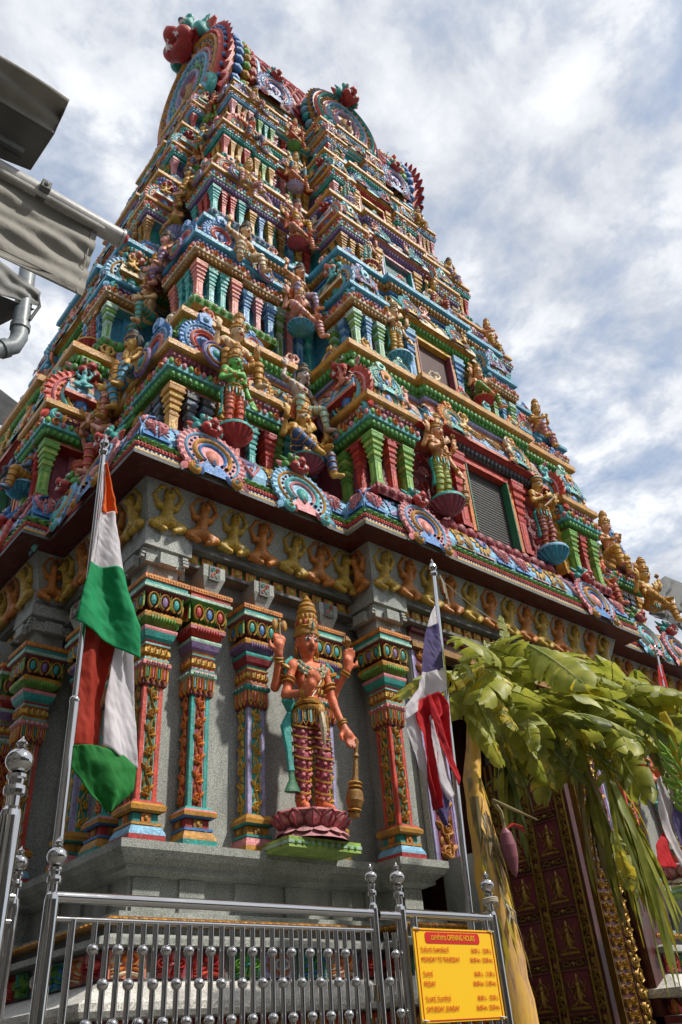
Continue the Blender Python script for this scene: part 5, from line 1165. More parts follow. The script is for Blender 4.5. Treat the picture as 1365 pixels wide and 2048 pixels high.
    if i > 0:
        key = ('low', i); lm = cached(key, lambda: (lambda mb: (mb.__setattr__('v', [((x - .5) * .34 * s, y * s * .6, z * .18 * s) for x, y, z in mb.v]), mb)[1])(p['mot'][2][1]()).mesh('carved_panel'))
        for a, d, l, rot in edges(P_, o(-.06)):
            if rot not in (0, -90): continue
            n = max(1, round(l / (.36 * s)))
            for q in range(n): t = (q + .5) * l / n; ob('carved_panel', lm, G, T_((a[0] + d[0] * t, a[1] + d[1] * t, Z(.175))) @ RZ(rot))
    # small horseshoes on the storey cornice and along the foot of the next storey
    for face, cen, hwid, tot in (('front', CX - R0[0], hw, Wd), ('left', R0[3] - CY, hd, D), ('right', CY - R0[1], hd, D)):
        F = frame(face, R0); bo = bw - gi
        for sgn in (-1, 1):
            for q, fr_ in enumerate((.30, .85)):
                arch(F @ T_((cen + sgn * hwid * fr_, -bo - .20 * s, Z(2.16))) @ RX(-12), .25 * s, p['kud'][q], G, fin=True)
            arch(F @ T_((cen + sgn * (hwid + (tot / 2 - hwid) * .62), gi - .16 * s, Z(2.18))) @ RX(-12), .24 * s, p['kud'][2], G, fin=True)
        if face == 'right': continue
        for sgn in (-1, 1):
            arch(F @ T_((cen + sgn * hwid * .62, -bo - .06 * s, Z(.28) if i else Z(.58))) @ RX(-10), .30 * s, (p['kud'][3] + (sgn > 0)) % 10, G, beast=(i + (sgn > 0)) % 4 if i else None) if i else None
    # little carved figures and horseshoes set along the ledges of this storey
    for hh, of, pitch, kinds in ((2.03, .13, .46, 'fk'), (2.62, .06, .52, 'kf'), (.17, .03, .40, 'fk')):
        if i == 0 and hh < 1: continue
        q = 0
        for a, d, l, rot in edges(P_, o(of)):
            if rot not in (0, -90) or l < .3 * s: continue
            n = max(1, round(l / (pitch * s)))
            for j in range(n):
                t = (j + .5) * l / n; M = T_((a[0] + d[0] * t, a[1] + d[1] * t, Z(hh))) @ RZ(rot); q += 1
                if kinds[q % 2] == 'f': ob('carved_figure', dwf[(q * 7 + i) % len(dwf)], G, M @ RZ((q * 37) % 50 - 25) @ S_(.56 * s, .56 * s, .62 * s))
                elif hh != 2.03: ob('horseshoe_medallion', kudu_me(p['kud'][(q + i) % 5], True), G, M @ T_((0, -.02, .12 * s)) @ RX(-8) @ S_(.15 * s))
    # corner, middle and bay-corner shrines
    kw = .72 * s; zb = Z(.47)
    gk = lambda r, ci: (r, ci, .30 * s, None, True)
    corners = [(R0[0], R0[1]), (R0[2], R0[1]), (R0[0], R0[3])]
    for (cx, cy) in corners:
        sx = 1 if cx < CX else -1; sy = 1 if cy < CY else -1
        M = T_((cx + sx * kw / 2, cy + sy * kw / 2, zb))
        pavilion(i, M, kw, kw, s, False, (p['pil'][0], p['pil'][1]), [gk(0, p['kud'][2]), gk(-90, p['kud'][2]), gk(90, p['kud'][2])])
    for face, cen, hwid, tot in (('front', CX - R0[0], hw, Wd), ('left', R0[3] - CY, hd, D)):
        F = frame(face, R0); wing = tot / 2 - hwid
        for sgn in (-1, 1):
            near = -1 if face == 'front' else 1          # side of the shrine that faces the tower's front left corner
            u = cen + sgn * (hwid + (wing - kw) * .79); mw = min(.54 * s, (wing - kw) * .40)
            if mw > .25: pavilion(i, F @ T_((u, .30 * s, zb)), mw, .56 * s, s * .93, True, (p['pil'][2], p['pil'][3]), [(0, p['kud'][4], .25 * s, None, True), (90 * near, (p['kud'][1] + 2) % 10, .38 * s, i % 4, False)])
            u = cen + sgn * (hwid - .30 * s)
            pavilion(i, F @ T_((u, -(bw - gi) + .10 * s, zb)), .60 * s, .60 * s, s * .98, True, (p['pil'][4], p['pil'][2]), [(0, p['kud'][0], .28 * s, None, True), (90 * near, (p['kud'][3] + i) % 10, .42 * s, (i + 1) % 4, False)])
        # bay wall: pilasters, carved panels, shuttered window
        bo = bw - gi + .10 * s - .12 * s; ww = .40 * s if face == 'front' else .30 * s; wh = 1.02 * s
        Fb = F @ T_((cen, -bo - .0, 0))
        if i < 4 or face == 'left':
            wnd = MB(); wnd.box((0, -.02 * s, Z(1.17)), (2 * ww, .02, wh), 'black')
            for q in range(26): wnd.box((0, -.030 * s, Z(.67) + wh * (q + .5) / 26), (2 * ww - .02, .012 * s, wh / 26 * .5), p['win'], T_((0, 0, 0)))
            wn = part('window_shutter', wnd, G, Fb, smooth=False)
            fm = MB()
            for q in (-1, 1): fm.box((q * (ww + .03 * s), -.07 * s, Z(1.17)), (.06 * s, .12 * s, wh + .02 * s), p['wfr'][0]); fm.box((q * (ww - .012 * s), -.09 * s, Z(1.17)), (.022 * s, .10 * s, wh), p['wfr'][2])
            fm.box((0, -.07 * s, Z(1.70)), (2 * ww + .12 * s, .12 * s, .05 * s), p['wfr'][1]); part('window_frame', fm, wn, Fb, smooth=False)
        for sgn in (-1, 1):
            ob('pilaster', pillar_me(1.08 * s, .17 * s, p['pil'][2] if i else 'red'), G, Fb @ T_((sgn * (ww + .16 * s), -.06 * s, Z(.66))))
            e_ = hwid - .62 * s; ob('pilaster', pillar_me(1.08 * s, .19 * s, p['pil'][0]), G, Fb @ T_((sgn * max(e_, ww + .45 * s), -.02 * s, Z(.66))))
            pw_ = max(.1, e_ - ww - .30 * s); wm = m_whorl(pw_, 1.06 * s, p['whorl'][0], p['whorl'][1], p['whorl'][2]); part('carved_wall_panel', wm, G, Fb @ T_((sgn * (ww + .28 * s + pw_ / 2), .09 * s, Z(.66))))
    # recess pilasters of the wings
    for face, cen, hwid, tot in (('front', CX - R0[0], hw, Wd), ('left', R0[3] - CY, hd, D)):
        F = frame(face, R0)
        for sgn in (-1, 1):
            for q, f_ in enumerate((.04, .16, .28, .40, .54, .97)):
                ob('pilaster', pillar_me(1.08 * s, .13 * s, p['pil'][(q + 1) % 5]), G, F @ T_((cen + sgn * (hwid + (tot / 2 - hwid - kw) * f_), gi + .10 * s, Z(.66))))
# ---- barrel roof with diamond lattice, gable arches
zt = 16.95; RT = rect_at(1.0)
gp('roof_neck', sweep(stepped(RT[0] + .2, RT[1] + .25, RT[2] - .2, RT[3] - .25, .2, fx=(.37, .63), fy=(.3, .7)), [(.0, zt, 'teal'), (.0, zt + .06, 'teal'), (.05, zt + .08, 'gold'), (.05, zt + .14, 'green'), (-.02, zt + .16, 'rose'), (-.02, zt + .30, 'rose'), (.03, zt + .32, 'gold'), (.03, zt + .38, 'turq'), (-.08, zt + .40, 'azure'), (-.08, zt + .62, 'azure'), (-.02, zt + .64, 'gold'), (-.10, zt + .70, 'gold')], closed_top='dgreen'))
RCZ, RRY, RRZ = zt + 1.02, 1.22, 2.3
def rp(x, a, k_=1.0): return (x, CY - RRY * k_ * math.cos(a), RCZ + (RRZ if math.sin(a) > 0 else 1.05) * k_ * math.sin(a))
rf = MB(); na = 28; x0, x1 = RT[0] + .12, RT[2] - .12; A_ = [-.75 + (PI + 1.5) * j / na for j in range(na + 1)]
rf.add([rp(x0, a) for a in A_] + [rp(x1, a) for a in A_], [(j, j + 1, na + 2 + j, na + 1 + j) for j in range(na)], 'crimson')
rf.add([rp(x0, a) for a in A_], [tuple(range(na + 1))], 'maroon'); rf.add([rp(x1, a) for a in A_], [tuple(range(na + 1))[::-1]], 'maroon')
roof = part('barrel_roof', rf, G, I4)
lt = MB()
for q in range(-9, 34):
    for sg in (-1, 1):
        pts = []
        for j in range(19):
            a = -.2 + 2.2 * j / 18; x = x0 + (q * .24 if sg > 0 else q * .24) + sg * 1.9 * j / 18 + (0 if sg > 0 else 0)
            if x0 <= x <= x1: pts.append(rp(x, a, 1.012))
        if len(pts) > 1: lt.tube(pts, .028, 'red', 4)
part('roof_lattice', lt, roof, I4)
fl = MB()
for r_ in range(13):
    a = -.13 + 2.2 * r_ / 18 * 1.42
    for q in range(22):
        x = x0 + .12 + q * .24 + (.12 if r_ % 2 else 0)
        if x > x1: continue
        c = rp(x, a, 1.01); fl.ball(c, .035, 'pink', 6, 4); fl.ball(rp(x, a, 1.02), .016, 'teal', 5, 4)
part('roof_flower_tiles', fl, roof, I4, kind='stuff')
gold_ends = MB()
for xe in (x0 + .35, x1 - .35):
    for r_ in range(9):
        for q in (-1, 0, 1):
            c = rp(xe + q * .16, -.2 + r_ * .24, 1.02); gold_ends.ball(c, (.09, .06, .12), 'ochre', 6, 4)
part('gilded_roof_leaves', gold_ends, roof, I4)
def great_gable(c0, c1, c2):
    """big horseshoe gable, radius 1, many concentric painted ribs and a deep rim"""
    mb = MB(); A0, A1 = -48, 228; k = 34
    O = arc(0, 0, 1.0, A0, A1, k); I = arc(0, -.1, .12, A0, A1, k); n = k + 1
    vs = [(x, .10, z) for x, z in O] + [(x, -.10, z) for x, z in O] + [(x, -.10, z) for x, z in I]
    mb.add(vs, [(j, j + 1, n + j + 1, n + j) for j in range(k)] + [(n + j, n + j + 1, 2 * n + j + 1, 2 * n + j) for j in range(k)], c0)
    for j in range(30):
        a = math.radians(A0 + 6 + (A1 - A0 - 12) * j / 29)
        mb.petal(.96 * math.cos(a), .96 * math.sin(a), a, .20, .065, .07, c0, .02); mb.dome(1.02 * math.cos(a), 1.02 * math.sin(a), .035, .035, .05, 'blue', .07, 6)
    for r, w, c, h in ((.93, .05, 'scarlet', .06), (.86, .06, c1, .08), (.66, .05, 'rose', .06), (.58, .05, 'sky', .08), (.40, .05, c2, .06), (.32, .05, 'lilac', .08)): mb.rib(arc(0, 0, r, A0, A1, 30), w, h, c, .10, False)
    for r, cc, m_, sz in ((.76, ('gold', 'ochre'), 22, .055), (.49, ('mint', 'turq'), 16, .045)):
        for j in range(m_):
            a = math.radians(A0 + 8 + (A1 - A0 - 16) * j / (m_ - 1)); mb.dome(r * math.cos(a), r * math.sin(a), sz, sz, .06, cc[j % 2], .10, 7); mb.dome(r * math.cos(a), r * math.sin(a), sz * .45, sz * .45, .09, 'navy', .10, 6)
    mb.dome(0, -.1, .20, .28, .14, 'ochre', .08, 10); mb.dome(0, -.1, .10, .16, .2, 'maroon', .08, 8)
    for q in (-1, 1):
        mb.rib([(q * .70, -.45)] + spiral(q * .62, -.66, .20, 1.2, math.radians(70), -1 if q > 0 else 1, .15), .12, .12, 'teal', .1); mb.dome(q * .62, -.66, .09, .09, .16, 'sky', .1, 8); mb.petal(q * .40, -.62, math.radians(90 + q * 40), .34, .10, .1, 'leafgreen', .12)
    return mb
gg = great_gable('red', 'gold', 'green').mesh('gable_arch', ang=50); gc = great_gable('ochre', 'teal', 'pink').mesh('gable_arch', ang=50)
bred = beast_mesh('teal', 'red', 'scarlet', True)
for M in (T_((RT[0] + .02, CY, zt + 1.28)) @ RZ(-90), T_((RT[2] - .02, CY, zt + 1.28)) @ RZ(90)):
    a_ = ob('gable_arch', gg, G, M @ S_(1.30, 1.3, 1.72)); ob('beast_head', bred, a_, M @ T_((0, -.15, 1.45)) @ S_(2.9))
    rim = MB()
    for j in range(30):
        a = math.radians(-46 + 272 * j / 29); x, z = 1.30 * math.cos(a), 1.72 * math.sin(a)
        rim.ball((x, .22, z), (.10, .12, .10), 'blue', 7, 5); rim.ball((x * .985, .42, z * .985), (.10, .10, .10), 'gold' if j % 2 else 'leafgreen', 7, 5); rim.ball((x * .97, .60, z * .97), (.085, .09, .085), 'red' if j % 2 else 'pink', 6, 4)
    rim.tube([(1.22 * math.cos(math.radians(-46 + 272 * j / 24)), .74, 1.64 * math.sin(math.radians(-46 + 272 * j / 24))) for j in range(25)], .06, 'sky', 6)
    rim.tube([(1.25 * math.cos(math.radians(-46 + 272 * j / 24)), .10, 1.67 * math.sin(math.radians(-46 + 272 * j / 24))) for j in range(25)], .06, 'orange', 6)
    part('gable_rim', rim, a_, M)
Mc = T_((CX + .12, RT[1] - .06, zt + .88)); a_ = ob('gable_arch', gc, G, Mc @ S_(.88, 1.0, .95)); ob('beast_head', bred, a_, Mc @ T_((0, -.22, .70)) @ S_(1.35))
rim = MB()
for j in range(22):
    a = math.radians(-40 + 260 * j / 21); x, z = .90 * math.cos(a), .97 * math.sin(a); rim.ball((x, .16, z), (.08, .12, .08), 'teal' if j % 2 else 'sky', 7, 5)
part('gable_rim', rim, a_, Mc)
for X_ in (5.25, 8.6): arch(T_((X_, RT[1] + .12, zt + .72)), .45, 9, G, beast=0)
# ================================================================== STATUES
FIG = {}
def fig(pose, res): 
    if (pose, res) not in FIG: FIG[(pose, res)] = make_figure(pose, pose, res, hero=(pose == 'hero'))
    return FIG[(pose, res)]
def ped_lotus(r, cols, square=True):
    m = MB(); m.lathe([(r * .95, .0), (r * 1.02, -.02), (r * .70, -.11), (r * .62, -.14), (.001, -.14)], 20, cols[0]); m.lathe([(r * .62, -.14), (r * .75, -.16), (r * 1.04, -.24)], 20, cols[1]); m.lathe([(.001, .005), (r * .95, .0)], 20, cols[0])
    for j in range(12):
        M = RZ(j * 30) @ T_((0, -r * .70, -.125)) @ RX(38); t = MB(); t.petal(0, 0, PI / 2, .150, r * .25, .045, cols[0], 0, 'magenta'); t.rib([(-r * .21, .01), (-r * .24, .07), (-r * .12, .13), (0, .155), (r * .12, .13), (r * .24, .07), (r * .21, .01)], .014, .016, 'crimson', .004, False); m.merge(t, M)
        M = RZ(j * 30 + 15) @ T_((0, -r * .70, -.15)) @ RX(-62) @ Matrix.Diagonal((1, 1, -1, 1)); t = MB(); t.petal(0, 0, PI / 2, .12, r * .23, .03, cols[1]); m.merge(t, M)
    if square: m.box((0, .06, -.285), (r * 2.3, r * 1.75, .085), 'lime'); m.box((0, .06, -.285), (r * 2.34, r * 1.79, .026), 'mint')
    for j in range(10): m.ball((r * 2.1 * (j + .5) / 10 - r * 1.05, .06 - r * .89, -.285), (.018, .012, .022), 'leafgreen', 6, 4)
    return m.mesh('lotus_pedestal', ang=50)
def bowl(c0, c1): 
    def f():
        m = MB(); m.lathe([(.001, 0), (.24, 0), (.25, -.02, c1), (.25, -.045, c1), (.22, -.06, c0), (.16, -.15, c0), (.06, -.21, c0), (.001, -.23, c0)], 16, c0)
        for j in range(16): m.tube([(.24 * math.cos(j * PI / 8), .24 * math.sin(j * PI / 8), -.05), (.165 * math.cos(j * PI / 8), .165 * math.sin(j * PI / 8), -.15), (.06 * math.cos(j * PI / 8), .06 * math.sin(j * PI / 8), -.21)], [.022, .016, .006], c0, 4)
        return m.mesh('pedestal')
    return cached(('bowl', c0, c1), f)
VARM = {}
def statue(pose, M, size_, skin, garment, label, group='painted plaster deities on the tower', sash='teal', ped=None, res=.016, top='gold', trim=None):
    size = size_ * 1.1; F = fig(pose, res); key = (pose, res, skin, garment, top)
    if key not in VARM:
        b = F['body'].copy(); 
        for q_, x in enumerate((skin, garment, top)): b.materials[q_] = mt(x)
        VARM[key] = b
    r = bpy.data.objects.new('deity_statue', None); COL.objects.link(r); W_ = M @ S_(size); WM[r] = W_; r.matrix_basis = W_; r.empty_display_size = .2
    r['label'] = label; r['category'] = 'statue'; r['group'] = group
    ob('body', VARM[key], r, W_)
    for nme in F:
        if nme != 'body': ob({'crown': 'crown' if POSES[pose].get('crown') != 'hair' else 'hair'}.get(nme, nme), F[nme], r, W_)
    if ped: ob('pedestal', bowl(*ped), r, W_ @ (T_((0, -.02, .02)) @ S_(.72, .72, .8) if 'standing' in pose or pose in ('musician', 'devotee') else T_((0, -.03, .03)) @ S_(.68, .62, .55)))
    return r
SKW = {'skin_orange': 'orange', 'skin_yellow': 'golden yellow', 'skin_green': 'green', 'skin_pink': 'pink', 'skin_blue': 'dark blue', 'skin_grey': 'grey', 'skin_peach': 'peach', 'skin_fair': 'pale'}
ORD = ['lowest', 'second', 'third', 'fourth', 'topmost']
PSW = {'standing': 'standing four-armed', 'standing_wide': 'standing four-armed', 'musician': 'standing lute-playing', 'devotee': 'standing', 'seated': 'seated four-armed', 'seated_lady': 'cross-legged', 'attendant': 'black-haired crouching', 'guardian': 'crowned crouching', 'flute': 'flute-playing'}
# hero statue on its lotus between two columns
HX, HY, HZ = 4.02, 5.02, 2.955
hero = root('deity_statue', (HX, HY, HZ), 'large orange four-armed standing deity with tall gold crown and club on a pink lotus', 'statue', 'wall deities beside the doorway', rz=math.radians(-4))
def big_statue(r, M, garment, ped_z):
    F = fig('hero', .0075); b = F['body'].copy()
    for q_, x in enumerate(('skin_orange', garment, 'gold')): b.materials[q_] = mt(x)
    ob('body', b, r, M)
    for nme in F:
        if nme not in ('body', 'sash', 'garment_bands'): ob(nme, F[nme], r, M)
    s_ = MB(); x0 = -.135
    s_.tube([(x0, -.02, .60), (x0 - .02, -.03, .55), (x0 + .0, -.01, .50), (x0 - .035, -.02, .42), (x0 - .01, -.01, .30), (x0 - .005, -.02, .20)], [.02, .045, .016, .035, .02, .024], 'teal', 8, flat=.6); s_.tube([(x0 - .005, -.02, .20), (x0 - .0, -.02, .16), (x0 - .0, -.02, .10)], [.02, .022, .055], 'dgreen', 8, flat=.5)
    ob('sash', s_.mesh('sash'), r, M)
    # swagged trouser bands and apron
    g_ = MB()
    for L in POSES['hero']['legs']:
        hip, kn, an = Vector(L[0]), Vector(L[1]), Vector(L[2])
        for j in range(7):
            t = .22 + j * .245
            p = hip.lerp(kn, t) if t < 1 else kn.lerp(an, t - 1); rr = (.066 - .018 * t if t < 1 else .050 - .013 * (t - 1)) + .006
            pts = [(p.x + rr * math.cos(a), p.y + rr * math.sin(a), p.z + .030 * math.sin(a)) for a in [2 * PI * q / 18 for q in range(18)]]
            g_.tube(pts, .006, 'gold', 5, closed=True)
            for q in range(4):
                a = PI + PI * (q + .5) / 4; g_.ball((p.x + (rr - .003) * math.cos(a), p.y + (rr - .003) * math.sin(a), p.z + .03 * math.sin(a) - .022), (.012, .006, .009), 'pink' if garment == 'magenta' else 'gold', 6, 4)
    for j in range(11):
        a = PI * (1.02 + .96 * j / 10); x, y = .112 * math.cos(a), .088 * math.sin(a); t = MB()
        t.rib([(-.017, .0), (-.016, -.05), (0, -.075), (.016, -.05), (.017, 0)], .010, .010, 'gold', 0, False); t.rib([(0, 0), (0, -.055)], .016, .008, ('teal', 'cream', 'blue')[j % 3], 0, False)
        g_.merge(t, T_((x, y, .50)) @ Matrix.Rotation(a + PI / 2, 4, 'Z'))
    for z in (.515, .54, .565): g_.ring((0, 0, z), (0, .1, 1), .108 - (z - .515) * .5, .010, 'gold', 18, 5, .8)
    g_.ball((.02, -.105, .50), (.032, .022, .036), 'gold', 8, 6); g_.tube([(.02, -.11, .49), (.03, -.115, .40), (.04, -.10, .33)], [.016, .022, .008], 'cream', 6)
    for r_, z_ in ((.075, .79), (.10, .785), (.085, .755)):
        pts = [(.01 + r_ * 1.1 * math.cos(a), -.03 - .055 * abs(math.sin(a)) ** .7, z_ + r_ * .8 * math.sin(a)) for a in [PI + PI * q / 16 for q in range(17)]]; g_.tube(pts, .0085, 'gold', 5)
        for q in range(1, 16): g_.ball(pts[q], .011, ('cream', 'teal')[q % 2], 5, 4)
    for q in (-1, 1): g_.tube([(q * .12, -.03, .79), (q * .165, -.035, .76), (q * .165, -.03, .70)], [.02, .014, .008], 'teal', 6); g_.ring((q * .16, 0, .735), (q * .4, 0, -1), .046, .012, 'gold', 12, 5)
    ob('necklaces_and_apron', g_.mesh('apron'), r, M)
Mh = T_((HX, HY, HZ)) @ RZ(-8) @ S_(1.38, 1.45, 1.60)
big_statue(hero, Mh, 'magenta', 0)
ob('lotus_pedestal', ped_lotus(.30, ('pink', 'rose')), hero, T_((HX, HY + .02, HZ + .015)) @ S_(1, .82, .88))
h2 = root('deity_statue', (9.55, HY, HZ), 'orange four-armed standing deity in teal trousers, partly hidden behind the banana leaves', 'statue', 'wall deities beside the doorway')
big_statue(h2, T_((9.45, HY, HZ)) @ S_(1.40, 1.45, 1.60), 'teal', 0); ob('lotus_pedestal', ped_lotus(.36, ('rose', 'cream')), h2, T_((9.45, HY + .02, HZ)))

SK = ['skin_orange', 'skin_yellow', 'skin_peach', 'skin_pink', 'skin_fair', 'skin_green', 'skin_blue', 'skin_grey']; GA = ['crimson', 'navy', 'green', 'teal', 'rose', 'lilac', 'red', 'azure', 'salmon', 'yellow']
PDC = [('wine', 'teal'), ('azure', 'sky'), ('red', 'gold'), ('lilac', 'purple'), ('green', 'cream')]
rnd = random.Random(11)
special = {(0, 'front', -1, 'seat'): ('seated', 'skin_yellow', 'navy'), (0, 'front', -1, 'w'): ('standing', 'skin_peach', 'lime'), (0, 'front', 1, 'w'): ('musician', 'skin_yellow', 'crimson'), (0, 'front', 1, 'seat'): ('seated', 'skin_orange', 'red'),
           (0, 'front', -1, 'a1'): ('guardian', 'skin_fair', 'gold'), (0, 'front', -1, 'a2'): ('attendant', 'skin_grey', 'mint'), (1, 'front', -1, 'a1'): ('attendant', 'skin_fair', 'cream'), (1, 'front', -1, 'a2'): ('attendant', 'skin_peach', 'lilac'), (1, 'front', -1, 'seat'): ('seated', 'skin_pink', 'rose'),
           (1, 'front', -1, 'w'): ('standing_wide', 'skin_fair', 'yellow'), (1, 'front', 1, 'w'): ('seated', 'skin_peach', 'green'), (2, 'front', -1, 'w'): ('standing', 'skin_pink', 'turq'), (2, 'front', 1, 'w'): ('guardian', 'skin_yellow', 'red'), (2, 'front', -1, 'seat'): ('seated', 'skin_orange', 'salmon'),
           (2, 'front', -1, 'a1'): ('guardian', 'skin_yellow', 'rose'), (0, 'left', 1, 'seat'): ('flute', 'skin_pink', 'red'), (0, 'left', 1, 'w'): ('seated', 'skin_blue', 'gold'), (1, 'left', 1, 'seat'): ('guardian', 'skin_fair', 'teal'), (1, 'left', 1, 'a1'): ('attendant', 'skin_pink', 'purple'), (2, 'left', 1, 'a1'): ('attendant', 'skin_yellow', 'gold')}
SLOT = {'seat': 'in the recess', 'w': 'beside the window', 'a1': 'by the corner shrine', 'a2': 'on the cornice'}
for i in range(5):
    z0, z1 = BZ[i], BZ[i + 1]; H = z1 - z0; s = H / 2.75; tb = (z1 - 5.65) / 11.3; R0 = rect_at(tb); Wd, D = R0[2] - R0[0], R0[3] - R0[1]; hw, hd = bayhw(tb), bayhd(tb); kw = .72 * s; gi = .30 * s; Z = lambda h: z0 + h * s
    for face, cen, hwid, tot in (('front', CX - R0[0], hw, Wd), ('left', R0[3] - CY, hd, D), ('right', CY - R0[1], hd, D)):
        F = frame(face, R0); wing = tot / 2 - hwid; bo = .42 * s
        for sgn in (-1, 1):
            if face == 'right' and sgn > 0: continue
            sidew = ('left' if sgn < 0 else 'right') if face == 'front' else ('far' if sgn < 0 else 'near')
            for slot in ('seat', 'w', 'a1', 'a2'):
                if face == 'left' and sgn < 0 and slot in ('a2',) : continue
                if face == 'right' and slot in ('w',): continue
                df = {'seat': ['seated', 'seated_lady'], 'w': ['standing', 'devotee', 'musician', 'seated_lady'], 'a1': ['attendant', 'guardian'], 'a2': ['attendant', 'guardian']}[slot]
                pose, sk, ga = special.get((i, face, sgn, slot), (rnd.choice(df), rnd.choice(SK[:5] + SK[:3] + [SK[6 if slot[0] == 'a' else 5]]), rnd.choice(GA)))
                stand = pose in ('standing', 'standing_wide', 'devotee', 'musician')
                if slot == 'seat': u = cen + sgn * (hwid + (wing - kw) * .40); y = -.10 * s; z = Z(.90); sz = 1.12 * s
                elif slot == 'w': u = cen + sgn * min(hwid * .80, (.40 * s if face == 'front' else .3 * s) + .55 * s); y = -bo - .16 * s; z = Z(.80) if stand else Z(.95); sz = (1.02 if stand else 1.0) * s
                elif slot == 'a1': u = cen + sgn * (hwid + (wing - kw) * 1.02); y = -.06 * s; z = Z(1.52); sz = 1.05 * s
                else: u = cen + sgn * (hwid + (wing - kw) * .34); y = -.0 * s; z = Z(1.50); sz = .98 * s
                if pose in ('guardian', 'attendant', 'flute') and slot in ('seat', 'w'): z -= .22 * s
                M = F @ T_((u, y, z)) @ RZ((8 if face == 'front' else -6) * (1 if sgn < 0 else .4)) @ (Matrix.Diagonal((-1, 1, 1, 1)) if (sgn > 0 and slot[0] == 'a' and face != 'left') else I4)
                lab = f"{SKW[sk]} {PSW[pose]} deity {SLOT[slot]}, {ORD[i]} storey, {face} face, {sidew}"

                statue(pose, M, sz, sk, ga, lab, ped=PDC[(i + (sgn > 0)) % 5] if slot in ('seat', 'w') and pose not in ('guardian', 'attendant', 'flute') else None, res=.014 if i < 2 else .018, top=('gold', 'red', 'teal', 'ochre')[(i + len(slot)) % 4])
R0 = rect_at((8.40 - 5.65) / 11.3)
statue('devotee', T_((3.22, 4.98, 6.40)) @ RZ(8), .92, 'skin_green', 'scarlet', 'green standing deity in red trousers before the yellow corner pillar, lowest storey', ped=('red', 'teal'), res=.012)
statue('seated', T_((10.55, 4.95, 6.50)) @ RZ(0), 1.1, 'skin_yellow', 'gold', 'golden seated archer deity at the right end of the lowest storey', res=.014)

# ================================================================== FENCE
FY = 3.0
def bar(mb, a, b, r, m='steel', n=14): mb.tube([a, b], r, m, n)
def post_mesh(r, ztop):
    m = MB(); m.lathe([(r, 0), (r, ztop - .03), (r * .9, ztop - .015), (r * .62, ztop - .005), (r * .62, ztop + .02), (r * 1.0, ztop + .025), (r * 1.05, ztop + .035), (r * 1.0, ztop + .045), (r * .7, ztop + .05), (r * .75, ztop + .062), (r * .95, ztop + .066), (r * .95, ztop + .074), (r * .6, ztop + .08)], 18, 'steel'); return m
def finial_mesh(r):
    m = MB(); m.ball((0, 0, r * 1.25), (r * 1.32, r * 1.32, r * 1.2), 'steel', 20, 14); m.lathe([(r * .55, r * 2.35), (r * .62, r * 2.45), (r * .40, r * 2.55), (r * .34, r * 2.65), (r * .52, r * 2.85), (r * .54, r * 3.0), (r * .34, r * 3.25), (r * .16, r * 3.45), (.001, r * 3.7)], 14, 'steel'); return m
def fence(xs_posts, name_label, bal=True, y=FY, ztop=1.955, rails=((1.935, .020), (1.865, .010)), xr=None, posts=True, **k):
    a, b = xr; r = root('steel_fence', ((a + b) / 2, y, 0), name_label, 'fence', 'polished steel fence sections')
    for z, rr in rails:
        m = MB(); bar(m, (a, y, z), (b, y, z), rr); part('rail', m, r, I4)
    m = MB(); bar(m, (a, y, .25), (b, y, .25), .016); part('rail', m, r, I4)
    for x, dy, zt_, rr in xs_posts:
        p = part('post', post_mesh(rr, zt_), r, T_((x, y + dy, 0))); part('finial', finial_mesh(rr * 1.12), p, T_((x, y + dy, zt_ + .078)))
    return r
f1 = fence([(1.215, 0, 1.955, .025), (2.735, 0, 1.985, .020)], 'long polished steel fence section with ball balusters below the granite base', xr=(1.22, 2.72))
bm = MB(); bm.tube([(0, 0, .25), (0, 0, 1.86)], .0105, 'steel', 10); bme = bm.mesh('baluster'); bl = MB(); bl.ball((0, 0, 0), .0205, 'steel', 16, 12); ble = bl.mesh('baluster_ball')
def balusters(r, x0, x1, n, y=FY, ph=0):
    for i in range(n):
        x = x0 + (x1 - x0) * i / (n - 1); o_ = ob('baluster', bme, r, T_((x, y, 0)))
        for z in ((1.772, 1.545, 1.3) if (i + ph) % 2 == 0 else (1.665, 1.43)): ob('baluster_ball', ble, o_, T_((x, y, z)))
m = MB(); bar(m, (1.30, FY, .25), (1.30, FY, 1.865), .013); bar(m, (2.66, FY, .25), (2.66, FY, 1.865), .013); part('frame_upright', m, f1, I4)
balusters(f1, 1.385, 2.60, 26)
hg = MB()
for z in (1.62, 1.5): hg.tube([(2.69, FY - .02, z - .03), (2.69, FY - .02, z + .03)], .012, 'steel', 8)
part('gate_hinge', hg, f1, I4)
f2 = fence([(2.905, 0, 1.985, .025), (3.555, 0, 1.985, .025)], 'short steel fence section carrying the yellow opening hours sign', xr=(2.92, 3.54), rails=((1.942, .021),))
m = MB(); bar(m, (2.76, FY, 1.93), (2.90, FY, 1.93), .020); part('rail', m, f2, I4); balusters(f2, 2.80, 2.80 + .05, 2, ph=1)
m = MB(); bar(m, (2.985, FY, .25), (2.985, FY, 1.93), .018); bar(m, (3.49, FY, .25), (3.49, FY, 1.93), .018); part('frame_upright', m, f2, I4)
balusters(f2, 3.06, 3.43, 6)
f3 = fence([(1.125, .06, 1.955, .021)], 'steel fence section running off to the left behind the leaning flagpole', xr=(-1.2, 1.10), y=3.06, rails=((1.935, .017), (1.86, .010)))
balusters(f3, .55, 1.06, 7, y=3.06, ph=1)
ps = root('gate_post', (.74, 2.12, 0), 'thick tall steel gate post with ball finial nearest the camera at left', 'post')
part('shaft', post_mesh(.027, 1.985), ps, T_((.725, 2.12, 0))); part('finial', finial_mesh(.027), ps, T_((.725, 2.12, 2.063)))
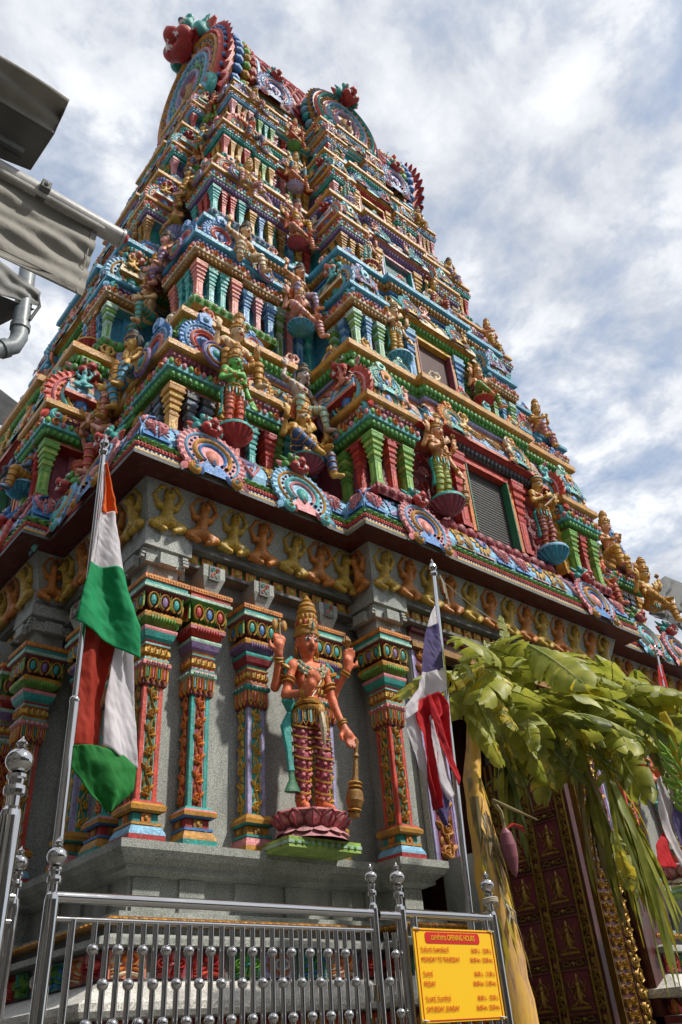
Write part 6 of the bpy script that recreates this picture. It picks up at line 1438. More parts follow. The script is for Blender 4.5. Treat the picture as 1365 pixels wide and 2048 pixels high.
# ================================================================== OPENING HOURS SIGN
SY = FY - .045
c_ = [onY(826, 1857, SY), onY(984, 1860, SY), onY(1010, 2036, SY), onY(846, 2050, SY)]
sx0, sx1 = (c_[0].x + c_[3].x) / 2, (c_[1].x + c_[2].x) / 2; sz1, sz0 = (c_[0].z + c_[1].z) / 2, (c_[2].z + c_[3].z) / 2
sw, sh = sx1 - sx0, sz1 - sz0
sg = root('opening_hours_sign', (sx0 + sw / 2, SY, sz0), 'yellow sign with red border and opening hours lettering tied to the steel fence', 'sign')
m = MB(); m.box((sx0 + sw / 2, SY + .004, sz0 + sh / 2), (sw, .008, sh), 'sign_yellow'); part('board', m, sg, I4, smooth=False)
m = MB(); b_ = .016
for (x, z, w, h) in ((.5, 1 - b_ * 1.4, 1 - b_ * 2, .006), (.5, b_ * 1.4, 1 - b_ * 2, .006)): m.box((sx0 + sw * x, SY - .0015, sz0 + sh * z), (sw * w, .002, .0035), 'sign_red')
for x in (b_ * 1.6, 1 - b_ * 1.6): m.box((sx0 + sw * x, SY - .0015, sz0 + sh * .5), (.0035, .002, sh * (1 - b_ * 2.8)), 'sign_red')
part('border', m, sg, I4, smooth=False)
m = MB(); bw_ = sw * .68; bh_ = sh * .125; cx_, cz_ = sx0 + sw * .47, sz0 + sh * .895; rr = bh_ * .3
o_ = []
for (qx, qz, a0) in ((1, 1, 0), (-1, 1, 90), (-1, -1, 180), (1, -1, 270)):
    for j in range(5): a = math.radians(a0 + 22.5 * j); o_.append((cx_ + qx * (bw_ / 2 - rr) + rr * math.cos(a), cz_ + qz * (bh_ / 2 - rr) + rr * math.sin(a)))
m.plate(o_, .002, 'sign_red', -SY + .0); m.v = [(x, y, z) for x, y, z in m.v]
part('title_banner', m, sg, I4, smooth=False)
def text(s_, u, v, h, mat, align='LEFT', sx=1.0):
    c = bpy.data.curves.new('lettering', 'FONT'); c.body = s_; c.size = h; c.align_x = align; c.extrude = .0004; c.offset = 0
    o = bpy.data.objects.new('tmp', c); COL.objects.link(o); dg = bpy.context.evaluated_depsgraph_get(); dg.update()
    me = bpy.data.meshes.new_from_object(o.evaluated_get(dg)); bpy.data.objects.remove(o)
    me.materials.clear(); me.materials.append(mt(mat))
    ob('lettering', me, sg, T_((sx0 + sw * u, SY - .0042, sz0 + sh * v)) @ RX(90) @ S_(sx, 1, 1))
TH = sh * .080
text('เวลาทำการ OPENING HOURS', .47, .870, TH * 1.12, 'sign_yellow', 'CENTER', .72)
for a, b2, v in (('วันจันทร์-วันพฤหัสบดี', '06.00 น.  - 20.00 น.', .735), ('MONDAY TO THURSDAY', '06.00 hrs - 20.00 hrs.', .630), ('วันศุกร์', '06.00 น.  - 21.00 น.', .475), ('FRIDAY', '06.00 hrs - 21.00 hrs.', .370), ('วันเสาร์, วันอาทิตย์', '06.00 น.  - 20.30 น.', .215), ('SATURDAY, SUNDAY', '06.00 hrs - 20.30 hrs.', .110)):
    text(a, .06, v, TH, 'sign_red', 'LEFT', .74); text(b2, .95, v, TH * .95, 'sign_red', 'RIGHT', .66)
m = MB()
for x, z in ((.03, .985), (.97, .985), (.03, .015), (.97, .015)): m.tube([(sx0 + sw * x - .02, SY - .006, sz0 + sh * z + .006), (sx0 + sw * x + .02, SY - .008, sz0 + sh * z)], .003, 'white', 5)
part('cable_tie', m, sg, I4)

# ================================================================== FLAGS AND POLES
def pole(label, top, bot, r1, r2, split, mat='steel'):
    r = root('flagpole', bot, label, 'flagpole'); T, B = Vector(top), Vector(bot); J_ = T.lerp(B, split)
    m = MB(); bar(m, T, J_, r1, mat); part('upper_pole', m, r, I4)
    m = MB(); bar(m, J_, B, r2, mat); m.ball(J_, r2 * 1.15, mat, 12, 8); part('lower_pole', m, r, I4)
    m = MB(); m.lathe([(r1 * 1.2, -.02), (r1 * 1.8, 0), (r1 * 1.8, .012), (r1 * 1.1, .02), (r1 * 1.3, .03), (r1 * 2.0, .05), (r1 * 1.6, .075), (r1 * .6, .09), (r1 * .7, .10), (.001, .125)], 14, mat); part('finial', m, r, T_(T))
    return r
def patch(name, A, B, Y, mat, parent, folds, nu=30, nv=44, y2=None):
    """cloth strip between two pixel-measured boundary curves A (left) and B (right), given as points in the X-Z plane at depth Y; folds(u,v) displaces it"""
    def samp(L, t):
        d = [0]
        for p, q in zip(L, L[1:]): d.append(d[-1] + (Vector(q) - Vector(p)).length)
        t *= d[-1]
        for i in range(len(L) - 1):
            if t <= d[i + 1] or i == len(L) - 2:
                k_ = (t - d[i]) / max(1e-9, d[i + 1] - d[i]); return Vector(L[i]).lerp(Vector(L[i + 1]), k_)
    m = MB(); vs = []
    for j in range(nv + 1):
        a, b = samp(A, j / nv), samp(B, j / nv)
        for i in range(nu + 1):
            p = a.lerp(b, i / nu); vs.append((p.x, p.y + folds(i / nu, j / nv, p), p.z))
    m.add(vs, [(j * (nu + 1) + i, j * (nu + 1) + i + 1, (j + 1) * (nu + 1) + i + 1, (j + 1) * (nu + 1) + i) for j in range(nv) for i in range(nu)], mat)
    o = part(name, m, parent, I4, ang=180); md = o.modifiers.new('thickness', 'SOLIDIFY'); md.thickness = .0022; return o
PX = lambda L, Y: [tuple(onY(x, y, Y)) for x, y in L]
pA = pole('tall slender steel pole holding the orange, white and green flag', onY(208, 905, 3.15), onY(100, 1830, 3.15) , .013, .020, .62)
fa = root('flag', onY(205, 950, 3.12), 'drooping orange, white and green tricolour flag folded on its pole at left', 'flag')
from mathutils import noise as _ns
fo = lambda amp, k_, ph, sl=0: (lambda u, v, p: amp * math.sin(u * k_ * PI + ph + p.z * 3.1) * (0.3 + u) + sl * u + amp * .35 * math.sin(u * 9 + p.z * 11) + .010 * _ns.noise(Vector((p.x * 22, ph * 3, p.z * 7))) + .005 * _ns.noise(Vector((p.x * 60 + p.z * 30, ph, p.z * 25))))
Y1 = 3.10
patch('orange_band', PX([(212, 925), (209, 985), (204, 1024)], Y1), PX([(214, 930), (224, 985), (232, 1031)], Y1), Y1, 'flag_orange', fa, fo(.012, 2, 0))
patch('hem', PX([(207, 925), (196, 1080), (186, 1150)], Y1 + .004), PX([(213, 925), (206, 1020), (196, 1060)], Y1 + .004), Y1, 'flag_white', fa, fo(.004, 1, 0), 5, 30)
patch('white_band', PX([(203, 1020), (190, 1080), (180, 1125)], Y1), PX([(232, 1029), (241, 1090), (248, 1150)], Y1), Y1, 'flag_white', fa, fo(.022, 2.3, 1))
patch('green_band', PX([(180, 1124), (165, 1180), (152, 1240)], Y1), PX([(248, 1148), (259, 1210), (271, 1262), (271, 1325)], Y1), Y1, 'flag_green', fa, fo(.024, 2.4, 1.3, -.02))
patch('shaded_orange_band', PX([(167, 1235), (158, 1340), (147, 1492)], Y1 + .05), PX([(243, 1262), (222, 1330), (210, 1400), (206, 1492)], Y1 + .03), Y1, 'flag_orange_shaded', fa, fo(.02, 2, .5, .02))
patch('lower_white_band', PX([(240, 1255), (222, 1330), (209, 1400), (206, 1492)], Y1 + .03), PX([(264, 1290), (271, 1380), (277, 1450), (282, 1535)], Y1), Y1, 'flag_white', fa, fo(.02, 1.6, 2.2, .01))
patch('lower_green_band', PX([(147, 1489), (145, 1530), (175, 1575), (216, 1622)], Y1 + .03), PX([(206, 1490), (245, 1500), (281, 1530), (272, 1580), (220, 1627)], Y1), Y1, 'flag_green_shaded', fa, fo(.022, 1.8, .3, .01))
YB = 3.22
pB = pole('steel flagpole with a drooping red, white and violet flag beside the banana stem', onY(868, 1148, YB), onY(957, 1985, YB), .0145, .019, .55)
fb = root('flag', onY(850, 1230, YB), 'drooping red, white and violet striped flag bunched against the middle pole', 'flag', 'striped red, white and violet flags')
Y2 = YB - .05
patch('white_band', PX([(868, 1212), (858, 1240), (854, 1256)], Y2), PX([(872, 1212), (874, 1236), (875, 1250)], Y2), Y2, 'flag_white', fb, fo(.01, 1, 0), 8, 10)
patch('violet_band', PX([(854, 1254), (846, 1300), (840, 1348)], Y2), PX([(875, 1248), (882, 1300), (886, 1340)], Y2), Y2, 'flag_purple', fb, fo(.022, 2.2, 1))
patch('upper_white_band', PX([(841, 1346), (833, 1380), (812, 1412), (812, 1440)], Y2 - .02), PX([(886, 1338), (890, 1365), (888, 1382), (868, 1392)], Y2), Y2, 'flag_white', fb, fo(.028, 2.3, .4))
patch('left_white_fold', PX([(812, 1410), (816, 1460), (836, 1530), (852, 1560)], Y2 + .02), PX([(828, 1408), (848, 1460), (856, 1520), (858, 1570)], Y2 + .02), Y2, 'flag_white', fb, fo(.018, 1.5, .2))
patch('red_band', PX([(823, 1406), (845, 1470), (857, 1560), (868, 1600), (877, 1618)], Y2 - .02), PX([(874, 1384), (880, 1430), (868, 1440), (870, 1560), (878, 1618)], Y2 - .03), Y2, 'flag_red', fb, fo(.03, 2.2, 2))
patch('red_fold', PX([(850, 1392), (862, 1430), (885, 1500), (916, 1572)], Y2 - .06), PX([(876, 1386), (893, 1408), (901, 1470), (922, 1546)], Y2 - .07), Y2, 'flag_red', fb, fo(.022, 1.8, .8))
patch('white_fold', PX([(861, 1430), (867, 1510), (879, 1570), (897, 1600)], Y2 - .05), PX([(866, 1430), (890, 1490), (904, 1545), (914, 1588)], Y2 - .055), Y2, 'flag_white', fb, fo(.02, 1.6, 1.5))
patch('violet_fold', PX([(866, 1520), (868, 1580), (877, 1620), (893, 1650)], Y2 - .02), PX([(880, 1560), (893, 1596), (903, 1600), (896, 1655)], Y2 - .02), Y2, 'flag_purple', fb, fo(.02, 1.6, .5))
YC = 3.9
pC = pole('slim steel pole at the far right with a red, white and violet flag', onY(1315, 1310, YC), onY(1420, 1800, YC), .014, .018, .6)
fc = root('flag', onY(1340, 1560, YC), 'red, white and violet flag draping behind the banana bunch at right', 'flag', 'striped red, white and violet flags')
patch('red_top', PX([(1317, 1330), (1322, 1400), (1335, 1450), (1350, 1500)], YC), PX([(1326, 1330), (1345, 1400), (1362, 1470), (1380, 1530)], YC), YC, 'flag_red', fc, fo(.02, 2, 0))
patch('white_band', PX([(1310, 1560), (1316, 1620), (1334, 1680), (1362, 1735)], YC), PX([(1345, 1540), (1352, 1640), (1365, 1700), (1385, 1740)], YC), YC, 'flag_white', fc, fo(.03, 1.5, 1))
patch('violet_band', PX([(1345, 1560), (1345, 1640), (1360, 1690), (1375, 1700)], YC - .02), PX([(1400, 1560), (1400, 1640), (1400, 1690), (1400, 1700)], YC - .02), YC, 'flag_purple', fc, fo(.03, 1.5, 1))
patch('red_hem', PX([(1316, 1620), (1336, 1650), (1310, 1690), (1316, 1735)], YC + .03), PX([(1318, 1612), (1340, 1655), (1345, 1690), (1360, 1736)], YC), YC, 'flag_red', fc, fo(.02, 1.5, 1))
# strings from the middle pole
m = MB(); a = onY(872, 1150, YB); b = onY(1010, 1255, 3.4); m.tube([a, a.lerp(b, .5) + Vector((0, 0, -.03)), b], .004, 'rope', 5); tag_ = part('cord', m, None, kind=None, label='pale cord stretched from the middle flagpole to the banana leaf arch', cat='cord')
m = MB(); a = onY(880, 1150, YB)
for q in range(3): m.tube([a, a + Vector((.02 + q * .01, 0, -.06)), a + Vector((.02 + q * .015, 0, -.14 - .04 * q))], .004, 'rope', 5)
part('cord', m, None, label='frayed cord ends hanging just under the top of the middle flagpole', cat='cord')

# ================================================================== BANANA PLANTS AND LEAF ARCH
def banana_leaf(L, Wd, droop, seed, mats, tear=.35, fold=.5):
    """one torn banana leaf: midrib plus blade strips, growing along +x from the origin, sagging in z"""
    r = random.Random(seed); m = MB(); n = 18; uv = []; mid = []
    for i in range(n + 1):
        t = i / n; mid.append(Vector((L * (t - .10 * droop * t * t), 0, -droop * L * .5 * t * t + .10 * L * t)))
    m.tube(mid, [.012 * (1 - .8 * i / n) + .003 for i in range(n + 1)], 'leaf_pale', 5); uv += [(0, 0)] * len(m.v)
    for side in (-1, 1):
        ang = fold + r.uniform(-.2, .2); grp = 0; extra = 0; k = 5
        i = 0
        while i < n:
            ln = r.choice((2, 3, 4, 5)) if r.random() > tear else 1; j = min(n, i + ln); extra = r.uniform(-.22, .28); sk = r.uniform(-.02, .05) * L; wv = r.uniform(.8, 1.05); o = len(m.v); mat = mats[0] if r.random() < .72 else r.choice(mats)
            vs = []
            for q in range(i, j + 1):
                t = q / n; w = Wd * (math.sin(PI * min(1, t * .93 + .06)) ** .55) * wv
                for c in range(k + 1):
                    f = c / k; a_ = ang + extra * f + .5 * f * f; sh = (.06 * L * f + sk * f)
                    if q == j and j < n: sh -= .007 * L * f
                    p = mid[q] + Vector((sh, side * w * f * math.cos(a_ * .8), -w * f * math.sin(a_ * .8) + .008 * math.sin(q * 2.1 + c) ))
                    vs.append(tuple(p)); uv.append((t * 1.0 + f * .03, f))
            fs = [(q * (k + 1) + c, q * (k + 1) + c + 1, (q + 1) * (k + 1) + c + 1, (q + 1) * (k + 1) + c) for q in range(j - i) for c in range(k)]
            m.add(vs, fs, mat); i = j
    m.uv = uv; return m
LV = []
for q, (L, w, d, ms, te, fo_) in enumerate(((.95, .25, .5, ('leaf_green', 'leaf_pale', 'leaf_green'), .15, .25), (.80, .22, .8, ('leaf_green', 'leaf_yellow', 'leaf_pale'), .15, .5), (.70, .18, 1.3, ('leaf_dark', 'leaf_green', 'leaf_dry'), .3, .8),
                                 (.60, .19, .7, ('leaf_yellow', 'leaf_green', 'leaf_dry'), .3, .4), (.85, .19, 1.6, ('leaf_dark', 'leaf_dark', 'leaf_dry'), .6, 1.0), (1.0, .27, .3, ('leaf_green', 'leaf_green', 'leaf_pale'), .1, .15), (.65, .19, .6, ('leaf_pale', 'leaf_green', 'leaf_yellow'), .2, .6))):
    LV.append(banana_leaf(L, w, d, 40 + q, ms, te, fo_).mesh('leaf', ang=60))
AY = 3.45
def stem(label, pts, rr, seed):
    r = root('banana_plant', (pts[0][0], pts[0][1], 0), label, 'banana plant', 'banana plants tied up as an arch'); P = [Vector(p) for p in pts]; rn = random.Random(seed); m = MB()
    Q = []; RR = []
    for i in range(len(P) - 1):
        for j in range(6): Q.append(P[i].lerp(P[i + 1], j / 6) + Vector((rn.uniform(-.006, .006), 0, 0))); RR.append((rr[i] + (rr[i + 1] - rr[i]) * j / 6) * rn.uniform(.94, 1.06))
    Q.append(P[-1]); RR.append(rr[-1]); m.tube(Q, RR, 'bark', 16); tr = part('trunk', m, r, I4)
    s_ = MB()
    for j in range(90):     # peeling dry sheath strips
        t = rn.uniform(.44, .77); z = P[0].lerp(P[-1], t); i = min(len(Q) - 1, int(t * (len(Q) - 1))); a = rn.uniform(PI, 2 * PI) ; c = Q[i]; R_ = RR[i] * 1.02; l = rn.uniform(.10, .30); w = rn.uniform(.003, .014); out_ = rn.uniform(.003, .035)
        d = Vector((math.cos(a), math.sin(a), 0)); tdir = Vector((-d.y, d.x, 0)); p0 = c + d * R_; p1 = p0 + d * out_ * .6 + Vector((0, 0, -l * .5)) + tdir * rn.uniform(-.02, .02); p2 = p1 + d * out_ * .5 + Vector((0, 0, -l * .5)) + tdir * rn.uniform(-.03, .03)
        s_.add([tuple(p0 - tdir * w), tuple(p0 + tdir * w), tuple(p1 + tdir * w), tuple(p1 - tdir * w), tuple(p2)], [(0, 1, 2, 3), (3, 2, 4)], rn.choice(('leaf_dry', 'bark', 'leaf_dry', 'leaf_yellow')))
    part('peeling_sheath', s_, r, I4, smooth=False, kind='stuff'); return r
t0 = onY(948, 1385, AY); t1 = onY(945, 1560, AY); t2 = onY(990, 1800, AY); t3 = onY(1035, 2048, AY)
bp = stem('banana plant with peeling orange-yellow trunk tied to the fence beside the sign', [(t3.x + .03, AY, .0), tuple(t3), tuple(t2), tuple(t1), tuple(t0)], [.135, .125, .098, .056, .034], 5)
u0 = onY(1290, 1390, AY + .25); u1 = onY(1400, 1560, AY + .2)
bq = stem('banana plant at the far right with bright yellow-green stalk and green bunch', [(7.6, AY + .2, 0), (7.45, AY + .2, 2.2), tuple(u1), tuple(u0)], [.14, .13, .06, .045], 9)
rl = random.Random(3); spec = []
def at(x, y, Y=AY): return onY(x, y, Y)
lead = [(1050, 1300, 0, 5), (950, 1385, 30, 0), (905, 1345, 175, 3), (1000, 1350, 200, 1), (990, 1400, -10, 0), (1080, 1380, -20, 5), (1130, 1400, -15, 1), (1160, 1330, 10, 0), (1190, 1310, 20, 6), (1230, 1350, 0, 1), (1270, 1340, 10, 5), (1290, 1370, -10, 0), (1330, 1390, 0, 3), (1200, 1390, -30, 2), (1250, 1400, -40, 1), (1100, 1440, -60, 2), (930, 1350, 150, 6)]
def leafat(p, yaw, pitch, roll, sc, me, par): ob('leaf', me, par, T_(p) @ RZ(yaw) @ RY(pitch) @ RX(roll) @ S_(sc))
for x, y, yaw, k_ in lead: leafat(at(x, y, AY + rl.uniform(-.18, .12)), yaw + rl.uniform(-25, 25), rl.uniform(-12, 18), rl.uniform(-45, 15), rl.uniform(.75, 1.05), LV[k_], bp if x < 1180 else bq)
for j in range(74):
    t = rl.random(); x = 905 + 440 * t; top = 1335 - 55 * math.sin(PI * min(1, t * 1.7)) + 95 * max(0, t - .45); y = top + rl.random() ** 1.15 * (70 + 50 * t)
    leafat(at(x, y, AY + rl.uniform(-.25, .30)), rl.choice((0, 180, 0, 180, 90, -90)) + rl.uniform(-45, 45), rl.uniform(-18, 45), rl.uniform(-60, 40), rl.uniform(.38, .80), LV[rl.choice((0, 1, 3, 3, 5, 6, 0, 5, 6))], bp if t < .6 else bq)
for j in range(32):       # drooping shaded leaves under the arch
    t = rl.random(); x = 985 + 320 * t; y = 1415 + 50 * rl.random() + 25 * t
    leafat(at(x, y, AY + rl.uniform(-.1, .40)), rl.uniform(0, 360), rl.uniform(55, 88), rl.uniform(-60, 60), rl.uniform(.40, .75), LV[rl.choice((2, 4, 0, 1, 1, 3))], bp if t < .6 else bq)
for j in range(20):
    t = rl.random(); x = 930 + 400 * t; y = 1370 + 60 * t + 60 * rl.random()
    leafat(at(x, y, AY + rl.uniform(-.32, -.05)), rl.choice((-90, -60, -120, 0, 180)) + rl.uniform(-30, 30), rl.uniform(35, 72), rl.uniform(-40, 40), rl.uniform(.30, .52), LV[rl.choice((0, 3, 3, 6, 1, 6))], bp if t < .6 else bq)
for x, y, h in ((1018, 1295, .26), (912, 1300, .16), (970, 1300, .14), (1010, 1290, .12)):      # stiff pale shoots standing up
    leafat(at(x, y, AY - .1), 0, -88, 90 if x > 1000 else 20, h, LV[5 if x > 1000 else 6], bp)
def frond(label, p0, dirs, L, n, w, mats, seed, spread=.28, group=None, drop=1.0):
    """hanging palm frond: stalk plus long narrow leaflets"""
    r = root('palm_frond', p0, label, 'palm frond', group); rn = random.Random(seed); P0 = Vector(p0); D = Vector(dirs).normalized(); pts = [P0 + D * L * .55 * t + Vector((0, 0, -.12 * t * t)) for t in [q / 8 for q in range(9)]]
    m = MB(); m.tube(pts, [.016 * (1 - .08 * q) for q in range(9)], 'leaf_yellow', 6); part('stalk', m, r, I4)
    for j in range(n):
        c = pts[0].lerp(pts[-1], rn.random()); a = rn.uniform(0, 2 * PI); l = L * rn.uniform(.45, .95); o = Vector((math.cos(a), math.sin(a) * .7, 0)) * spread * rn.random(); k = 6; vs = []; ww = w * rn.uniform(.6, 1.3); sd_ = Vector((math.cos(a + 1.3), math.sin(a + 1.3), 0))
        for q in range(k + 1):
            t = q / k; p = c + o * math.sin(t * 1.6) + Vector((0, 0, -l * t * drop)) + D * .25 * l * t + sd_ * .02 * math.sin(3 * t + j); q_ = ww * (1 - t) ** .5 * (.5 + t) if t < 1 else .001
            vs += [tuple(p - sd_ * q_), tuple(p + Vector((0, .006, 0))), tuple(p + sd_ * q_)]
        m = MB(); m.add(vs, [(q * 3 + c_2, q * 3 + c_2 + 1, q * 3 + c_2 + 4, q * 3 + c_2 + 3) for q in range(k) for c_2 in (0, 1)], rn.choice(mats)); m.uv = [(v[2] * 0, 0) for v in m.v]; part('leaflet', m, r, I4, ang=80)
    return r
frond('bright green palm frond hanging in long strips at the right of the doorway', at(1205, 1525, AY - .15), (.50, -.05, -1), .88, 46, .030, ('leaf_green', 'leaf_yellow', 'leaf_green', 'leaf_pale', 'leaf_green'), 4, .26, 'hanging palm fronds')
frond('dull olive palm frond drooping in the middle of the doorway', at(1150, 1470, AY + .1), (.15, 0, -1), .80, 40, .028, ('leaf_dark', 'leaf_green', 'leaf_green', 'leaf_dry'), 6, .24, 'hanging palm fronds')
frond('short drooping palm frond close behind the banana trunk', at(1000, 1450, AY + .2), (.05, 0, -1), .60, 26, .026, ('leaf_dark', 'leaf_dark', 'leaf_green'), 8, .16, 'hanging palm fronds')
leafat(at(1240, 1700, AY - .2), 20, 62, 10, .42, LV[3], bq); leafat(at(1225, 1660, AY - .15), 60, 80, 0, .55, LV[6], bq); leafat(at(1265, 1735, AY - .2), 0, 70, 80, .30, LV[6], bq)
# blossom on its stalk, green banana bunch
m = MB(); b0 = at(985, 1600, AY - .12); b1 = at(1010, 1660, AY - .16); m.tube([b0, b0.lerp(b1, .5) + Vector((.03, 0, .02)), b1], .012, 'leaf_dry', 6); part('blossom_stalk', m, bp, I4)
m = MB(); m.lathe([(.002, -.28), (.020, -.25), (.042, -.17), (.047, -.10), (.036, -.03), (.015, .0), (.001, .01)], 14, 'blossom'); bs = part('blossom', m, bp, T_(b1 + Vector((0, 0, .01))) @ RY(-6))
m = MB(); m.tube([b1, b1 + Vector((.05, -.02, .03)), b1 + Vector((.12, -.03, .02)), b1 + Vector((.17, -.03, -.01))], [.01, .03, .024, .004], 'tip_red', 8, flat=.35); part('petal', m, bs, I4)
bun = root('banana_bunch', at(1345, 1500, AY - .45), 'hanging bunch of small unripe green bananas at the right edge', 'bananas')
m = MB(); m.tube([(0, 0, 0), (.0, -.03, .05), (0, -.05, .12), (0, -.045, .17)], [.008, .017, .016, .005], 'banana_green', 7); bn = m.mesh('banana')
c = at(1350, 1500, AY - .45); m = MB(); m.tube([at(1325, 1425, AY - .45), at(1338, 1450, AY - .45), c, c + Vector((.02, 0, -.45))], [.03, .035, .03, .015], 'leaf_yellow', 9); part('stalk', m, bun, I4)
for lv in range(7):
    for j in range(9):
        a = j * 2 * PI / 9 + lv * .3; z = -.02 - lv * .075; ob('banana', bn, bun, T_(c + Vector((.045 * math.cos(a) + .01, .045 * math.sin(a), z))) @ RZ(math.degrees(a) + 90) @ RX(rl.uniform(15, 50)) @ S_(.75))
# cord knot on the fence post
m = MB(); kx = 3.56
for q in range(3): m.ring((kx, FY, 2.015 + .008 * q), (0, .1, 1), .040, .005, 'rope', 14, 5)
m.tube([(kx + .035, FY - .02, 2.02), (kx + .09, FY + .02, 2.01), (kx + .14, FY + .1, 2.00), (kx + .16, FY + .2, 2.0)], .005, 'rope', 5)
for q in (-1, 1): m.tube([(kx + .10, FY - .02, 2.01), (kx + .13 + q * .02, FY - .03, 1.97), (kx + .12 + q * .03, FY - .03, 1.92), (kx + .11, FY - .02, 1.96)], .0045, 'rope', 5)
part('tie_cord', m, None, label='pale cord knotted round the fence post and the banana trunk', cat='cord')
m = MB(); m.tube([at(985, 1600, AY - .2), at(1075, 1640, AY - .22)], [.012, .006], 'leaf_dry', 6); part('stick', m, None, label='dry stick poking out from the banana trunk below the leaves', cat='stick')

# ================================================================== AWNINGS AND PIPES OF THE NEIGHBOURS
def cloth_sheet(name, rows, mat, parent, wr=.012, k=16, seed=1):
    """sheet through rows of 3-D points (each row the same length), with sagging wrinkles"""
    m = MB(); vs = []; nr = len(rows); nc = len(rows[0]); nu, nv = k * (nc - 1), k * (nr - 1)
    def g(u, v):
        i = min(int(u), nc - 2); j = min(int(v), nr - 2); a, b = u - i, v - j; R_ = lambda jj, ii: Vector(rows[jj][ii])
        return R_(j, i).lerp(R_(j, i + 1), a).lerp(R_(j + 1, i).lerp(R_(j + 1, i + 1), a), b)
    for j in range(nv + 1):
        for i in range(nu + 1):
            p = g(i / k, j / k); w = wr * (math.sin(i * .55 + j * .28 + seed) + .6 * math.sin(i * .23 - j * .8 + seed * 2)) * math.sin(PI * min(1, max(0, j / nv))) ** .5
            vs.append((p.x, p.y + w, p.z + w * .5))
    m.add(vs, [(j * (nu + 1) + i, j * (nu + 1) + i + 1, (j + 1) * (nu + 1) + i + 1, (j + 1) * (nu + 1) + i) for j in range(nv) for i in range(nu)], mat)
    o = part(name, m, parent, I4, ang=180); md = o.modifiers.new('thickness', 'SOLIDIFY'); md.thickness = .004; return o
aw = root('awning', (0, 2.84, 5.3), 'grey roller awning with round bar and hanging sand-coloured valance at the upper left', 'awning', 'grey fabric awnings of the neighbouring building')
m = MB(); m.tube([(-2.0, 2.84, 5.36), (1.06, 2.84, 5.315)], .052, 'pole_paint', 18); m.tube([(-2.0, 2.80, 5.30), (.95, 2.80, 5.262)], .014, 'pole_paint', 8); bar_ = part('front_bar', m, aw, I4)
m = MB(); m.tube([(1.06, 2.84, 5.315), (1.075, 2.84, 5.315)], .058, 'pole_paint', 18); m.ball((1.09, 2.84, 5.335), (.02, .03, .03), 'tip_red', 8, 6); part('end_cap', m, bar_, I4)
cloth_sheet('valance', [[(-2, 2.86, 5.31), (0, 2.85, 5.30), (.93, 2.85, 5.27)], [(-2, 2.86, 4.98), (0, 2.83, 5.0), (.925, 2.85, 5.0)], [(-2, 2.86, 4.70), (0, 2.84, 4.70), (.908, 2.84, 4.715)]], 'awning', aw, .020, 18, 2)
m = MB(); m.tube([(.90, 2.838, 5.26), (.895, 2.84, 5.0), (.875, 2.832, 4.72)], .004, 'awning', 5)
for x in (.15, -.9): m.tube([(x, 2.838, 5.29), (x - .003, 2.83, 5.0), (x, 2.832, 4.71)], .0035, 'awning_grey', 5)
m.tube([(-2, 2.835, 4.745), (0, 2.825, 4.742), (.88, 2.828, 4.755)], .003, 'awning_grey', 5); part('seam', m, aw, I4)
m = MB()
for x in (.6, -.2): m.box((x, 2.80, 5.30), (.05, .10, .06), 'granite_dark'); m.ball((x, 2.745, 5.30), .012, 'steel', 8, 6)
part('bracket', m, aw, I4, smooth=False)
a2 = root('awning', (0, 2.7, 5.6), 'folded grey awning casing with dark underside above the roller bar', 'awning', 'grey fabric awnings of the neighbouring building')
cs = [(2.60, 5.80), (2.503, 5.70), (2.60, 5.55), (2.70, 5.50)]
cloth_sheet('hood_fabric', [[(-2.5, y, z) for y, z in ((2.95, 5.93),)] + [(-1.0, 2.95, 5.92), (.53, 2.90, 5.90)], [(-2.5, 2.50, 5.72), (-1, 2.50, 5.71), (.55, 2.503, 5.68)], [(-2.5, 2.60, 5.52), (-1, 2.61, 5.51), (.545, 2.618, 5.54)]], 'awning', a2, .024, 14, 5)
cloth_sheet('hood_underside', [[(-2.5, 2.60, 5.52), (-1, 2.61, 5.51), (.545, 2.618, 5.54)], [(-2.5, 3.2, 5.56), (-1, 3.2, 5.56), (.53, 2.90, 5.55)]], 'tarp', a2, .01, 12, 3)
cloth_sheet('hood_end', [[(.55, 2.503, 5.68), (.53, 2.90, 5.90)], [(.545, 2.618, 5.54), (.53, 2.90, 5.55)]], 'awning_grey', a2, .006, 12, 4)
m = MB(); m.tube([(-2, 2.80, 5.545), (.46, 2.80, 5.54)], .018, 'pipe', 8); m.tube([(-2, 2.86, 5.54), (.46, 2.86, 5.535)], .010, 'tarp', 8); part('folding_arm', m, a2, I4)
a3 = root('awning', (.6, 4.4, 6.2), 'lower grey awning edge with seamed corner above a bent drain pipe', 'awning', 'grey fabric awnings of the neighbouring building')
Q4 = lambda x, y, Y=4.4: tuple(onY(x, y, Y))
cloth_sheet('fabric', [[Q4(-160, 450), Q4(0, 522), Q4(82, 585)], [Q4(-160, 530), Q4(0, 590), Q4(76, 612)]], 'awning_grey', a3, .02, 16, 7)
cloth_sheet('underside', [[Q4(-160, 530), Q4(0, 590), Q4(70, 618)], [Q4(-160, 640, 4.7), Q4(0, 650, 4.7), Q4(40, 630, 4.6)]], 'tarp', a3, .01, 10, 2)
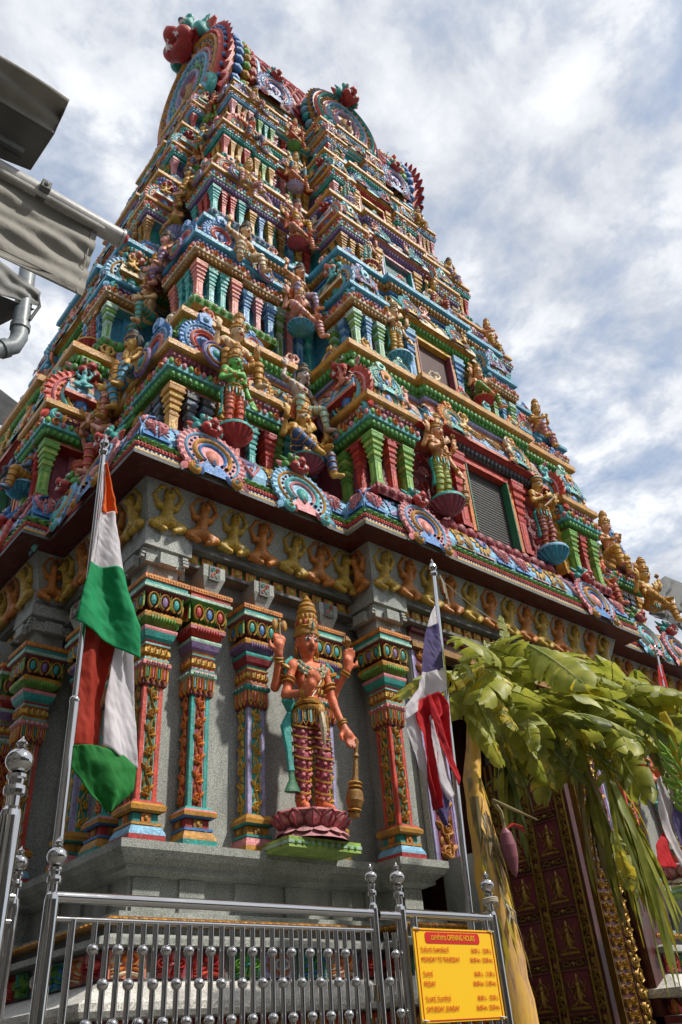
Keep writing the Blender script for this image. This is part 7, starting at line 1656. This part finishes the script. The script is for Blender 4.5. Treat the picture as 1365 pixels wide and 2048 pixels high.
m = MB(); m.tube([Q4(76, 588), Q4(80, 612), Q4(60, 640)], .012, 'tarp', 6); part('edge_rope', m, a3, I4)
dp = root('drain_pipe', Q4(0, 705, 4.45), 'grey drain pipe with an elbow below the lower awning at left', 'pipe')
pp = [Q4(-140, 745, 4.45), Q4(-5, 700, 4.45), Q4(28, 692, 4.45), Q4(38, 676, 4.45), Q4(48, 600, 4.45), Q4(56, 540, 4.5)]
m = MB(); m.tube(pp, .062, 'pipe', 14); p_ = part('pipe_run', m, dp, I4); m = MB()
for a, b in ((pp[1], pp[2]), (pp[3], pp[4]), (pp[4], pp[5])):
    a_, b_2 = Vector(a), Vector(b); c2 = a_.lerp(b_2, .2); m.tube([c2, c2 + (b_2 - a_).normalized() * .05], .072, 'pipe', 14)
part('pipe_collar', m, p_, I4)
a4 = root('awning', Q4(0, 830, 8), 'pale grey awning roof low at the far left edge behind the tower', 'awning', 'grey fabric awnings of the neighbouring building')
cloth_sheet('fabric', [[Q4(-200, 720, 13), Q4(0, 778, 13), Q4(44, 812, 13)], [Q4(-200, 830, 12.6), Q4(0, 850, 12.6), Q4(40, 855, 12.6)]], 'awning', a4, .03, 12, 4)
a5 = root('awning', (27, 13, 14), 'dark grey crumpled tarpaulin awning behind the tower at the right edge', 'awning')
cloth_sheet('tarpaulin', [[Q4(1292, 1185, 13), Q4(1330, 1152, 13), Q4(1365, 1166, 13), Q4(1460, 1190, 13)], [Q4(1296, 1215, 12), Q4(1330, 1205, 12), Q4(1365, 1215, 12), Q4(1460, 1240, 12)], [Q4(1310, 1235, 12), Q4(1345, 1245, 12), Q4(1375, 1270, 12), Q4(1460, 1300, 12)]], 'tarp', a5, .12, 12, 9)
m = MB(); m.tube([Q4(1300, 1198, 11.8), Q4(1345, 1200, 11.8), Q4(1352, 1260, 11.8)], .10, 'pole_paint', 8); m.tube([Q4(1345, 1240, 11.6), Q4(1400, 1225, 11.6)], .16, 'pole_paint', 10); part('frame_pipe', m, a5, I4)
